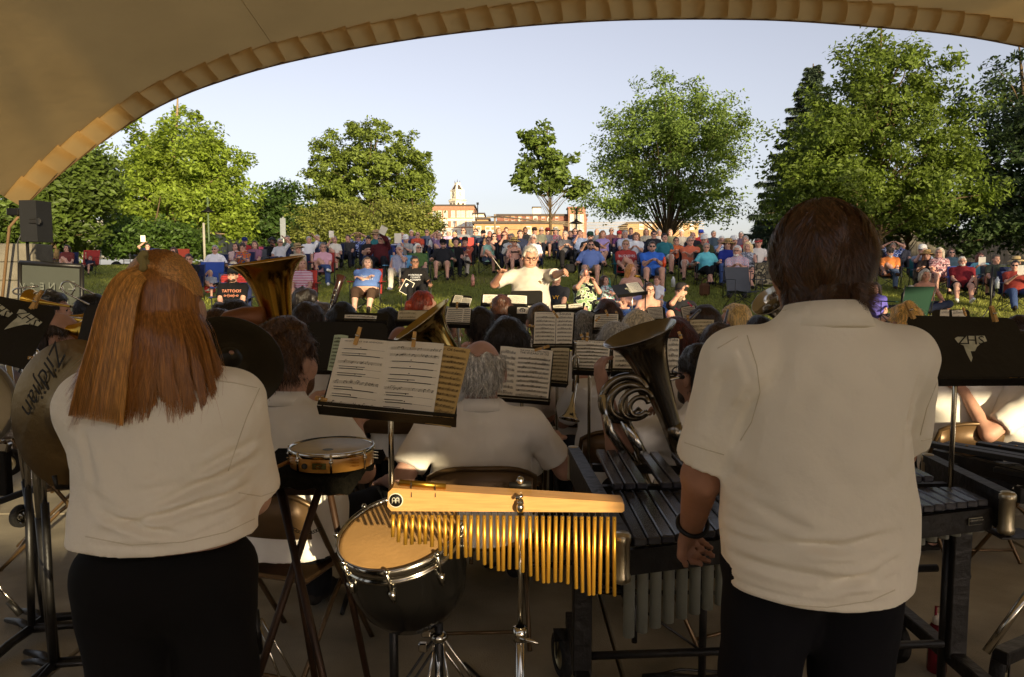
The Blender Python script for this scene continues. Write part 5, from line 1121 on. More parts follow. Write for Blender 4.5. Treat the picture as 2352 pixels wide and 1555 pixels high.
for (z, y) in ((.27, 2.6), (.535, 2.66)):
    a = MB(); a.tube([(.28, y - .04, z), (1.6, y + .05, z)], .0145, frm, 10); a.build('cross_tube', X)
for P_, r_ in (([at(1468, 1395, 2.65), at(1618, 1500, 2.65)], .005), ([at(1470, 1360, 2.75), at(1700, 1362, 2.75)], .008), ([at(1457, 1370, 2.7), at(1457, 1475, 2.7)], .011), ([(1.3, 2.72, .8), (1.26, 2.72, .15)], .02)): a = MB(); a.tube(P_, r_, frm, 8); a.build('brace', X)
kn = MB(); c = Vector((1.672, 2.68, .52)); kn.lathe([(0, .03), (.018, .03), (.022, .024), (.022, .006), (.012, 0)], c, (1, 0, 0), black, 8); kn.build('knob', X)
# second keyboard instrument at the right edge
M2 = thing('marimba', 'grey-barred marimba running off the right edge', 'marimba', (2.4, 3.0, 0)); gb = mat('marimba_bar', '#2b2a29', .4, .2, var=.15)
for k in range(12):
    a = MB(); x = 1.93 + k * .07; ang = -.0; 
    if k % 7 not in (2, 6): a.box((x + .02, 3.02, .9), (.05, .42, .022), gb, Matrix.Rotation(.62, 3, 'Z'), .003); a.lathe([(0, .013), (.006, .012), (.007, .01)], (x - .06, 3.11, .9), (0, 0, 1), brass, 8); a.build('bar', M2)
    a = MB(); a.box((x + .16, 2.72, .86), (.052, .5, .022), gb, Matrix.Rotation(.62, 3, 'Z'), .003); a.build('bar', M2)
for (p0, p1) in (((1.86, 3.2, .875), (2.06, 2.72, .875)), ((1.8, 3.1, .84), (2.9, 3.1, .84)), ((1.95, 2.8, .82), (2.95, 2.8, .82)), ((2.06, 2.5, .8), (2.95, 2.5, .8))):
    a = MB(); P0, P1 = Vector(p0), Vector(p1); d = (P1 - P0).normalized(); s_ = d.cross(Vector((0, 0, 1))) * .02; a.slab([P0 - s_, P1 - s_, P1 + s_, P0 + s_], (0, 0, -.06), frm); a.build('rail', M2)
wc = at(2305, 1368, 2.75); wc.z = .095; wheel(M2, wc, .095, (.75, -.66, 0), .05, mat('cast_rim', '#a99c78', .35, .7)); a = MB(); a.box((wc.x + .06, wc.y - .03, .22), (.3, .06, .05), frm, Matrix.Rotation(.5, 3, 'Z'), .004); a.tube([(wc.x, wc.y, .095), (wc.x + .03, wc.y, .2)], .02, dkmetal, 8); a.build('foot_beam', M2)
a = MB(); a.tube([at(2385, 1330, 2.3), at(2265, 1498, 2.3)], .0125, chrome, 8); a.build('strut', M2); a = MB(); a.box((2.55, 2.9, .45), (.06, .06, .8), frm); a.build('leg', M2)
for i, P_ in enumerate((((-.2, 3.0), (.1, 2.5), (.35, 2.2), (.5, 1.9), (.9, 1.8)), ((1.3, 3.4), (1.1, 2.9), (.7, 2.95), (.2, 2.75)), ((-1.9, 2.6), (-1.4, 2.2), (-1.5, 1.8), (-1.0, 1.5)))):
    a = MB(); a.tube([(x, y, .007) for x, y in P_], .006, black, 6); tag(a.build('floor_cable'), ('black cable curving over the floor below the chimes', 'black cable lying under the xylophone', 'black cable on the floor at the left stands')[i], 'cable')
# water bottle
wb = at(2158, 1390, 2.95); wb.z = 0; t = thing('water_bottle', 'dark red water bottle with white neck on the floor', 'bottle', (wb.x, wb.y, 0)); a = MB(); a.lathe([(0, 0), (.036, 0), (.038, .01), (.038, .17), (.034, .19), (.026, .205)], wb, (0, 0, 1), mat('bottle_red', '#6e1420', .25, var=.1, coat=.4), 20); a.build('body', t); a = MB(); a.lathe([(.026, .205), (.024, .225), (.018, .24), (0, .242)], wb, (0, 0, 1), mat('bottle_white', '#d8cdbd', .4), 16); a.build('neck', t); a = MB(); a.tube([wb + Vector((-.014, 0, .236)), wb + Vector((-.014, 0, .275)), wb + Vector((.012, 0, .275)), wb + Vector((.014, 0, .236))], .006, mat('bottle_loop', '#8a2030', .5), 6); a.build('loop', t)
# ------------------------------------------------------------------ two players standing in front
def foldfn(loc, rz, s, segs, Y=1.52):
    L_ = []
    for (p0, p1, amp, wd) in segs: L_.append((np.array(toL(loc, rz, s, at(*p0, Y))), np.array(toL(loc, rz, s, at(*p1, Y))), amp, wd))
    def f(p):
        d = 0
        for a, b, amp, wd in L_:
            a2, b2 = a[[0, 2]], b[[0, 2]]; q = p[:, [0, 2]] - a2; e = b2 - a2; L2 = e @ e; t = np.clip(q @ e / L2, 0, 1); r = q - t[:, None] * e; dist = np.sqrt((r ** 2).sum(1)) ; sg = (r @ np.array([-e[1], e[0]])) / math.sqrt(L2)
            en = np.clip(np.minimum(t, 1 - t) * 5 + .15, 0, 1); x = sg / wd
            d = d + (amp * np.exp(-(dist / wd) ** 2) * en - .6 * amp * np.exp(-((dist - 1.6 * wd) / wd) ** 2) * en) * np.clip(p[:, 1] * 12 + .3, 0, 1)
        return d.astype(f32)
    return f
def toL(loc, rz, s, P): v = (Matrix.Rotation(-rz, 3, 'Z') @ (Vector(P) - Vector(loc))) / s; return tuple(v)
def hair_curtain(J, roots, path, n, rng, m, name='hair', wd=.0012, segs=16, par=None):
    "long ribbons following path(root,t)->xyz (n,3), head-local"
    ts_ = np.linspace(0, 1, segs + 1); rows = []
    Pp = [path(roots, t) for t in ts_]
    for i in range(segs + 1):
        d = Pp[min(i + 1, segs)] - Pp[max(i - 1, 0)]; d /= np.linalg.norm(d, axis=1, keepdims=True) + 1e-9; out = Pp[i] - np.array([0, .0, min(0, 0)]); out[:, 2] = 0; S = np.cross(d, out + rng.normal(0, .02, out.shape)); S /= np.linalg.norm(S, axis=1, keepdims=True) + 1e-9
        w_ = wd * (1 - .8 * ts_[i] ** 4); rows += [Pp[i] - S * w_, Pp[i] + S * w_]
    V = np.stack(rows, 1).reshape(-1, 3); k = 2 * (segs + 1); b = np.arange(len(roots))[:, None] * k; F = np.concatenate([b + np.array([[2 * i, 2 * i + 1, 2 * i + 3, 2 * i + 2]]) for i in range(segs)])
    return J.part(name, J.H + V @ J.Mh.T * J.hs, F, (m,), None, par)
wl = (-.80, 1.66, 0); s_ = .99
JW = person('woman with long half-tied red hair in white shirt standing at left', wl, math.pi + .08, 'stand', h=.009, hh=.006, s=s_, lean=-.04, w=1.06, sex='f', hair=('base', '6e4018'), L=.2, hthick=.004, hs=1.0, shirtm=mat('knit_shirt', '#efe8d8', .92, var=.02, bump=.4, bscale=13, spec=.1, bdist=.022), shirt='eee8d8', sleeve=.6, pants='100f0f', seed=3, hem=.115, fold=.005, folds=foldfn(wl, math.pi + .08, s_, [((600, 890), (548, 1010), .003, .006), ((548, 1010), (520, 1090), .003, .006), ((250, 1205), (585, 1150), .012, .01), ((430, 1100), (560, 1040), .008, .01), ((300, 1130), (480, 1120), .006, .012), ((165, 1000), (215, 1120), .006, .012), ((540, 930), (590, 1060), .005, .01), ((560, 1130), (640, 1120), .004, .006), ((215, 1170), (420, 1235), .011, .009), ((350, 1160), (575, 1085), .011, .01), ((470, 1140), (560, 1075), .007, .012), ((205, 1225), (590, 1190), .005, .01), ((190, 1130), (330, 1205), .005, .014), ((330, 1010), (345, 1100), .002, .02), ((190, 1243), (400, 1252), .003, .006), ((400, 1252), (600, 1190), .003, .006)]), belly=.03,
            Rh=toL(wl, math.pi, 1, (-.76, 2.0, 1.12)), Lh=toL(wl, math.pi, 1, (-.86, 2.0, 1.0)), re=(-.5, .5, -.9), le=(.5, .5, -.9), yaw=.05, nod=0.05, skin='b98a6c')
rng = np.random.default_rng(11)
def mk_roots(n, zlo, front=-.55):
    an = rng.uniform(front, math.pi - front, n); el = np.arcsin(rng.uniform(zlo, 1, n)); return np.stack([np.cos(el) * np.cos(an) * .09, np.cos(el) * np.sin(an) * .112 + .012, np.sin(el) * .113 + .026], 1)
RH = mat('red_hair', '#9a6226', .34, var=.35, vscale=26, stretch=(8, 8, .6), island=.3, spec=.55, aniso=.5)
ENDZ = -.205
def wpath(r, t):
    n = len(r); ph = np.arctan2(r[:, 1] - .012, r[:, 0]); jit = np.sin(np.arange(n) * 12.9898) ; j2 = np.sin(np.arange(n) * 78.233)
    clump = np.round((ph + j2 * .05) * 7) / 7; end = ENDZ + .045 * j2 * abs(1) * np.abs(j2) + .015 * np.sin(clump * 17)
    x1 = np.cos(ph) * (.088 + .0 * t); y1 = np.sin(ph) * .108 + .014
    tt = min(t / .32, 1.0); tt = tt * tt * (3 - 2 * tt); el0 = np.arcsin(np.clip((r[:, 2] - .026) / .113, -1, 1)); el = el0 * (1 - tt) + np.minimum(el0, -.15) * tt
    sx = np.cos(el) * np.cos(ph) * .084; sy = np.cos(el) * np.sin(ph) * .108 + .012; sz = np.sin(el) * .115 + .026
    q = np.clip((t - .12) / .88, 0, 1); q = q * q * (1.6 - .6 * q); spread = 1 + q * (.62 + .3 * jit) ; X_ = sx * spread + .012 * q * np.sin(q * 5 + jit * 3) + (clump * .0); Y_ = np.maximum(sy, .02) * (1 - q) + q * (.075 + .055 * np.sin(ph) + .012 * jit) + .02 * np.sin(q * 3.1)
    Z_ = sz * (1 - q) + end * q
    X_ += q * q * .02 * np.sin(clump * 23); Y_ += q ** 3 * .012 * np.sin(clump * 31)
    return np.stack([X_, Y_, Z_], 1)
hair_curtain(JW, mk_roots(12000, -.25), wpath, 0, rng, RH, 'long_hair', .0008, 18)
# half-ponytail gathered left of centre (world left = local +x)
tie = np.array([-.004, .092, .084])
def ppath(r, t):
    n = len(r); j = np.sin(np.arange(n) * 12.9898); j2 = np.sin(np.arange(n) * 78.233); k = min(t / .3, 1); q = max((t - .3) / .7, 0)
    P = r * (1 - k) + (tie + np.stack([j, j2, j * j2], 1) * .012) * k; nr = np.linalg.norm((P - [0, .012, .026]) / [.087, .108, .114], axis=1, keepdims=True); P = np.where((k < 1), (P - [0, .012, .026]) / np.minimum(nr, 1) * 1.0 + [0, .012, .026], P)
    fall = np.stack([.012 + .042 * j * np.sqrt(q) + (.08 * q ** .6) + .0 * j, .062 * math.sqrt(q) * (1 + .3 * j2) * (1 - .25 * q) + 0 * j, .02 * math.sin(min(q * 6, 3.14)) - q * (.29 + .03 * j2)], 1) * (q > 0)
    return P + fall
rr_ = mk_roots(14000, .05, -1.0); ph_ = np.arctan2(rr_[:, 1] - .012, rr_[:, 0]); rr_ = rr_[np.abs(np.sin(ph_)) * np.sign(np.sin(ph_)) < .42][:4300] * [.955, .955, .97]; hair_curtain(JW, rr_, ppath, 0, rng, mat('red_hair_light', '#c08840', .33, var=.35, vscale=26, stretch=(8, 8, .6), island=.4, spec=.55), 'ponytail', .0009, 20)
# stray flyaway hairs
def fpath(r, t): n = len(r); j = np.sin(np.arange(n) * 5.77); j2 = np.sin(np.arange(n) * 91.7); P = wpath(r, t); return P + np.stack([.03 * j * t + .012 * np.sin(t * 9 + j2 * 6), .025 * j2 * t + .01 * j, .012 * np.sin(t * 7 + j * 9)], 1) * t
hair_curtain(JW, mk_roots(700, -.25), fpath, 0, rng, RH, 'flyaway_hair', .00035, 18)
m = MB(); M3 = Matrix(JW.Mh.tolist()); pc = JW.H + JW.Mh @ tie.astype(f32) * JW.hs; ring = [pc + JW.Mh @ A(.012 + .003 * math.sin(q * 3), .008 + .012 * math.cos(q), .004 + .017 * math.sin(q)) for q in np.linspace(0, 2 * math.pi, 17)[:-1]]
m.tube(ring, [.008 + .0014 * math.sin(i * 2.4) for i in range(16)], cloth('93854a'), 8, closed=True); m.build('scrunchie', JW.o, True)
ml = (.70, 1.66, 0); ms_ = 1.06; rzm = math.pi + .05
JM = person('tall man with shaggy brown hair in white polo shirt at the xylophone', ml, rzm, 'stand', h=.009, hh=.006, s=ms_, lean=-.02, w=1.04, belly=.05, hair=('shag', '2a190e'), hs=.93, shirtm=mat('pique_shirt', '#f0e9d8', .92, var=.02, bump=.38, bscale=11, spec=.1, bdist=.024), shirt='f0e9d8', sleeve=.56, pants='131318', collar=True, seed=5, hem=-.055, fold=.005, folds=foldfn(ml, rzm, ms_, [((1650, 790), (1590, 980), .008, .016), ((1705, 850), (1670, 1010), .008, .016), ((1720, 800), (1745, 890), .004, .007), ((1745, 890), (1700, 1010), .005, .008), ((1800, 860), (1770, 960), .005, .02), ((2165, 850), (2120, 1000), .004, .008), ((1690, 1265), (2050, 1215), .009, .011), ((1640, 830), (1600, 1000), .009, .012), ((1760, 900), (1730, 1080), .006, .014), ((1830, 760), (1800, 900), .004, .016), ((1700, 1150), (1850, 1210), .006, .012), ((1680, 1220), (1960, 1250), .007, .01), ((2140, 930), (2080, 1080), .006, .012), ((1575, 1015), (1675, 1045), .004, .006), ((2110, 1015), (2180, 1000), .004, .006), ((1700, 1305), (2040, 1315), .009, .011), ((1850, 1340), (2060, 1275), .009, .01), ((1660, 1180), (1900, 1230), .004, .016), ((1655, 1367), (2060, 1370), .003, .006), ((1690, 1090), (1800, 1180), .004, .018), ((2110, 1050), (2000, 1130), .004, .018), ((1790, 715), (2040, 705), .003, .007)]), yaw=.5, nod=.1, skin='a8714f',
            Lh=toL(ml, rzm, ms_, at(1588, 1210, 1.93)), Rh=toL(ml, rzm, ms_, at(2015, 1190, 2.0)), re=(-1, .7, -.3), le=(.5, .8, -.4), curl=.95, lpn=(-.5, -.3, -.8), rpn=(.5, -.3, -.8))
rng = np.random.default_rng(12)
def mpath(r, t):
    n = len(r); j = np.sin(np.arange(n) * 12.9898); j2 = np.sin(np.arange(n) * 78.233); ph = np.arctan2(r[:, 1] - .012, r[:, 0]); el0 = np.arcsin(np.clip((r[:, 2] - .026) / .113, -1, 1)); L_ = 1.15 + .35 * j2; el = el0 - t * L_; el = np.maximum(el, -.75 + .1 * j)
    ov = np.maximum(-.75 - (el0 - t * L_), 0); cl = np.sin(ph * 9 + j * .6); rad = 1.09 + .05 * t * (.5 + .5 * j) + .045 * np.sin(t * 9 + ph * 5 + j2 * .8) + .06 * cl * t; ph2 = ph + .16 * np.sin(t * 5 + cl * 2 + el0 * 3)
    X_ = np.cos(el) * np.cos(ph2) * .094 * rad; Y_ = np.cos(el) * np.sin(ph2) * .108 * rad + .012; Z_ = np.sin(el) * .112 * (1.12 + .03 * cl) + .026 - ov * .06
    fl = np.clip(t - .75, 0, 1) * 4; X_ += (np.cos(ph) * .012 - .008) * fl * fl * (.6 + .6 * cl); Y_ += np.sin(ph) * .012 * fl * fl
    return np.stack([X_, Y_, Z_], 1)
hair_curtain(JM, mk_roots(13000, -.55, -.75), mpath, 0, rng, mat('brown_hair', '#4a2e16', .34, var=.35, vscale=26, stretch=(6, 6, 2), island=.45, spec=.5), 'shaggy_hair', .0008, 12)
m = MB(); wv = JM.wL; fa_ = nrm(JM.wL - JM.T(0, 0, 0)); wd_ = nrm(JM.wL - (JM.T(.2, 0, .2)))
fdir = Vector((0, 0, 1)); 
sm_ = mat('seam_thread', '#d6ccb4', .9)
seams(JM, [[(1716, 770), (1738, 840), (1746, 900), (1726, 970), (1698, 1016)], [(2172, 790), (2155, 870), (2128, 940), (2112, 1006)], [(1650, 1352), (1760, 1385), (1900, 1395), (2000, 1380), (2062, 1352)], [(1572, 1016), (1620, 1032), (1668, 1046)], [(2116, 1012), (2176, 1000)], [(1785, 716), (1850, 703), (1930, 697), (2005, 699)], [(1648, 800), (1700, 770)]], sm_)
seams(JW, [[(596, 892), (566, 960), (545, 1020), (522, 1088)], [(196, 1232), (300, 1252), (420, 1245), (520, 1222), (592, 1188)], [(548, 1132), (600, 1140), (646, 1124)], [(480, 872), (540, 880), (596, 892)]], sm_, .0012)
# wristband round the left wrist
el_ = JM.wL + (np.asarray(JM.T(.178, 0, .42)) - JM.wL) * .12; axv = Vector((np.asarray(JM.T(.23, .05, .25)) - JM.wL).tolist()).normalized(); q_ = axv.to_track_quat('Z', 'Y').to_matrix(); cw = Vector(JM.wL.tolist()) + axv * .02
m.tube([(cw + q_ @ Vector((.037 * math.cos(a_), .034 * math.sin(a_), .004 * math.sin(a_ * 2)))) * ms_ for a_ in np.linspace(0, 6.283, 21)[:-1]], .0065, mat('band_black', '#0f0e0d', .5), 6, closed=True); m.build('wristband', JM.o, True)
hL_ = JM.world(JM.wL); a = MB(); e_ = at(1600, 1130, 2.35); a.tube([hL_ + Vector((0, .06, -.05)), e_], .0035, mat('rattan', '#a58a58', .6), 6); a.ball(e_, .016, mat('mallet_head', '#23242c', .5), 10); mo = a.build('mallet'); tag(mo, 'rattan mallet with dark head in the xylophone player\'s left hand', 'mallet')
# ------------------------------------------------------------------ the band
def folding_chair_proto():
    t = thing('folding_chair', 'brown steel folding chair', 'folding chair', (0, -50, 0)); bm = mat('chair_brown', '#6a5236', .38, .3, var=.12); fm_ = mat('chair_frame', '#5c482f', .35, .5)
    def at_(m, n): o = m.build(n, t, True); return o
    a = MB(); n = 13; Vs = []
    for i in range(n):
        s = i / (n - 1) * 2 - 1; x = .225 * s; zt = .80 - .055 * abs(s) ** 3.5; y = .2 + .045 * (1 - s * s)
        Vs += [(x, y - .02, .61), (x, y, zt), (x, y + .006, zt), (x, y - .014, .61)]
    a.add([Vector(v) for v in Vs], [(i * 4 + j, (i + 1) * 4 + j, (i + 1) * 4 + (j + 1) % 4, i * 4 + (j + 1) % 4) for i in range(n - 1) for j in range(4)] + [(3, 2, 1, 0), tuple(n * 4 - 4 + j for j in range(4))], bm, True); at_(a, 'backrest')
    a = MB(); a.box((0, -.02, .43), (.4, .4, .022), bm, None, .01); at_(a, 'seat')
    a = MB(); pts = [(-.23, -.28, .0), (-.23, .0, .43), (-.235, .2, .74)] + [(.235 * s / 6, .2 + .05 * (1 - (s / 6) ** 2), .80 - .05 * abs(s / 6) ** 3.5) for s in range(-6, 7)] + [(.235, .2, .74), (.23, .0, .43), (.23, -.28, 0)]
    a.tube([Vector(p) for p in pts], .0115, fm_, 7); at_(a, 'front_frame')
    for sx in (-1, 1): a = MB(); a.tube([(sx * .205, .3, 0), (sx * .205, .0, .3), (sx * .205, -.16, .42)], .011, fm_, 7); at_(a, 'rear_leg')
    a = MB(); a.tube([(-.205, .24, .06), (.205, .24, .06)], .009, fm_, 6); at_(a, 'stretcher')
    return t
FCH = folding_chair_proto(); FCH_USED = [False]
def folding_chair(loc, rz, label, sc=1.):
    if not FCH_USED[0]: FCH_USED[0] = True; FCH.location = loc; FCH.rotation_euler = (0, 0, rz); FCH['label'] = label; FCH['group'] = 'folding chairs of the band'; return FCH
    return copy_thing(FCH, loc, rz, label, 'folding chairs of the band')
def mus(px, py, Y, label, who, rz=math.pi, chair=True, **kw):
    P = at(px, py, Y); top = 1.312 + (.03 if kw.get('hair') and kw['hair'][0] in ('curly', 'bun') else 0)
    s = min(max(P.z / top, .9), 1.1); seat = .36 + max(0, (P.z / s - top)); kw.setdefault('collar', Y < 5); kw.setdefault('w', 1.05); kw.setdefault('shirt', 'ece6da'); kw.setdefault('pants', '17171a')
    kw.setdefault('Rh', (-.1, -.34, .86)); kw.setdefault('Lh', (.12, -.3, .92)); kw.setdefault('h', .0105 if Y < 4 else .013); kw.setdefault('hs', 1.13); kw.setdefault('nstr', 2200 if Y < 6 else 900); kw.setdefault('strl', .035); kw.setdefault('lean', .02)
    dl = kw.pop('dz', 0); J = person(label, (P.x, Y, 0), rz, 'sit', s=s, seat=(.36 + max(0, (P.z / s - 1.312))) if P.z / s > 1.32 else .37, group='musicians of the band', **kw)
    if chair: folding_chair((P.x, Y, 0), rz, 'brown folding chair under the ' + who)
    return J
A_ = math.pi
mus(652, 708, 3.05, 'musician with curly brown hair and beard right of the red-haired woman', 'curly brown-haired player', A_ - .3, hair=('curly', '4a2f18'), beard='5a3a20', w=1.18, belly=.03, skin='c08a68', h=.0095, nstr=3500, strl=.03, yaw=-.1, hs=1.14)
mus(1105, 757, 3.4, 'balding white-haired man seated behind the chime bars', 'balding white-haired man', A_ + .05, hair=('fringe', 'cfcbc2'), w=1.25, belly=.07, hs=1.16, skin='bd8a70', h=.0095, nstr=4200, strl=.032, Lh=(.42, -.1, .62), Rh=(-.36, -.3, .75))
mus(920, 731, 5.0, 'bald tan-headed man behind the slanted brass bell', 'bald tan-headed man', A_, hair=None, skin='9c623f', h=.011)
eup = mus(1615, 767, 3.4, 'dark-haired man with glasses hugging a silver euphonium', 'euphonium player with glasses', A_ + .42, hair=('short', '1d130d'), glass='clear', beard='1d130d', w=1.18, h=.0095, nstr=2200, strl=.02, skin='b07a58', Lh=toL(at(1615, 767, 3.4) * Vector((1, 1, 0)) if False else (at(1615, 767, 3.4).x, 3.4, 0), A_ + .42, 1.05, at(1385, 885, 3.12)), le=(1, .3, -.9), lpn=(-1, 0, 0), curl=.9)
mus(1415, 722, 4.2, 'grey-haired man in white shirt behind the silver euphonium bell', 'grey-haired man behind the euphonium', A_ + .1, hair=('short', 'b5b1a8'), w=1.12, nstr=2200, h=.011)
mus(1165, 708, 4.4, 'musician with thick dark hair beside the balding man', 'thick dark-haired player', A_, hair=('bob', '1c1510'), L=.07, nstr=1800, h=.011)
mus(1103, 687, 5.6, 'man with short-cropped brown hair and visible ears in mid band', 'short-cropped brown-haired man', A_, hair=('short', '2a1d13'))
mus(1152, 663, 7.4, 'woman with hair in a bun and flower clip before the conductor', 'woman with hair bun', A_, hair=('bun', '45281a'), sex='f')
mus(1240, 682, 6.4, 'woman with smooth ponytail below the conductor', 'ponytailed woman below the conductor', A_, hair=('pony', '6a5232'), sex='f', L=.16)
mus(1343, 700, 5.2, 'older man with wavy grey hair facing the open pages', 'wavy grey-haired man', A_ - .15, hair=('short', '9d9990'), w=1.1)
mus(1395, 672, 6.6, 'woman with long straight dark brown hair in front row', 'woman with long straight dark hair', A_ + .2, hair=('long', '34190f'), L=.24, sex='f')
mus(1466, 697, 5.6, 'woman with long pale blond-white hair in mid band', 'pale blond-haired woman', A_, hair=('long', 'c4b89c'), L=.17, sex='f')
mus(1553, 712, 4.8, 'woman with long dark auburn hair beside the euphonium bell', 'auburn-haired woman', A_, hair=('long', '4c1c0f'), L=.3, sex='f', nstr=2200, strl=.06, h=.011)
mus(1620, 685, 6.0, 'young clarinet player with brown hair facing left', 'young clarinet player', -1.95, hair=('short', '2c1b10'))
mus(1692, 683, 6.6, 'blond woman playing clarinet in profile facing left', 'blond clarinet player', -1.85, hair=('bob', 'd2b273'), L=.14, sex='f')
mus(1652, 724, 4.4, 'man with close-cut brown hair left of the tall man', 'man with close-cut brown hair', A_, hair=('short', '3a2717'), nstr=1600)
mus(1745, 712, 5.4, 'dark-haired player under the silver horn bell', 'player under the horn bell', A_, hair=('short', '2a1e16'))
mus(970, 655, 7.2, 'flute player with red ponytail and orange ribbon facing right', 'red-haired flute player', 2.05, hair=('pony', '8a3117'), L=.15, sex='f')
mus(1014, 685, 5.9, 'grey-haired man half hidden by the slanted brass bell', 'grey-haired man by the brass bell', A_ - .3, hair=('short', '85817a'))
mus(890, 690, 5.6, 'man with short black hair in mid band at left', 'man with short black hair', A_, hair=('short', '110e0c'))
mus(787, 678, 6.2, 'woman with glossy black bob beside the bassoon', 'woman with black bob', A_ - .2, hair=('bob', '0d0b0b'), L=.14, sex='f')
mus(708, 676, 5.2, 'short-haired man with glasses right of the tuba bell', 'man with glasses by the tuba', A_ - .5, hair=('short', '33241a'), glass='clear')
mus(700, 650, 6.9, 'young man with dark wavy hair behind the tuba bell', 'young man behind the tuba', A_ - .6, hair=('curly', '1a130f'), glass='clear')
mus(738, 679, 6.5, 'man with grey-brown hair and glasses holding the bassoon', 'bassoon player', 2.2, hair=('short', '6a5b4a'), glass='clear')
mus(540, 672, 5.4, 'woman with pinned-up dark hair and glasses facing right', 'woman with pinned-up dark hair', 2.2, hair=('bun', '211712'), glass='clear', sex='f')
mus(497, 690, 4.7, 'young man with short brown hair and glasses in front of the tuba', 'tuba player with glasses', 2.4, hair=('short', '4a3320'), glass='clear', w=1.15)
mus(128, 690, 4.3, 'bald trombone player in profile behind the tilted stand', 'bald trombone player', 1.95, hair=('fringe', '3c2c20'), beard='2a1d14', skin='b5805f', w=1.12)
mus(212, 658, 5.8, 'trombone player with black hair and full black beard', 'black-bearded trombone player', 1.9, hair=('short', '14100d'), beard='14100d', skin='b98563')
mus(118, 658, 6.4, 'dark-haired trombone player in front of the grey banner', 'dark-haired trombone player', 1.9, hair=('curly', '14100d'))
mus(2082, 683, 6.0, 'player with curly golden hair behind the ZHS stand', 'curly golden-haired player', A_ + .2, hair=('curly', 'c79e55'), sex='f', L=.2)
mus(2215, 742, 4.4, 'player in white shirt hidden behind the ZHS stand', 'player behind the ZHS stand', A_, hair=('short', '3a281c'), w=1.1)
mus(2345, 706, 4.9, 'woman with hair pulled back at the right edge facing left', 'woman with pulled-back hair', -1.7, hair=('bun', '2c1a12'), sex='f')
mus(2352, 742, 4.3, 'woman with headband and dark curls at the right edge', 'woman with headband', -1.9, hair=('long', '20150f'), sex='f', w=1.2)
mus(2400, 722, 5.4, 'grey-curled woman at the right edge of the band', 'grey-curled woman', -1.7, hair=('curly', 'a49a88'), sex='f')
# instruments ---------------------------------------------------------------
def bell(mb, c, ax, r, L, m, r1=None):
    "flared bell with rim; c = rim centre, ax = direction the mouth faces"
    ax = Vector(ax).normalized(); r1 = r1 or r * .17; P = []
    for i in range(17): s = i / 16; P.append((r1 + (r - r1) * ((.5 * s ** 1.4 + .5 * s ** 9) if r1 > .012 else (.25 * s ** 2 + .75 * s ** 9)), -L * (1 - s)))
    mb.lathe(P + [(r * 1.012, .004), (r * .99, .005)] + [(max(q[0] - .004, .004), q[1] + .002) for q in P[::-1]], c, ax, m, 40); return Vector(c) - ax * L
def coil(mb, c, u, v, ru, rv, r, m, a0=0, a1=6.283, n=24): mb.tube([Vector(c) + Vector(u) * ru * math.cos(a0 + (a1 - a0) * i / n) + Vector(v) * rv * math.sin(a0 + (a1 - a0) * i / n) for i in range(n + 1)], r, m, 10)
def horn(name, label, c, ax, r, L, m, coils=True, side=(1, 0, 0), cat='horn', drop=.35, sc=1.):
    t = thing(name, label, cat, tuple(c)); a = MB(); e = bell(a, c, ax, r, L, m, r * .27); a.build('bell', t); ax = Vector(ax).normalized(); a = MB(); d = Vector(side).normalized(); r1 = r * .27
    e2 = e - ax * drop; a.tube([e + ax * .01, e - ax * .05, e2, e2 - ax * .06 * sc + d * .04, e2 - ax * .08 * sc + d * .12 * sc, e2 + d * .2 * sc, e + d * .2 * sc - ax * .05], [r1, r1 * .98, r1 * .8, r1 * .78, r1 * .72, r1 * .6, r1 * .4], m, 12); a.build('body_tube', t)
    if coils:
        q = e - ax * drop * .45 + d * .1
        for k, (ru, rv) in enumerate(((.13, .1), (.09, .065), (.06, .045))): a = MB(); coil(a, q - d * .02 * k + Vector((0, -.03 * k, 0)), d, ax, ru * sc, rv * sc, .011 * sc, m); a.build('coil', t)
        for k in range(3): a = MB(); p = q + d * (.04 + .035 * k) * sc + Vector((0, -.05, 0)); a.tube([p - ax * .08 * sc, p + ax * .06 * sc], .015 * sc, m, 10); a.tube([p + ax * .06 * sc, p + ax * .09 * sc], .005, m, 6); a.lathe([(0, .004), (.011, .003), (.011, 0)], p + ax * .09 * sc, ax, m, 10); a.build('valve', t)
    return t
YT = 4.0; c = at(614, 600, YT); th = horn('tuba', 'polished gold tuba with wide bell raised above the players', c, (-.13, -.1, 1), .2, .52, brass, True, (-1, .1, 0), 'tuba', .3, 1.6)
a = MB(); e = at(540, 760, 3.9); a.tube([at(500, 800, 3.95), at(505, 765, 3.9), at(530, 738, 3.9), at(565, 730, 3.9), at(605, 728, 3.9)], [.05, .055, .06, .06, .055], mat('tuba_bow', '#7a4a28', .45, .35, var=.1), 14); a.build('upper_bow', th); a = MB(); a.tube([at(570, 765, 3.6), at(580, 760, 3.6), at(592, 762, 3.6), at(600, 768, 3.6)], .008, brass, 8); a.build('guard_ring', th)
c = at(967, 736, 4.2); horn('sousaphone_bell', 'brass horn with slanted bell opening up to the left', c, (-.58, -.12, .78), .195, .42, mat('old_brass', '#a98f55', .14, 1, var=.15), False, (1, .3, 0), 'horn', .25)
c = at(1469, 766, 3.1); horn('euphonium', 'silver euphonium with large slanted bell and round coils', c, (-.35, -.1, .93), .158, .42, mat('tarnished_silver', '#7d7568', .2, 1, var=.2), False, (-1, 0, .0), 'euphonium', .3)
tarn = mat('tarnished_silver', '#7d7568', .2, 1, var=.2); eo = [o for o in COL.objects if o.name.startswith('euphonium')][0]
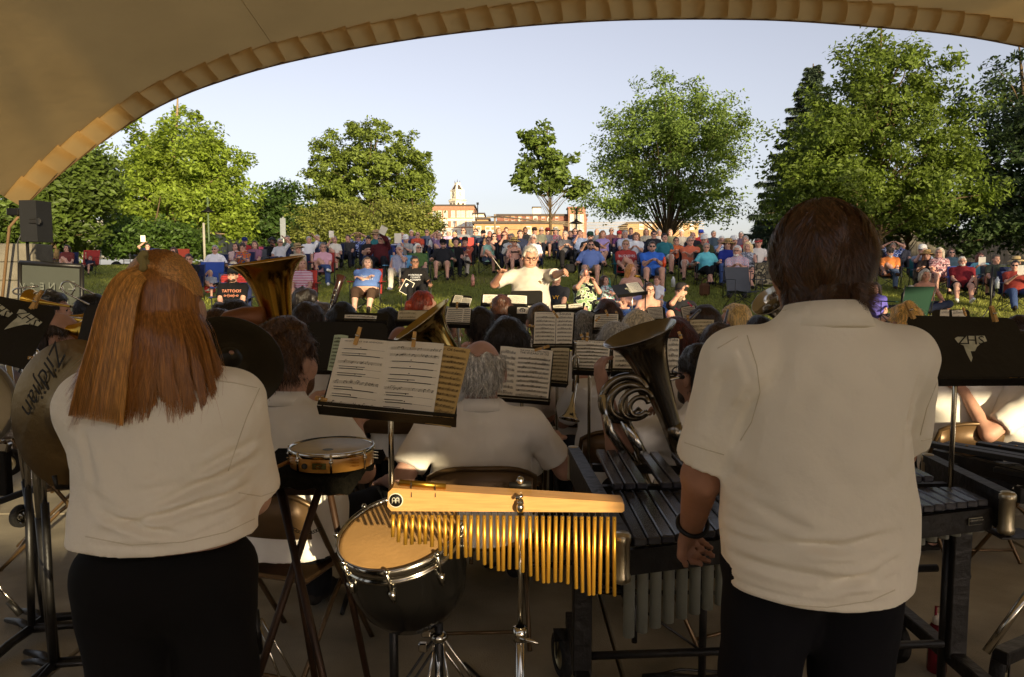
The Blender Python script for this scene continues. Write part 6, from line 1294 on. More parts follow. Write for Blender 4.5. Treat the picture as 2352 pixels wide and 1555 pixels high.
for (px, py, rx, ry, rr, yy_) in ((1434, 915, 52, 50, .018, 3.06), (1440, 922, 40, 38, .017, 3.03), (1462, 928, 36, 34, .012, 3.0), (1468, 934, 22, 22, .011, 2.98)):
    a = MB(); coil(a, at(px, py, yy_), (1, 0, .15), (0, 0, 1), rx * yy_ / FPX, ry * yy_ / FPX, rr, tarn, .2, 5.6); a.build('coil', eo)
a = MB(); a.tube([at(1385, 905, 3.06), at(1400, 990, 3.06), at(1450, 1060, 3.08)], .02, silver, 10); a.tube([at(1430, 960, 3.06), at(1490, 1070, 3.08)], .024, silver, 10); a.build('bottom_tube', eo); a = MB(); a.tube([at(1538, 872, 3.1), at(1556, 868, 3.15), at(1568, 866, 3.2)], [.006, .006, .011], silver, 8); a.build('mouthpiece', eo)
c = at(1768, 690, 5.2); horn('horn', 'silver horn bell tipped sideways beside the tall man', c, (-.6, -.35, .62), .135, .3, silver, True, (1, .2, 0), 'horn', .15)
def trombone(label, bellc, ax, p0, p1, gap=.09):
    t = thing('trombone', label, 'trombone', tuple(bellc)); a = MB(); e = bell(a, bellc, ax, .09, .42, brass, .01); a.build('bell', t); up = Vector((0, 0, 1)); p0, p1 = Vector(p0), Vector(p1); d = (p1 - p0).normalized(); s = d.cross(Vector((0, 1, 0))).normalized() * gap
    a = MB(); a.tube([p1, p0] + [p0 + s * .5 - d * .05 * math.sin(q) - s * .5 * math.cos(q) for q in np.linspace(0, math.pi, 7)[1:]] + [p1 + s], .007, silver, 8); a.tube([p0.lerp(p1, .25), p0.lerp(p1, .25) + s], .006, silver, 6); a.build('slide', t); a = MB(); a.tube([e, e - Vector(ax).normalized() * .25], .009, brass, 8); a.build('gooseneck', t); return t
trombone('trombone of the black-bearded player pointing right', at(205, 738, 5.2), (.9, .3, -.2), at(150, 672, 5.6), at(205, 700, 5.6)); trombone('trombone held low by the bald player at left', at(196, 762, 4.3), (.9, .3, -.15), at(140, 745, 4.4), at(210, 752, 4.4), .05); trombone('trombone partly hidden behind the bald player', at(70, 690, 5.9), (-.9, .3, .1), at(45, 676, 5.9), at(90, 672, 5.9), .05)
def woodwind(name, label, p0, p1, r, m, keys=True, cat=None):
    p0, p1 = Vector(p0), Vector(p1); t = thing(name, label, cat or name, tuple(p0)); a = MB(); n = 8; a.tube([p0.lerp(p1, i / n) for i in range(n + 1)], [r * (.8 + .25 * i / n) for i in range(n)] + [r * 1.5], m, 10); a.build('body', t); a = MB(); d = (p1 - p0).normalized(); s = d.cross(Vector((0, 1, 0))).normalized()
    if keys:
        for i in range(7): q = p0.lerp(p1, .2 + .09 * i) + Vector((0, -r * 1.1, 0)); a.ball(q, r * .5, silver, 6)
        a.tube([p0.lerp(p1, .2) + Vector((0, -r * 1.3, 0)), p0.lerp(p1, .8) + Vector((0, -r * 1.3, 0))], r * .15, silver, 5); a.build('keywork', t)
    return t
ebony = mat('ebony', '#16130f', .3); woodwind('clarinet', 'black clarinet of the young player facing left', at(1608, 712, 5.75), at(1578, 742, 5.6), .014, ebony); woodwind('clarinet', 'black clarinet at the lips of the blond woman', at(1672, 712, 6.4), at(1664, 745, 6.2), .012, ebony); woodwind('clarinet', 'black clarinet of the long dark-haired woman', at(1376, 712, 6.5), at(1362, 720, 6.3), .012, ebony)
woodwind('bassoon', 'tall dark bassoon rising beside the black bob', at(745, 760, 6.2), at(784, 634, 6.35), .03, mat('bassoon_wood', '#2c1712', .25, coat=.4)); woodwind('flute', 'silver flute of the red-haired player', at(1004, 722, 6.9), at(1066, 748, 6.6), .009, silver)
a = thing('trumpet', 'silver trumpet standing upright beside the grey-haired man', 'trumpet', tuple(at(1322, 900, 3.9))); q = MB(); bell(q, at(1308, 962, 3.85), (-.2, -.3, -.9), .055, .3, silver, .007); q.build('bell', a); q = MB(); q.tube([at(1322, 782, 3.9), at(1322, 790, 3.9), at(1321, 830, 3.9), at(1316, 900, 3.88)], [.011, .006, .006, .007], silver, 8); q.tube([at(1316, 870, 3.88), at(1315, 822, 3.88), at(1322, 815, 3.88), at(1328, 822, 3.88), at(1328, 880, 3.88)], .006, silver, 8); q.build('tubing', a)
# music stands with pages among the players ------------------------------------
GS = 'music stands of the band'
def band_stand(label, c, Y, pages, tilt=.08, emblem=None, plabels=()):
    t, Q, n = desk_stand(label, c, Y + tilt, Y - tilt, None, emblem, True, GS)
    for i, pg in enumerate(pages):
        pc, kw = pg[0], (pg[1] if len(pg) > 1 else {}); sheet('music_page', plabels[i], [onplane(*q, Q, n, .005 + .003 * i) for q in pc], kw.get('m', paper), kw.get('st', 9), kw.get('title', ()), i + int(Y * 10), thick=.0018)
    return Q, n
band_stand('wide black stand back left of the middle music pages', [(705, 738), (889, 742), (893, 862), (700, 858)], 3.7, [])
band_stand('low black stand with a printed card below the black bob', [(775, 716), (892, 720), (890, 748), (772, 745)], 4.9, [([(792, 723), (866, 726), (862, 742), (790, 739)], dict(st=2))], .04, None, ('printed card with bold black lettering on a low stand',))
band_stand('music stand with cream folder behind the short black hair', [(912, 712), (1002, 712), (1005, 748), (910, 748)], 5.2, [([(915, 714), (958, 714), (956, 747), (912, 747)], dict(st=3, m=mat('cream', '#cdbf9c', .85))), ([(958, 714), (1000, 715), (1002, 747), (956, 747)], dict(st=0, m=mat('cream', '#cdbf9c', .85)))], .06, None, ('left cream page near the slanted brass bell', 'blank right cream page near the slanted brass bell'))
band_stand('music stand with pages left of the short-cropped man', [(1026, 704), (1086, 706), (1080, 754), (1018, 752)], 5.2, [([(1028, 707), (1066, 708), (1060, 752), (1020, 750)],), ([(1066, 708), (1082, 708), (1078, 752), (1060, 752)],)], .06, None, ('white page left of the short-cropped brown head', 'narrow second page left of the short-cropped head'))
band_stand('far music stand with papers on the bright grass edge', [(1040, 676), (1086, 680), (1078, 706), (1032, 704)], 7.0, [([(1045, 678), (1064, 680), (1055, 705), (1036, 703)],), ([(1062, 684), (1084, 686), (1078, 705), (1055, 704)],)], .05, None, ('white sheet on the far stand left of the hair bun', 'small second sheet on the far stand left of the bun'))
band_stand('wide music stand behind the hair bun and flower clip', [(1106, 674), (1212, 678), (1212, 706), (1104, 704)], 7.9, [([(1110, 677), (1150, 678), (1150, 703), (1108, 703)],), ([(1166, 678), (1210, 680), (1210, 703), (1166, 702)],)], .05, None, ('white page left of the hair bun', 'white page right of the hair bun'))
Q, n = band_stand('black stand with white logo card beside the ponytail', [(1166, 702), (1218, 704), (1218, 745), (1166, 742)], 6.8, [([(1188, 706), (1214, 707), (1213, 721), (1187, 720)], dict(st=0))], .05, None, ('white card with a black circular logo on a stand',))
a = MB(); o_ = onplane(1200, 713, Q, n, .012); a.tube([o_ + Vector((.022 * math.cos(q), 0, .02 * math.sin(q))) for q in np.linspace(0, 6.28, 13)[:-1]], .004, ink, 5, closed=True); put_text(a, 'S', o_ + Vector((0, -.004, 0)), (1, 0, 0), (0, 0, 1), .05, ink); a.build('logo', [x for x in COL.objects if x.get('label') == 'white card with a black circular logo on a stand'][0])
band_stand('music stand with two tall pages left of the wavy grey head', [(1226, 714), (1322, 716), (1316, 803), (1222, 803)], 4.75, [([(1228, 717), (1277, 718), (1275, 800), (1225, 800)], dict(title=("WHAT'S UP AT THE SYMPHONY?",), st=8)), ([(1278, 718), (1318, 718), (1313, 800), (1276, 800)], dict(title=('Sousa',), st=8))], .09, None, ('tall titled page left of the wavy grey head', 'tall second page beside the wavy grey head'))
band_stand('low stand with bright papers before the cross-legged man', [(1268, 698), (1342, 696), (1340, 718), (1268, 718)], 7.0, [([(1270, 702), (1300, 700), (1300, 714), (1272, 714)], dict(st=2)), ([(1306, 700), (1338, 697), (1338, 712), (1306, 713)], dict(st=2))], .04, None, ('bright paper below the man in grey hat', 'bright paper right of another below the seated women'))
band_stand('music stand right of the wavy grey head', [(1362, 720), (1426, 720), (1424, 766), (1360, 766)], 5.0, [([(1366, 723), (1420, 722), (1420, 764), (1363, 764)],)], .06, None, ('white music page between two grey heads',))
band_stand('music stand left of the young clarinet player', [(1482, 706), (1526, 703), (1530, 742), (1492, 742)], 6.1, [([(1486, 709), (1521, 706), (1524, 739), (1496, 740)],)], .05, None, ('slanted white page between blond and auburn hair',)); band_stand('music stand with bright slanted page at the clarinet', [(1560, 704), (1598, 699), (1606, 742), (1570, 744)], 6.1, [([(1564, 707), (1595, 702), (1601, 740), (1572, 742)],)], .05, None, ('bright slanted page at the young clarinet player',))
band_stand('music stand with cream page right of the auburn hair', [(1582, 732), (1642, 732), (1638, 780), (1582, 782)], 4.95, [([(1585, 735), (1640, 735), (1636, 772), (1585, 776)], dict(st=4, m=mat('cream', '#cdbf9c', .85)))], .06, None, ('cream page beside the close-cut brown head',))
band_stand('music stand with two big pages right of the balding man', [(1146, 792), (1272, 802), (1262, 930), (1136, 920)], 3.95, [([(1150, 795), (1187, 799), (1178, 918), (1140, 914)], dict(st=8)), ([(1187, 799), (1270, 806), (1258, 926), (1178, 918)], dict(title=('THE PINK PANTHER MEETS', 'THE WIZARD OF OZ'), st=9))], .1, None, ('left big page beside the balding white head', 'big titled page right of the balding white head'))
band_stand('narrow music stand behind the big pages', [(1262, 797), (1310, 797), (1304, 890), (1258, 886)], 4.3, [([(1266, 800), (1308, 800), (1302, 886), (1262, 882)], dict(m=mat('cream', '#cdbf9c', .85)))], .08, None, ('cream page behind the big titled page',))
band_stand('music stand with titled page beside the upright trumpet', [(1316, 778), (1404, 782), (1400, 864), (1314, 860)], 3.95, [([(1320, 782), (1402, 785), (1396, 860), (1317, 856)], dict(title=("WHAT'S UP AT THE SYMPHONY?",), st=8))], .08, None, ('titled page beside the upright trumpet',))
band_stand('music stand under the silver euphonium bell', [(1404, 796), (1492, 800), (1488, 866), (1402, 864)], 3.55, [([(1409, 799), (1488, 803), (1484, 862), (1407, 860)], dict(st=5))], .06, None, ('white page seen under the silver bell',)); band_stand('music stand with a tuba part and a small drawing', [(1530, 774), (1562, 774), (1560, 872), (1530, 872)], 3.9, [([(1533, 778), (1560, 778), (1557, 866), (1533, 866)], dict(st=6, title=('Tuba',)))], .08, None, ('narrow page headed Tuba by the auburn hair',))
band_stand('black stand corner at the tall man in the white polo', [(1612, 793), (1668, 795), (1664, 885), (1612, 880)], 2.75, [([(1627, 800), (1662, 802), (1658, 840), (1626, 838)], dict(st=2))], .06, None, ('white paper clipped on the stand beside the tall man',))
band_stand('music stand with sunlit papers beyond the ZHS stand', [(2140, 712), (2226, 710), (2230, 740), (2142, 742)], 6.2, [([(2160, 712), (2180, 712), (2180, 735), (2158, 735)], dict(st=2)), ([(2186, 714), (2216, 712), (2218, 735), (2188, 735)], dict(st=2))], .04, None, ('left sunlit paper beyond the ZHS stand', 'right sunlit paper beyond the ZHS stand'))
band_stand('black stand back left of the red hair', [(196, 706), (244, 694), (222, 800), (172, 806)], 4.0, [])
desk_stand('black conductor stand in front of the white-shirted conductor', [(1172, 668), (1246, 667), (1246, 702), (1174, 702)], 9.0, 8.9)
tq, Q, n = desk_stand('tilted black stand with white page and ZHS letters on the lawn', [(1402, 656), (1466, 648), (1488, 676), (1420, 684)], 10.5, 10.2, None, [(.6, .55, .16, 0)]); sheet('music_page', 'white page clipped on the tilted stand near the lawn', [onplane(*q, Q, n, .006) for q in ((1437, 652), (1464, 648), (1484, 674), (1455, 677))], paper, 7, (), 77)
for i, (p0, p1, Y, lab) in enumerate((((1050, 694), (1049, 709), 5.1, 'clothespin above the page left of the cropped head'), ((1128, 695), (1127, 708), 5.4, 'clothespin right of the short-cropped head'), ((1270, 714), (1282, 730), 4.7, 'dark clothespin on the tall pages by the grey head'), ((1228, 750), (1214, 747), 4.7, 'sideways clothespin at the left of the tall pages'), ((1262, 795), (1228, 805), 3.85, 'long clothespin lying on the big titled page'), ((1378, 728), (1368, 738), 4.9, 'slanted clothespin right of the wavy grey head'), ((1391, 712), (1397, 726), 5.0, 'clothespin in front of the long dark hair'), ((1415, 715), (1419, 725), 5.1, 'clothespin left of the pale blond hair'), ((1350, 764), (1348, 784), 3.85, 'clothespin on the titled page by the trumpet'), ((1334, 768), (1340, 780), 3.85, 'slanted clothespin by the upright trumpet'), ((1580, 724), (1582, 738), 4.85, 'clothespin above the cream page by the auburn hair'), ((1560, 762), (1566, 778), 3.8, 'clothespin over the tuba part'), ((1640, 770), (1648, 800), 2.68, 'pale clothespin on the stand corner by the tall man'), ((2214, 707), (2220, 725), 6.1, 'clothespin among the sunlit papers'))):
    pin(p0, p1, Y, lab, w_=.013)
red_pin = mat('pink_pin', '#d8345a', .5)
for p0, p1, lab in (((1552, 708), (1562, 714), 'pink clothespin on the slanted page by the clarinet'), ((1580, 694), (1590, 704), 'pink clothespin at the top of the bright slanted page')): pin(p0, p1, 6.0, lab, red_pin)
# conductor on a low podium -------------------------------------------------------
pc = at(1218, 567, 9.8); t = thing('podium', 'low dark podium under the conductor', 'podium', (pc.x, 9.8, 0)); a = MB(); a.box((pc.x, 9.8, .2), (1.1, .9, .04), mat('podium_carpet', '#2a2826', .95), None, .01); a.build('top', t); a = MB(); a.box((pc.x, 9.8, .09), (1.06, .86, .18), black); a.build('base', t)
cl0 = (pc.x, 9.8, .22); cs_ = (pc.z - .22) / 1.705
JC = person('conductor with grey hair and glasses in bright white polo raising a baton', cl0, .0, 'stand', h=.01, s=cs_, hs=1.12, w=1.3, belly=.11, hair=('short', '8f8a80'), glass='clear', shirt='c0b9ab', sleeve=.58, collar=True, pants='1b1d26', skin='c0805e', nod=.3, yaw=.1, nstr=600, strl=.02, curl=.6,
            Rh=toL(cl0, 0, cs_, at(1150, 628, 9.5)), Lh=toL(cl0, 0, cs_, at(1296, 624, 9.3)), re=(-1, .3, -.8), le=(1, .3, -.9), rpn=(.3, -1, .2), lpn=(-.2, -1, -.3))
a = MB(); put = JC.T(.13, -.02, .33); V_, F_ = JC.shirtVF; d2 = (V_[:, 0] - .115) ** 2 + (V_[:, 2] - 1.27) ** 2 + np.where(V_[:, 1] > 0, 1, 0); kq = V_[int(np.argmin(d2))]
a.lathe([(0, .003), (.022, .003), (.022, 0)], tuple(kq * cs_ + np.array([0, -.004, 0])), (.1, -1, .2), mat('badge_brown', '#6a5638', .7), 16); a.box(tuple(kq * cs_ + np.array([0, -.006, -.012])), (.06, .004, .012), mat('badge_brown2', '#85704a', .7)); a.build('emblem', JC.shirt, True)
hr = JC.world(JC.wR); a = MB(); a.tube([hr + Vector((.0, -.03, .06)), hr + Vector((-.1, -.12, .2))], [.004, .0015], paper, 6); a.ball(hr + Vector((.005, -.025, .05)), .012, woodpin, 8); tag(a.build('baton'), 'white baton in the raised hand of the conductor', 'baton')
# ------------------------------------------------------------------ the audience on the lawn
def camp_proto():
    t = thing('camp_chair', 'folding camp chair', 'camp chair', (0, -60, 0)); fab = cloth('20242c'); fr_ = mat('chair_tube', '#3a3a3a', .4, .7)
    def bl(m, n): return m.build(n, t, True)
    a = MB(); V = []
    for i in range(5):
        for j in range(5): u, v = i / 4 - .5, j / 4; V.append((u * .52, .16 + .16 * v + .05 * (1 - 4 * u * u) * (.4 + .6 * v), .36 + .5 * v))
    V += [(x, y + .008, z) for x, y, z in V]; F = []
    for i in range(4):
        for j in range(4): q = i * 5 + j; F += [(q, q + 5, q + 6, q + 1), (q + 25, q + 26, q + 31, q + 30)]
    a.add([Vector(v) for v in V], F, fab, True); bl(a, 'backrest')
    a = MB(); V = []
    for i in range(5):
        for j in range(5): u, v = i / 4 - .5, j / 4; V.append((u * .5, -.26 + .44 * v, .39 - .05 * (1 - 4 * u * u) - .03 * v))
    V += [(x, y, z - .008) for x, y, z in V]; a.add([Vector(v) for v in V], F, fab, True); bl(a, 'seat')
    for sx in (-1, 1):
        a = MB(); a.tube([(sx * .27, .22, .38), (sx * .27, .34, .88)], .009, fr_, 6); bl(a, 'back_post'); a = MB(); a.tube([(sx * .29, -.28, .02), (sx * .29, -.28, .6)], .009, fr_, 6); bl(a, 'front_post')
        a = MB(); a.box((sx * .31, -.04, .605), (.07, .5, .018), fab, None, .006); bl(a, 'armrest')
        a = MB(); a.tube([(sx * .29, -.28, .02), (-sx * .27, .26, .38)], .008, fr_, 6); a.tube([(sx * .29, .3, .02), (-sx * .27, -.26, .38)], .008, fr_, 6); a.tube([(sx * .29, -.28, .38), (sx * .27, .3, .02)], .008, fr_, 6); bl(a, 'crossed_leg')
    return t
CAMP = camp_proto(); CU = [0]
def camp(loc, rz, label, colr, matx=None):
    m = matx or cloth(colr)
    if CU[0] == 0:
        CU[0] = 1; o = CAMP; o.location = loc; o.rotation_euler = (0, 0, rz); o['label'] = label; o['group'] = 'lawn chairs of the audience'
        for ch in o.children:
            if 'tube' not in ch.data.materials[0].name: ch.material_slots[0].link = 'OBJECT'; ch.material_slots[0].material = m
        return o
    return copy_thing(CAMP, loc, rz, label, 'lawn chairs of the audience', dict(seat=m, backrest=m, armrest=m))
CN = {'navy': '232b4e', 'blue': '2f4fa0', 'black': '1e1f22', 'grey': '4d5158', 'red': '9c2a22', 'green': '2e5a3a', 'teal': '1f6a70', 'sky': '5a9cc8'}
def solve(px, py, hh, side=True):
    lo, hi = 11., 45.
    def g(Y): P = at(px, py, Y); return P.z - float(lawn(P.x, Y)) - hh
    prev = None
    for Y in np.arange(11.5, 45, .1):
        v = g(Y)
        if prev is not None and prev * v <= 0: return Y
        prev = v
    return 28. if py < 540 else 14.
HP = dict(lap=None, knees=((-.15, -.42, .56), (.15, -.42, .56)), chin=((-.04, -.2, .98), (.12, -.25, .56)), chinL=((-.12, -.25, .56), (.04, -.2, .98)), fold=((.1, -.24, .74), (-.1, -.26, .72)), paper=((-.11, -.34, .78), (.11, -.34, .78)), brow=((-.06, -.14, 1.17), (.16, -.3, .56)), brows=((-.12, -.1, 1.16), (.12, -.1, 1.16)),
          face=((.0, -.24, 1.08), (.16, -.3, .56)), rests=((-.3, -.22, .62), (.3, -.22, .62)), phone=((-.06, -.34, .72), (.06, -.34, .72)), head=((-.16, -.3, .56), (.14, .02, 1.2)))
def aud(px, py, desc, sex='m', hair=('short', '4a3626'), shirt='888888', pants='2b3550', plen=1., hands='lap', pose='chair', chair='navy', leg=None, Y=None, sc=1., hf=None, **kw):
    low = dict(chair=1.185, ground=.865, chairlow=1.08)[pose]
    if kw.get('hat'): low += .02
    low *= sc; Ys = solve(px, py, low * .93); Y = Ys if (Y is None or (abs(Ys - Y) < 3.2 and sc == 1. and pose == 'chair')) else Y; P = at(px, py, Y); gz = float(lawn(P.x, Y)); 
    s = sc * min(max((P.z - gz) / low, .86), 1.02); kw.setdefault('hs', 1.02); kw['w'] = kw.get('w', 1.05) * .95; k = dict(kw)
    k.setdefault('w', 1.08 if sex == 'm' else 1.02); k.setdefault('belly', .025); rz = k.pop('rz', math.atan2(P.x, Y) * .6 + ((hash_(desc) % 100) / 100 - .5) * .35); rz = -rz if 'rz' not in kw else kw['rz']
    hd = HP[hands] if hands in HP else hands; dz = -.1 if pose == 'ground' else (0 if pose == 'chair' else -.06)
    if hd:
        off = -.25 if pose == 'ground' else 0; k.setdefault('Rh', (hd[0][0], hd[0][1], hd[0][2] + off)); k.setdefault('Lh', (hd[1][0], hd[1][1], hd[1][2] + off))
    if leg == 'cross': k['Rf'] = (.2, -.5, .42); k['rk'] = (.1, -1, .9)
    elif leg == 'crossL': k['Lf'] = (-.2, -.5, .42); k['lk'] = (-.1, -1, .9)
    elif leg == 'out': k['Rf'] = (-.16, -.62, .07); k['Lf'] = (.14, -.66, .07)
    elif leg == 'ankle': k['Rf'] = (.06, -.55, .08); k['Lf'] = (-.05, -.52, .08)
    h = k.pop('h', .0145 if Y < 18 else .017 if Y < 24 else .02)
    k.setdefault('nod', ((hash_(desc) // 7) % 10) / 10 * .2 - .02); k.setdefault('tilt', ((hash_(desc) // 3) % 10) / 50 - .1); k.setdefault('yaw', ((hash_(desc) // 11) % 10) / 12 - .4)
    J = person(desc, (P.x, Y, gz + .01), rz, 'ground' if pose == 'ground' else 'sit', h=h, s=s, seat=.3 if pose == 'chair' else .22, lean=k.pop('lean', .16 if pose == 'chair' else .22), sex=sex, hair=hair, shirt=shirt, pants=pants, plen=plen, fem=(sex == 'f'), group='people watching from the lawn', nstr=0, fold=.007, **k)
    if pose != 'ground' and chair:
        camp((P.x, Y + .02, gz), rz, chair + ' camp chair under the ' + ' '.join(desc.split()[:10]), CN[chair])
    if hf:
        a = MB(); c = (J.world(J.wR) + J.world(J.wL)) / 2 if hands in ('paper', 'phone') else J.world(J.wR); n_ = Vector((math.sin(rz), -math.cos(rz), 0)); c = c + n_ * .05 + Vector((0, 0, .08)); e_ = Vector((math.cos(rz), math.sin(rz), 0)); u_ = Vector((0, 0, 1))
        if hf == 'white': a.box(c + u_ * .06, (.15, .006, .21), paper, Matrix.Rotation(rz, 3, 'Z')); tag(a.build('programme'), 'white programme in the hands of the ' + ' '.join(desc.split()[:9]), 'programme')
        if hf == 'dark': a.box(c - u_ * .05, (.15, .006, .2), cloth('2a2a2c'), Matrix.Rotation(rz, 3, 'Z') @ Matrix.Rotation(-.7, 3, 'X')); tag(a.build('programme'), 'dark programme held by the ' + ' '.join(desc.split()[:9]), 'programme')
        if hf == 'cup': a.lathe([(0, -.06), (.03, -.06), (.035, .05), (.03, .055), (0, .055)], tuple(c - u_ * .02), (0, 0, 1), mat('can_pink', '#c98a78', .4, .3), 14); tag(a.build('drink_cup'), 'drink in the hand of the ' + ' '.join(desc.split()[:9]), 'cup')
    return J
def hash_(s): import zlib; return zlib.crc32(s.encode())
W_, Gy, Br, Bk, Bd = 'd8d4ca', '8f8a82', '4a3424', '1c1613', 'c2a468'
G = lambda st, c: (st, c)
# far left group
camp(tuple((lambda P: (P.x, 25.5, float(lawn(P.x, 25.5))))(at(99, 600, 25.5))), .45, 'empty-looking red high-backed camp chair at far left', CN['red']); 
aud(105, 592, 'child with bare knees curled up in the leftmost red chair', 'm', G('short', '6a4a30'), 'a03028', '7a4a3a', .3, 'lap', 'chairlow', None, Y=25.3, sc=.72)
aud(152, 561, 'woman with long brown hair in maroon top between two red chairs', 'f', G('long', '33201a'), '6e2f28', 'b8a48c', .4, 'lap', leg='cross', glass='clear', Y=25.5)
aud(203, 596, 'boy slumped back in a red chair with legs dangling', 'm', G('short', '5a4030'), '23263a', '33363e', .4, 'brow', 'chairlow', 'red', Y=25.2, sc=.74, lean=.5)
aud(40, 556, 'person in plaid shirt behind the loudspeaker pole', 'f', G('bob', '2a1f1a'), 'a89888', '3d5a44', 1, 'paper', Y=26)
aud(337, 560, 'person shading eyes with paper behind the red-haired head', 'm', G('short', '3a2a20'), '23252b', '2b3550', 1, 'brow', Y=25, hf='white')
aud(396, 567, 'woman in sunglasses beside an orange-red chair back', 'f', G('bob', '6a4a34'), 'b8b4b0', '2b3550', 1, 'lap', glass='sun', chair='red')
aud(432, 582, 'teenager with glasses in black printed tee', 'm', G('short', '2a1c14'), '1d1e22', '3a3d44', .4, 'knees', glass='clear')
aud(492, 562, 'grey-haired woman in white tee and denim shorts with sunglasses', 'f', G('short', 'b4b0aa'), 'e2dfe2', '4a5a86', .4, 'rests', glass='sun', w=1.2, belly=.06, leg='ankle')
aud(481, 621, 'fair-haired toddler in grey tee and red shorts', 'm', G('short', 'd2b88a'), '9a9fa6', 'a82a2a', .4, 'chin', 'chairlow', 'blue', Y=17.2, sc=.6, shoes='3a55a0', leg='cross')
aud(561, 544, 'man in navy cap and red shirt behind the tie-dye shirt', 'm', G('short', 'a09a92'), '9c1f22', '2b3550', .5, 'phone', hat='cap', hatc='1f2f6a', w=1.15, Y=21.5)
aud(540, 556, 'woman in pale floral top partly behind the tie-dye shirt', 'f', G('bob', '3a2a20'), 'c9a8a0', 'b8a48c', .4, 'lap', Y=21.5)
td = pat('tiedye', '#c8b020', ['#a82020', '#c8701c', '#1d6a3c', '#2a3a8a'], 'tiedye', 9)
aud(556, 557, 'girl in rainbow tie-dye tee looking down', 'f', G('bun', '2a1d16'), 'c8b020', '2b2b33', 1, 'phone', shirtm=td, nod=.5, Y=19.6)
rs_ = pat('redstripe', '#b02824', ['#2a1a1a'], 'stripe', 9)
aud(536, 597, 'person in red and black striped shirt behind the TATTOOS shirt', 'f', G('short', '8a847c'), 'b02824', '2b3550', 1, 'lap', shirtm=rs_, hat='visor', hatc='2a3358', w=1.25, Y=16)
J = aud(532, 614, 'young man in black cap, glasses and black TATTOOS tee', 'm', G('short', '241a14'), '141416', '2b2b33', 1, 'lap', glass='clear', hat='cap', hatc='17181c', beard='33241a', w=1.25, belly=.06, Y=14.2)
chest_text(J, ['TATTOOS', 'o-(oo)-o'], .075, mat('print_peach', '#d88a68', .8), .36)
aud(625, 547, 'man with afro and sunglasses in black tee, hand at chin', 'm', G('afro', '0f0c0a'), '17181a', '2b2b33', 1, 'chinL', glass='sun', skin='6e442c', beard='0f0c0a')
aud(642, 547, 'grey-haired woman in sunglasses and light grey tee', 'f', G('short', 'b0aca6'), 'b8b9bc', '2b3550', 1, 'head', glass='sun', Y=21.5)
aud(683, 558, 'woman in wide straw hat and beige shirt', 'f', G('bob', '8a8378'), 'b3a48a', 'b8a48c', .4, 'lap', hat='sunhat', hatc='a58a58')
aud(709, 542, 'white-haired man in white printed tee', 'm', G('short', 'd8d4cc'), 'dcdcdc', '8a7a60', .4, 'head', w=1.12)
aud(741, 557, 'woman in pink tee and jeans with ankle on knee', 'f', G('short', '6a5a4c'), 'cf9aa8', '3a4f7c', 1, 'lap', chair='red', leg='cross', glass='clear', shoes='d8d8d4', w=1.2, belly=.05)
aud(767, 541, 'woman hiding her face behind a white programme', 'f', G('short', '9a948c'), 'd8d2c0', 'b8a48c', .5, ((-.04, -.24, 1.05), (.16, -.3, .56)), hf='white', leg='cross')
bp = pat('bluefloral', '#3c5aa8', ['#c8d2ea', '#22326a'], 'blotch', 16)
aud(822, 535, 'woman in blue patterned top holding straw hat brim with both hands', 'f', G('bob', '8a7a68'), '3c5aa8', '2b3550', 1, 'brows', shirtm=bp, hat='sunhat', hatc='b08d4e', glass='sun')
aud(846, 541, 'woman in dark tee and jeans looking down at phone', 'f', G('bun', '231812'), '232225', '3a4f7c', 1, 'phone', nod=.5, leg='cross')
aud(874, 531, 'man in maroon sweater shading his face with paper', 'm', G('short', '7a756c'), '4e1a1e', '1d1f26', 1, ((-.28, -.2, .68), (.02, -.2, 1.2)), glass='sun', sleeve=1., w=1.15, Y=20.5)
o = MB(); q = at(880, 529, 20.1); o.box(q, (.19, .01, .24), paper, Matrix.Rotation(.5, 3, 'Y') @ Matrix.Rotation(.4, 3, 'X')); tag(o.build('programme'), 'white programme raised above the maroon sweater', 'programme')
aud(862, 528, 'man in tan hat and teal shirt behind the raised programme', 'm', G('short', '6a5a4a'), '1f6a70', '2b3550', 1, hat='sunhat', hatc='a68a5c', Y=23)
aud(890, 541, 'person in white visor and blue vest beside a blue chair', 'f', G('short', '8a847c'), '2a3a7a', '2b3550', 1, hat='visor', hatc='dcdcd8', Y=22)
ps = pat('pinkstripe', '#d8d0d4', ['#b0305a'], 'stripe', 10)
aud(692, 592, 'person in pink and white striped shirt half behind the tuba bell', 'f', G('bob', '8a6a48'), 'd8d0d4', '5a4a40', .4, 'lap', shirtm=ps, Y=16, chair='red')
J = aud(842, 589, 'large woman in blue tee and brown leggings with folded hands', 'f', G('bob', '5a4634'), '5676b4', '4a3628', .7, 'fold', 'chair', 'red', w=1.6, belly=.14, leg='out', Y=15.2, hem=.1, skin='d29c80')
chest_text(J, ['Denison', 'UNIVERSITY'], .06, mat('print_white', '#d8d8d8', .8), .36)
vs = pat('bluestripe', '#d4d4dc', ['#3a4a80'], 'vstripe', 11)
aud(916, 562, 'white-haired lady in striped sleeveless blouse, chin on hand', 'f', G('short', 'd0ccc4'), 'd4d4dc', 'c2b8a6', 1, 'chinL', chair='sky', shirtm=vs, sleeve=0, glass='clear', shoes='c9ccd4', hf=None)
aud(960, 558, 'woman with pale long hair and sunglasses in olive green tee', 'f', G('long', 'd2cdbf'), '4c6a30', '4a4438', .5, 'lap', chair='green', glass='sun', w=1.25, belly=.06, L=.14)
J = aud(953, 587, 'young man with glasses in black printed tee on a black chair', 'm', G('short', '120e0c'), '1c1a19', '1b1a1c', 1, ((-.3, -.3, .52), (.3, -.25, .56)), chair='black', glass='clear', skin='8a5a3c', Y=14.6, w=1.02)
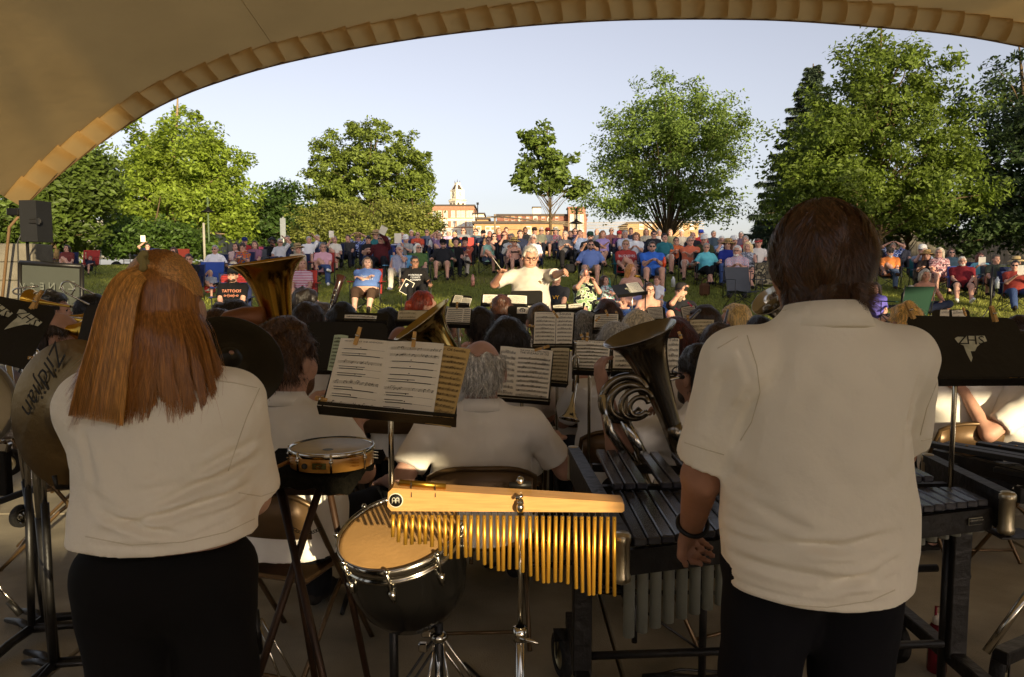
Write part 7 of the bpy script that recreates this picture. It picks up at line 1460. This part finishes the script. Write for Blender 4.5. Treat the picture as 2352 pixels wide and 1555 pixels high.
chest_text(J, ['MUSKINGUM', 'COUNTY', 'ACADEMY'], .05, mat('print_white', '#d8d8d8', .8), .36)
o = MB(); q = J.world(J.wR) + Vector((.12, -.12, -.02)); Rm = Matrix.Rotation(.5, 3, 'Y'); o.box(q, (.2, .008, .28), paper, Rm); o.box(q + Vector((0, -.006, 0)), (.18, .004, .26), cloth('242426'), Rm); o.lathe([(0, .002), (.035, .002), (.035, 0)], q + Vector((0, -.009, .04)), (0, -1, 0), paper, 14); tag(o.build('programme'), 'dark programme with white border dangling from the young man\'s hand', 'programme')
aud(912, 540, 'woman in white and blue top with paper before her face', 'f', G('short', '8a847c'), 'b4b8cc', '2b3550', 1, ((-.16, -.3, .56), (.03, -.24, 1.06)), Y=21.5)
o = MB(); q = at(914, 547, 21.1); o.box(q, (.2, .01, .27), paper); tag(o.build('programme'), 'white paper held up left of the white cap', 'programme')
aud(923, 533, 'person with short blond hair behind the white cap', 'f', G('short', 'b89a68'), '3a55a0', '2b3550', 1, Y=24)
aud(931, 538, 'man in white cap and grey tee looking at phone', 'm', G('short', '4a3a2c'), '9a9c98', '8a7f6a', .45, 'phone', hat='cap', hatc='e2e0dc', nod=.35)
J = aud(959, 531, 'bald man in orange tee and sunglasses', 'm', None, 'd04a22', '8a7f6a', .5, 'lap', glass='sun', leg='cross'); chest_text(J, ['TIGERS'], .08, mat('print_black', '#2a1a14', .8), .36)
aud(998, 532, 'woman in white top seen between heads right of the orange tee', 'f', G('bob', '5a3a26'), 'd8d4cc', '2b3550', 1)
pp = pat('purpleplaid', '#8a6a8e', ['#5a4a78', '#b09ab4'], 'plaid', 12)
aud(1008, 533, 'bald man in purple plaid shirt with hand on forehead', 'm', G('fringe', '8a8378'), '8a6a8e', '1d2440', 1, 'brow', shirtm=pp, leg='cross')
aud(1030, 527, 'white-haired woman in lilac pink tee', 'f', G('short', 'c9c5bd'), 'c8a0c0', '2b3550', 1, 'phone'); aud(1044, 532, 'fair-haired person in yellow top', 'f', G('short', 'd2b478'), 'c9b850', '2b3550', 1, Y=25)
aud(1064, 521, 'broad man in grey tee and dark sunglasses in the back row', 'm', G('short', '4a3626'), '7d8084', '2b2b33', 1, 'lap', glass='sun', w=1.25, belly=.05)
J = aud(1017, 548, 'man in black cap and dark polo with khaki shorts', 'm', G('short', '3a2a20'), '26272a', '8a7a5a', .42, 'rests', hat='cap', hatc='141416', glass='sun', beard='5a4a40', collar=True, chair='green', w=1.2, belly=.06, Y=17.8)
aud(1047, 546, 'person with black curly hair in black shirt leaning sideways', 'f', G('afro', '120e0c'), '1a1a1c', '1d1f26', 1, 'lap', Y=20.5)
aud(1067, 543, 'man in brown cap and striped coral polo with crossed legs', 'm', G('short', '4a3626'), 'b5563e', 'b0a898', 1, 'fold', hat='cap', hatc='3a2a26', leg='cross', shirtm=pat('coralstripe', '#b5563e', ['#7a3a2c'], 'stripe', 12), w=1.15, chair='black', Y=19.2)
aud(1122, 542, 'woman in mint sleeveless top and sunglasses, hand at mouth', 'f', G('short', '5a3a24'), '8fc2ac', '5a6a90', .4, 'chinL', sleeve=0, glass='sun', leg='cross', chair='black', Y=19)
aud(1110, 528, 'man in black cap and navy tee left of the black tank top', 'm', G('short', '4a3a30'), '20263c', '2b2b33', 1, hat='cap', hatc='1a1a1e', beard='8a8076'); aud(1124, 530, 'man with red face and sunglasses peeking between heads', 'm', G('short', '6a4a36'), '7a5a40', '2b2b33', 1, skin='b86a50', glass='sun', Y=26)
aud(1134, 534, 'dark-haired woman in black tank and sunglasses', 'f', G('bob', '17110f'), '161618', '2b2b33', 1, 'lap', tank=True, sleeve=0, glass='sun', Y=22)
aud(1162, 519, 'tall man in navy shirt at the back beside the black top', 'm', G('short', '2a1c16'), '1c2440', '2b2b33', 1); aud(1159, 527, 'woman in black V-neck and sunglasses, hand at mouth', 'f', G('bob', '6a3a24'), '19191b', '2b2b33', 1, 'chin', glass='sun', Y=23)
aud(1175, 526, 'woman with glasses in loose white long-sleeved blouse', 'f', G('short', '7a746c'), 'd4d2c8', 'b8a48c', .4, 'paper', sleeve=1., w=1.2, belly=.06, glass='clear', Y=21)
aud(1182, 544, 'woman in straw visor and black tank top with a can', 'f', G('bun', '2a1d16'), '171718', '2b2b33', .4, ((-.2, -.3, .56), (.08, -.34, .76)), tank=True, sleeve=0, hat='sunhat', hatc='c2a04e', glass='sun', chair='navy', Y=18.6, hf='cup')
aud(1195, 528, 'person in navy printed tee behind the straw visor', 'f', G('curly', '3a241a'), '22283e', '3a4f7c', 1, Y=24); aud(1207, 519, 'smiling man with dark beard in charcoal jacket', 'm', G('short', '120e0c'), '2c2d30', '2b2b33', 1, sleeve=1., beard='120e0c', skin='8a5a3c')
aud(1224, 527, 'laughing grey-haired woman in white tee with hand at chin', 'f', G('short', 'bdb9b2'), 'dadade', '4a5f90', .6, 'chin', glass='clear', leg='cross', Y=20.5); aud(1228, 521, 'man in dark cap and khaki shirt behind the laughing woman', 'm', G('short', '4a3a2c'), '7d7a66', '2b2b33', 1, hat='cap', hatc='2a2420', Y=25)
aud(1257, 522, 'man in red cap and grey tee with sunglasses', 'm', G('short', '4a3a2c'), '6e7078', '3a3d44', .5, hat='cap', hatc='6e1c1c', glass='sun'); fl_ = pat('floralpink', '#b89aa0', ['#4a6a4a', '#c05a70'], 'blotch', 18)
aud(1277, 521, 'person in pale bucket sun hat and floral top', 'f', G('bob', '8a847c'), 'b89aa0', '2b2b33', 1, hat='sunhat', hatc='b0aca0', shirtm=fl_)
aud(1299, 522, 'grey-haired woman in dark grey tee with clasped hands', 'f', G('short', 'a8a49c'), '55545a', '1c1a1c', 1, 'phone', Y=23, w=1.1); aud(1310, 529, 'person half hidden behind the dark grey tee', 'm', G('short', '5a4636'), '2a2b30', '2b2b33', 1, Y=26)
aud(1332, 519, 'young man in light blue shirt with hands at his mouth', 'm', G('short', '4a3424'), '8a9cc0', '3a3d44', 1, 'chin', Y=24); aud(1355, 522, 'man in dark green cap and black tee beside lavender tee', 'm', G('short', '5a4a3c'), '19191c', '2b2b33', .5, 'paper', hat='cap', hatc='1c3a30', glass='sun', beard='8a8076', w=1.2, Y=22)
aud(1385, 521, 'woman in lavender tee with folded arms and bare legs', 'f', G('bob', '6a4a30'), 'a08cc8', '26263a', .3, 'fold', Y=23.5, leg='ankle')
aud(1357, 541, 'man in light blue button shirt and mirrored sunglasses', 'm', G('short', '3a2618'), '6a86c8', '8a7f6a', .45, 'rests', glass='sun', beard='3a2618', chair='black', Y=18.2, w=1.1, collar=True)
J = aud(1439, 540, 'woman in red BUCKEYES tee with glasses', 'f', G('short', 'a8834e'), 'a8302a', '1d1d20', .35, 'lap', glass='clear', w=1.32, belly=.08, chair='teal', Y=18.2, leg='cross'); chest_text(J, ['BUCKEYES'], .085, mat('print_white', '#d8d8d8', .8), .37)
aud(1422, 529, 'man in red cap behind the red tee', 'm', G('short', '6a5a4c'), '6a3a6a', '2b2b33', 1, hat='cap', hatc='a82224', Y=24); aud(1437, 525, 'grey-haired man in pale shirt behind the red tee', 'm', G('short', 'a8a49c'), 'b4bccc', '2b2b33', 1, Y=23.5); aud(1461, 522, 'woman in white tee looking at her phone at the back', 'f', G('bob', '6a4a34'), 'd0d4da', '3a4f7c', 1, 'phone', nod=.4, Y=22)
aud(1499, 539, 'big man in bright blue tee and sunglasses with hands together', 'm', G('short', '3a2a20'), '2a6ad0', '4a5878', .45, 'phone', glass='sun', beard='6a5a4c', w=1.38, belly=.1, chair='black', shoes='2a3ab8', Y=17.6, h=.0145)
aud(1503, 528, 'dark-haired person with sunglasses behind the blue tee', 'm', G('short', '1c1410'), '2a2b30', '2b2b33', 1, glass='sun', Y=24); aud(1514, 526, 'white-haired head at the back behind the blue tee', 'f', G('short', 'd0ccc4'), 'c8c0b8', '2b2b33', 1, Y=26)
aud(1527, 527, 'dark-haired woman in teal tee right of the blue tee', 'f', G('short', '211612'), '1f6e78', 'd0c8ba', .5, 'rests', Y=21.5); aud(1554, 530, 'boy in bright orange tee on a blue chair', 'm', G('short', '2a1c14'), 'd8641c', '2b2b33', .4, 'phone', Y=21.5, sc=.92, glass='clear', chair='blue')
aud(1567, 521, 'white-haired person at the back above the orange tee boy', 'm', G('short', 'd8d4cc'), '8a8480', '2b2b33', 1, Y=26); aud(1586, 526, 'grey-haired man in coral shirt and white shorts with sandals', 'm', G('short', 'a8a29a'), 'd8683e', 'd4ccc0', .42, 'fold', glass='clear', collar=True, Y=19.8, w=1.15, belly=.05, chair='black', shoes='3a2a22')
aud(1592, 520, 'man in dark shirt behind the coral shirt', 'm', G('fringe', '8a847c'), '24252a', '2b2b33', 1, Y=24); aud(1612, 519, 'person in blue cap and red shirt at the back', 'm', G('short', '5a4636'), 'a8262a', '2b2b33', 1, hat='cap', hatc='2a3fa8', Y=25)
aud(1619, 522, 'man in white cap and olive shirt leaning forward', 'm', G('short', '8a847c'), '3e4224', 'b8ae98', 1, 'knees', hat='cap', hatc='dcdad4', glass='clear', lean=-.05, Y=21)
aud(1624, 557, 'grey-haired woman in turquoise tee and black capris', 'f', G('short', '8f8a82'), '4ab0c0', '17181c', .72, 'rests', glass='clear', chair='black', leg='ankle', w=1.15, belly=.05, Y=16.8, shoes='17181c')
wf = pat('whitefloral', '#ccd2dc', ['#4a6a9a', '#8aa0c0'], 'blotch', 16)
aud(1659, 525, 'white-haired woman in pale floral blouse with purple bag', 'f', G('short', 'dcd8ce'), 'ccd2dc', 'c8c4be', 1, 'chin', shirtm=wf, glass='clear', Y=21); aud(1673, 537, 'woman in straw hat and royal blue shirt', 'f', G('bob', '4a2a1a'), '24348e', '3f5688', 1, 'lap', hat='sunhat', hatc='b08d4e', Y=19)
aud(1687, 530, 'woman in white cap and pink tank top', 'f', G('short', 'a89a88'), 'd8a8a8', '2b2b33', 1, hat='cap', hatc='e0ded8', tank=True, sleeve=0, Y=21); pl_ = pat('redplaid', '#b8485a', ['#e0dce0', '#34447a'], 'plaid', 9)
aud(1694, 553, 'white-haired man in red and white plaid shirt behind an empty chair', 'm', G('short', 'dcdad4'), 'b8485a', '33373e', 1, 'phone', shirtm=pl_, glass='clear', beard='d8d4cc', w=1.12, Y=16.8, collar=True)
gp_ = pat('greyprint', '#6e7480', ['#3a3d46', '#a8acb4'], 'blotch', 14)
aud(1719, 533, 'blond woman in grey sleeveless print top and skirt', 'f', G('bob', 'd0b684'), '6e7480', '5a5448', .5, 'knees', shirtm=gp_, sleeve=0, chair='navy', Y=18.4, leg='ankle'); aud(1713, 526, 'grey-haired person behind the blond woman', 'f', G('short', '9a948c'), 'a83a3a', '2b2b33', 1, Y=22)
aud(1743, 531, 'person in red visor and white shirt left of the tall man', 'f', G('short', '5a4030'), 'd8d0c4', '2b2b33', 1, hat='visor', hatc='b83a34', Y=20)
# people sitting on the grass
J = aud(1277, 606, 'man in pale grey sun hat and dark tee sitting cross-legged', 'm', G('short', '5a4636'), '2a2b30', '8a7a5a', .42, ((-.08, -.36, .4), (.08, -.36, .4)), 'ground', hat='sunhat', hatc='b8b2a4', Y=13.8, w=1.15, belly=.05, yaw=.3); chest_text(J, ['VY'], .1, mat('print_gold', '#d8a02c', .8), .3)
fd = pat('floraldress', '#16181e', ['#c8ccae', '#7f9a6a'], 'blotch', 13)
aud(1346, 602, 'grey-haired woman in dark floral dress drinking from a cup', 'f', G('bun', '8f8a84'), '16181e', '15171c', .45, ((-.05, -.26, 1.0), (.1, -.28, .9)), 'ground', shirtm=fd, pantsm=fd, sleeve=0, w=1.3, belly=.06, Y=14.2, Rf=(-.1, -.85, .07), Lf=(.22, -.7, .07), shoes=None, rk=(-.3, -.2, 1), lk=(.6, -.2, 1), hf='cup')
gd = pat('girlfloral', '#ccd6d8', ['#4a8a7a', '#b0586a'], 'blotch', 20)
aud(1399, 597, 'small girl with long brown hair in floral dress on the blanket', 'f', G('long', '4a2c1a'), 'ccd6d8', 'ccd6d8', .3, ((-.1, -.4, .75), (.1, -.4, .72)), 'ground', shirtm=gd, pantsm=gd, sc=.78, Y=14.9, rz=1.1, shoes=None)
aud(1453, 583, 'young woman in lavender tank dress laughing over her shoulder', 'f', G('long', 'a8743e'), 'a8a4d4', 'a8a4d4', .4, ((-.3, -.05, .35), (.25, -.3, .45)), 'ground', tank=True, sleeve=0, Y=15.3, yaw=.9, rz=.1, L=.26, shoes=None)
aud(1507, 600, 'toddler girl in white top with curly brown pigtails', 'f', G('curly', '5a3822'), 'd8d8dc', '9aa0ac', .4, 'lap', 'ground', sc=.72, Y=15.2, rz=-.5, hf=None)
bg_ = pat('tealprint', '#d0dcd8', ['#1f5a5c', '#17302e'], 'blotch', 17)
aud(1491, 634, 'woman with long brown hair and glasses in teal patterned skirt', 'f', G('long', '3a2214'), 'b5826a', 'd0dcd8', 1, ((-.12, -.4, .7), (.24, -.35, .55)), 'ground', pantsm=bg_, glass='clear', Y=12.6, L=.26, tank=True, sleeve=0, Rf=(-.1, -.5, .07), Lf=(.1, -.5, .07), rk=(-.2, -.2, 1), lk=(.2, -.2, 1))
aud(1567, 644, 'bearded man in dark cap and pale jeans with hand at chin', 'm', G('short', '33241a'), '222226', '7d8aa0', 1, ((-.05, -.26, 1.02), (.2, -.4, .6)), 'ground', hat='cap', hatc='2c2826', beard='6a5846L', Y=12.5, Rf=(-.22, -.55, .07), Lf=(.22, -.55, .07), rk=(-.3, -.3, 1), lk=(.3, -.3, 1))
# right-hand side
aud(1989, 541, 'man in green tee hidden beside the tall man\'s hair', 'm', G('short', '4a3a2c'), '2c4a34', '5a4a3c', .5, Y=19); aud(2052, 557, 'person in patterned shirt with arm over the head', 'm', G('short', 'b0a090'), '3a4a80', '8a7a60', .5, 'brows', shirtm=bp, Y=20.5, leg='cross')
aud(2045, 567, 'man in cap, sunglasses and long grey beard in orange tee', 'm', G('short', '6a5a4c'), 'd8761c', '4f6078', 1, 'lap', hat='cap', hatc='4a4238', glass='sun', beard='b8b0a4L', leg='cross', Y=18.4, w=1.15, shoes='3a2a1e')
aud(2120, 554, 'man in white cap and patterned shirt in a reclining chair', 'm', G('short', '7a6a58'), '8a93a8', '5a5448', 1, 'chin', hat='cap', hatc='dcdad2', glass='clear', chair='teal', Y=19.5); aud(2130, 573, 'woman in straw hat resting arms on her bare knees', 'f', G('bob', '7a4a2c'), '241c1c', '2b2b33', .4, ((-.12, -.35, .7), (.12, -.35, .7)), hat='sunhat', hatc='b58f4c', Y=18)
mf = pat('mauvefloral', '#8a5a5e', ['#c8a8a8', '#4a2c34'], 'blotch', 16)
aud(2160, 564, 'grey-blond woman in mauve floral dress', 'f', G('bob', 'b8ac94'), '8a5a5e', '8a5a5e', .5, 'lap', shirtm=mf, pantsm=mf, glass='clear', Y=18.8)
aud(2132, 592, 'tanned woman in lilac strapless top and headband on the grass', 'f', G('bob', '9a8e7c'), 'a884c0', '1c2236', 1, ((-.35, .0, .3), (.3, -.35, .3)), 'ground', tank=True, sleeve=0, Y=15.4, skin='a5673f', L=.12)
aud(2212, 588, 'large man in maroon polo and white sneakers with goatee', 'm', G('short', 'b4aca0'), '6e121e', '191a1e', .4, 'lap', glass='clear', beard='cfc8bc', w=1.42, belly=.12, chair='blue', shoes='d8d8d6', Y=15, leg='out', h=.0135, collar=True)
aud(2253, 580, 'woman in turquoise tee and sunglasses right of the maroon polo', 'f', G('bob', '5a2e1c'), '6ab4c4', 'c08a90', .5, 'paper', glass='sun', Y=16.8, hf='white', pantsm=fl_)
J = aud(2335, 597, 'woman in rust tee and ripped jeans reading a programme', 'f', G('bun', '1f1512'), '8a2f24', '33466e', 1, 'paper', glass='sun', w=1.3, belly=.07, Y=14.6, hf='white', leg='out', chair='navy'); aud(2338, 588, 'person in straw hat behind the reading woman', 'f', G('short', '8a7a68'), '6a6a70', '2b2b33', 1, hat='sunhat', hatc='c0a468', Y=17)
aud(2012, 650, 'person in purple tee leaning at the tall man\'s shoulder', 'f', G('bob', '5a4636'), '5a52a8', '2b2b33', .4, 'lap', 'ground', Y=13.5)
# more heads seen between the rows
for px, py, sx_, hr, sh_, d_ in ((583, 552, 'f', ('bob', '5a4030'), '8a5a70', 'woman in dusty pink top at the left back row'), (660, 540, 'm', ('short', '8a847c'), '4a5a48', 'man in sage shirt behind the grey tee'), (728, 538, 'f', ('short', 'b0aaa0'), '5a6a8a', 'grey-haired woman in slate top behind the pink tee'), (798, 538, 'm', ('short', '3a2c22'), '3c3a38', 'man in dark shirt left of the patterned top'), (945, 527, 'f', ('short', 'a8a298'), '7a6a80', 'woman in mauve top behind the orange tee'), (980, 526, 'm', ('short', '5a4a3a'), '44506a', 'man in slate shirt right of the orange tee'), (1092, 524, 'm', ('short', '2c2018'), '50606a', 'man in grey-blue shirt right of the broad man'), (1146, 522, 'f', ('bob', '7a5a3a'), '6a3038', 'woman in wine top between dark tops'), (1243, 521, 'f', ('short', 'b8b2a8'), '8a8a70', 'grey-haired woman in khaki top at the back'), (1320, 523, 'f', ('bob', '4a3424'), '54405a', 'woman in plum top behind the clasped hands'), (1370, 524, 'm', ('fringe', '8a847c'), '6a7078', 'balding man in grey shirt at the back'), (1405, 522, 'f', ('short', '9a948c'), '7a4a4a', 'woman in brick top behind the lavender tee'), (1450, 521, 'm', ('short', '4a3a2e'), '30384a', 'man in dark blue shirt at the back'), (1484, 524, 'f', ('bob', '8a6a48'), 'b0a890', 'woman in oatmeal top right of the white tee'), (1540, 521, 'm', ('short', '6a5a4a'), '5a5a48', 'man in olive-grey shirt at the back right'), (1640, 520, 'm', ('short', 'a09a90'), '3a4a58', 'man in steel blue shirt right of the white cap'), (1702, 522, 'f', ('short', 'c0bab0'), '6a5a6a', 'woman in grey-mauve top behind the white cap'), (2075, 556, 'm', ('short', '4a3a2e'), '4a4a50', 'man in charcoal tee right of the long beard'), (2188, 570, 'f', ('bob', '5a4434'), '48606a', 'woman in blue-grey top behind the maroon polo'), (2290, 584, 'm', ('short', '6a5a4c'), '4a5040', 'man in moss shirt beside the tripod')):
    aud(px, py, d_, sx_, hr, sh_, '2b2b33', 1, 'lap', glass=('sun' if len(d_) % 3 == 0 else None), chair=('navy', 'black', 'grey')[len(d_) % 3], hf=None)
# empty chairs, blanket, bags, bottles
def gl(px, py, Y): P = at(px, py, Y); return (P.x, Y, float(lawn(P.x, Y)))
camp(gl(1705, 690, 15.2), .15, 'empty grey camp chair in front of the plaid shirt', CN['grey']); camp(gl(1765, 640, 16.6), -.2, 'camouflage camp chair at the tall man\'s head', CN['green'], pat('camo', '#5a5240', ['#2c2a20', '#8a8064'], 'blotch', 9)); camp(gl(2083, 710, 12.6), math.pi + .1, 'empty dark green chair seen from behind on the near grass', '1c3a2c'); camp(gl(1785, 760, 12.0), .4, 'folded dark chair near the horn bell', CN['black']) if False else None
camp(gl(410, 580, 23.5), .2, 'orange-red chair back behind the sunglasses woman', 'd04a22'); camp(gl(597, 570, 23), .1, 'pink camp chair at the edge of the shrubs', 'd8506a'); camp(gl(1073, 545, 27), .1, 'bright red chair back in the rear rows', 'b83a30')
bl_ = pat('bluetarp', '#1f4a86', ['#3a70b8', '#16305e'], 'blotch', 7); xs0, xs1 = wpx(1385, 15), wpx(1545, 15); X_, Y_ = np.meshgrid(np.linspace(xs0, xs1, 24), np.linspace(13.9, 16.2, 24)); V = np.stack([X_, Y_, lawn(X_, Y_) + .055 + .018 * np.sin(X_ * 9) * np.sin(Y_ * 8)], -1).reshape(-1, 3); i = (np.arange(23)[:, None] * 24 + np.arange(23)[None]).ravel()
V2 = V - [0, 0, .012]; Fq = np.stack([i, i + 1, i + 25, i + 24], 1); tag(npmesh('blanket', np.concatenate([V, V2]), np.concatenate([Fq, Fq[:, ::-1] + 576]), (bl_,)), 'blue patterned blanket spread under the children', 'blanket')
xs0, xs1 = wpx(2055, 15.5), wpx(2170, 15.5); X_, Y_ = np.meshgrid(np.linspace(xs0, xs1, 16), np.linspace(14.9, 16.2, 16)); V = np.stack([X_, Y_, lawn(X_, Y_) + .05 + .015 * np.sin(X_ * 9)], -1).reshape(-1, 3); i = (np.arange(15)[:, None] * 16 + np.arange(15)[None]).ravel(); Fq = np.stack([i, i + 1, i + 17, i + 16], 1); tag(npmesh('blanket', np.concatenate([V, V - [0, 0, .012]]), np.concatenate([Fq, Fq[:, ::-1] + 256]), (cloth('191a20'),)), 'black blanket under the woman in lilac top', 'blanket')
def bag(px, py, Y, label, c, sz=(.34, .2, .26), name='bag'):
    P = gl(px, py, Y); t = thing(name, label, 'bag', P); a = MB(); a.box((P[0], P[1], P[2] + sz[2] / 2), sz, cloth(c), Matrix.Rotation(.2, 3, 'Z'), .06); a.build('body', t); a = MB(); a.tube([(P[0] - sz[0] * .3, P[1], P[2] + sz[2] * .95), (P[0] - sz[0] * .2, P[1], P[2] + sz[2] * 1.35), (P[0] + sz[0] * .2, P[1], P[2] + sz[2] * 1.35), (P[0] + sz[0] * .3, P[1], P[2] + sz[2] * .95)], .012, cloth(c), 6); a.build('handle', t)
bag(712, 628, 17.5, 'brown leather handbag beside the pink tee', '4a2a1c'); bag(1310, 590, 22, 'black handbag on the grass by the dark grey tee', '1a1a1c'); bag(1462, 575, 20, 'black cooler bag behind the red tee', '17181a', (.5, .3, .36)); bag(1395, 635, 15.6, 'mint tote bag beside the blanket', '4aa894', (.22, .16, .42)); bag(2100, 640, 16.8, 'dark bag with a pale sun hat on top', '2c2a26', (.5, .3, .3)); bag(2100, 668, 15.2, 'silver patterned bag on the black blanket', '8a8c90', (.3, .2, .2)); bag(1432, 706, 11.6, 'camouflage backpack by the tilted stand', '6a6250', (.3, .24, .36), 'backpack'); bag(1620, 602, 17, 'woven brown purse on the turquoise tee\'s armrest', '5a3a22', (.26, .12, .3))
def bottle(px, py, Y, label, c, h_=.22, r=.034, name='bottle', dz=0.):
    P = gl(px, py, Y); a = MB(); a.lathe([(0, 0), (r, 0), (r, h_ * .72), (r * .5, h_ * .86), (r * .45, h_), (0, h_)], (P[0], P[1], P[2] + dz), (0, 0, 1), mat('bottle_' + c, '#' + c, .25, coat=.3), 14); tag(a.build(name), label, 'bottle')
bottle(1547, 600, 18.5, 'white bottle standing on the grass right of the blue tee', 'd8d8d4', .26, .05); bottle(1526, 590, 17.4, 'orange bottle in the armrest of the blue tee\'s chair', 'd8481c', .3, .045, dz=.55); bottle(1086, 625, 18.6, 'pink tumbler by the coral polo', 'c98a78', .3, .05); bottle(494, 640, 18, 'clear water bottle on the toddler\'s chair', 'a8b4bc', .24, .036, dz=.4); bottle(2292, 625, 15.2, 'clear water bottle beside the reading woman', 'b4bcc0', .24, .04, dz=.55); bottle(524, 660, 14.0, 'green soda bottle held by the TATTOOS shirt', '2f9a3c', .24, .035, dz=.58); bottle(2165, 650, 15.3, 'clear bottle on the black blanket', 'b4bcc0', .24, .036)
q = gl(2098, 625, 16.8); a = MB(); a.lathe([(.2, -.02), (.2, -.012), (.12, .0), (.1, .07), (.06, .09), (0, .09)], (q[0], q[1], q[2] + .34), (.1, -.1, 1), cloth('a89a80'), 24); tag(a.build('sun_hat'), 'pale sun hat lying on the dark bag', 'hat')
# loudspeaker, its stand, banner, tripods
YS = 9.9; c = at(77, 510, YS); t = thing('loudspeaker', 'black loudspeaker on a pole at the left edge of the canopy', 'loudspeaker', (c.x, YS, 1.9)); sp = mat('speaker_black', '#111112', .7, bump=.3, bscale=200); w0, w1 = at(50, 470, YS), at(103, 470, YS); zt, zb = at(77, 462, YS).z, at(77, 556, YS).z
a = MB(); x0, x1 = w0.x, w1.x; P = [(x0, YS + .1), (x0 + .04, YS - .12), (x1 - .03, YS - .14), (x1, YS + .14)]; V = [Vector((x, y, z)) for z in (zb, zt) for x, y in P]; V[4:] = [v + Vector((0, 0, .03 * (i > 1) * 0)) for i, v in enumerate(V[4:])]; a.add(V, [(3, 2, 1, 0), (4, 5, 6, 7), (0, 1, 5, 4), (1, 2, 6, 5), (2, 3, 7, 6), (3, 0, 4, 7)], sp); a.build('cabinet', t)
a = MB(); q = at(77, 508, YS - .15); a.box(q + Vector((.02, 0, 0)), (.16, .02, .06), black, None, .01); a.box(q + Vector((.06, -.006, 0)), (.05, .02, .1), mat('handle_black', '#0c0c0d', .5), None, .008); a.build('handle', t)
a = MB()
for k in range(3): a.box((x0 + .0, YS - .02, zt - .15 - .16 * k), (.012, .05, .03), mat('led_blue', '#3a4ac0', .4))
a.build('connector', t)
t = thing('speaker_stand', 'black pole stand carrying the loudspeaker', 'stand', (at(65, 600, YS).x, YS, 0)); px_ = at(65, 600, YS).x; a = MB(); a.tube([(px_, YS, .4), (px_, YS, zb + .05)], .02, black, 8); a.tube([(px_, YS, .1), (px_, YS, 1.05)], .028, black, 8); a.build('pole', t); a = MB(); a.tube([(px_, YS - .02, 1.0), (px_ + .1, YS - .03, 1.02)], .012, black, 6); a.ball((px_ + .1, YS - .03, 1.02), .02, black, 8); a.build('knob', t)
for k in range(3): a = MB(); an = k * 2.094 + .4; a.tube([(px_, YS, .75), (px_ + .55 * math.cos(an), YS + .55 * math.sin(an), .02)], .013, black, 6); a.build('leg', t)
a = MB(); a.tube([(x0 + .02, YS + .02, zt - .3), (x0 - .08, YS, zb), (x0 - .1, YS, 1.2), (x0 - .02, YS - .1, .5), (x0, YS - .15, .02)], .01, black, 6); tag(a.build('speaker_cable'), 'black cable hanging down from the loudspeaker', 'cable')
YB = 9.3; t = thing('banner', 'grey fabric banner in a black frame with mirrored letters', 'banner', tuple(at(118, 720, YB))); TL, TR, BR, BL = at(46, 603, YB + .1), at(188, 612, YB), at(188, 780, YB), at(46, 780, YB + .1); n = (TR - TL).cross(BL - TL).normalized()
a = MB(); a.slab([TL, TR, BR, BL], n * .01, mat('banner_grey', '#3f423b', .85, var=.06, vscale=2)); a.build('fabric', t); a = MB()
for p, q in ((TL, TR), (TR, BR), (BL, TL)): a.tube([p, q], .03, black, 6)
a.build('frame', t); a = MB(); bt = mat('banner_text', '#666961', .8); ux = (TR - TL).normalized()
for i, ch in enumerate('ZANESVI'):
    put_text(a, ch, at(168 - 22.5 * i, 657 + .3 * i, YB - .0), ux, (0, 0, 1), .125 if i else .16, bt, 0, .03, True)
put_text(a, 'M', at(153, 694, YB), ux, (0, 0, 1), .15, bt, 0, .03, True); a.build('lettering', t)
P = gl(2275, 700, 12.6); t = thing('camera_tripod', 'thin black tripod standing right of the maroon polo', 'tripod', P); zt = at(2275, 612, 12.6).z; a = MB(); a.tube([(P[0], P[1], P[2] + .3), (P[0], P[1], zt)], .018, black, 8); a.build('column', t)
for k in range(3): a = MB(); an = k * 2.094 + .9; a.tube([(P[0], P[1], P[2] + .55), (P[0] + .3 * math.cos(an), P[1] + .3 * math.sin(an), P[2])], .01, black, 6); a.build('leg', t)
P = at(1482, 700, 10.6); t = thing('microphone_stand', 'black microphone stand beside the tilted stand', 'stand', (P.x, 10.6, 0)); z1 = at(1482, 640, 10.6).z; a = MB(); a.tube([(P.x, 10.6, .03), (P.x, 10.6, z1)], .009, black, 6); a.tube([(P.x + .02, 10.55, z1 - .05), (P.x - .1, 10.5, z1 + .03)], .012, black, 6); a.build('pole', t); a = MB(); a.lathe([(0, .03), (.12, .02), (.13, 0)], (P.x, 10.6, .06), (0, 0, 1), black, 16); a.build('foot', t); a = MB(); a.tube([(P.x - .1, 10.5, z1 + .03), (P.x - .18, 10.48, z1 + .04)], .018, brass, 8); a.build('microphone', t)
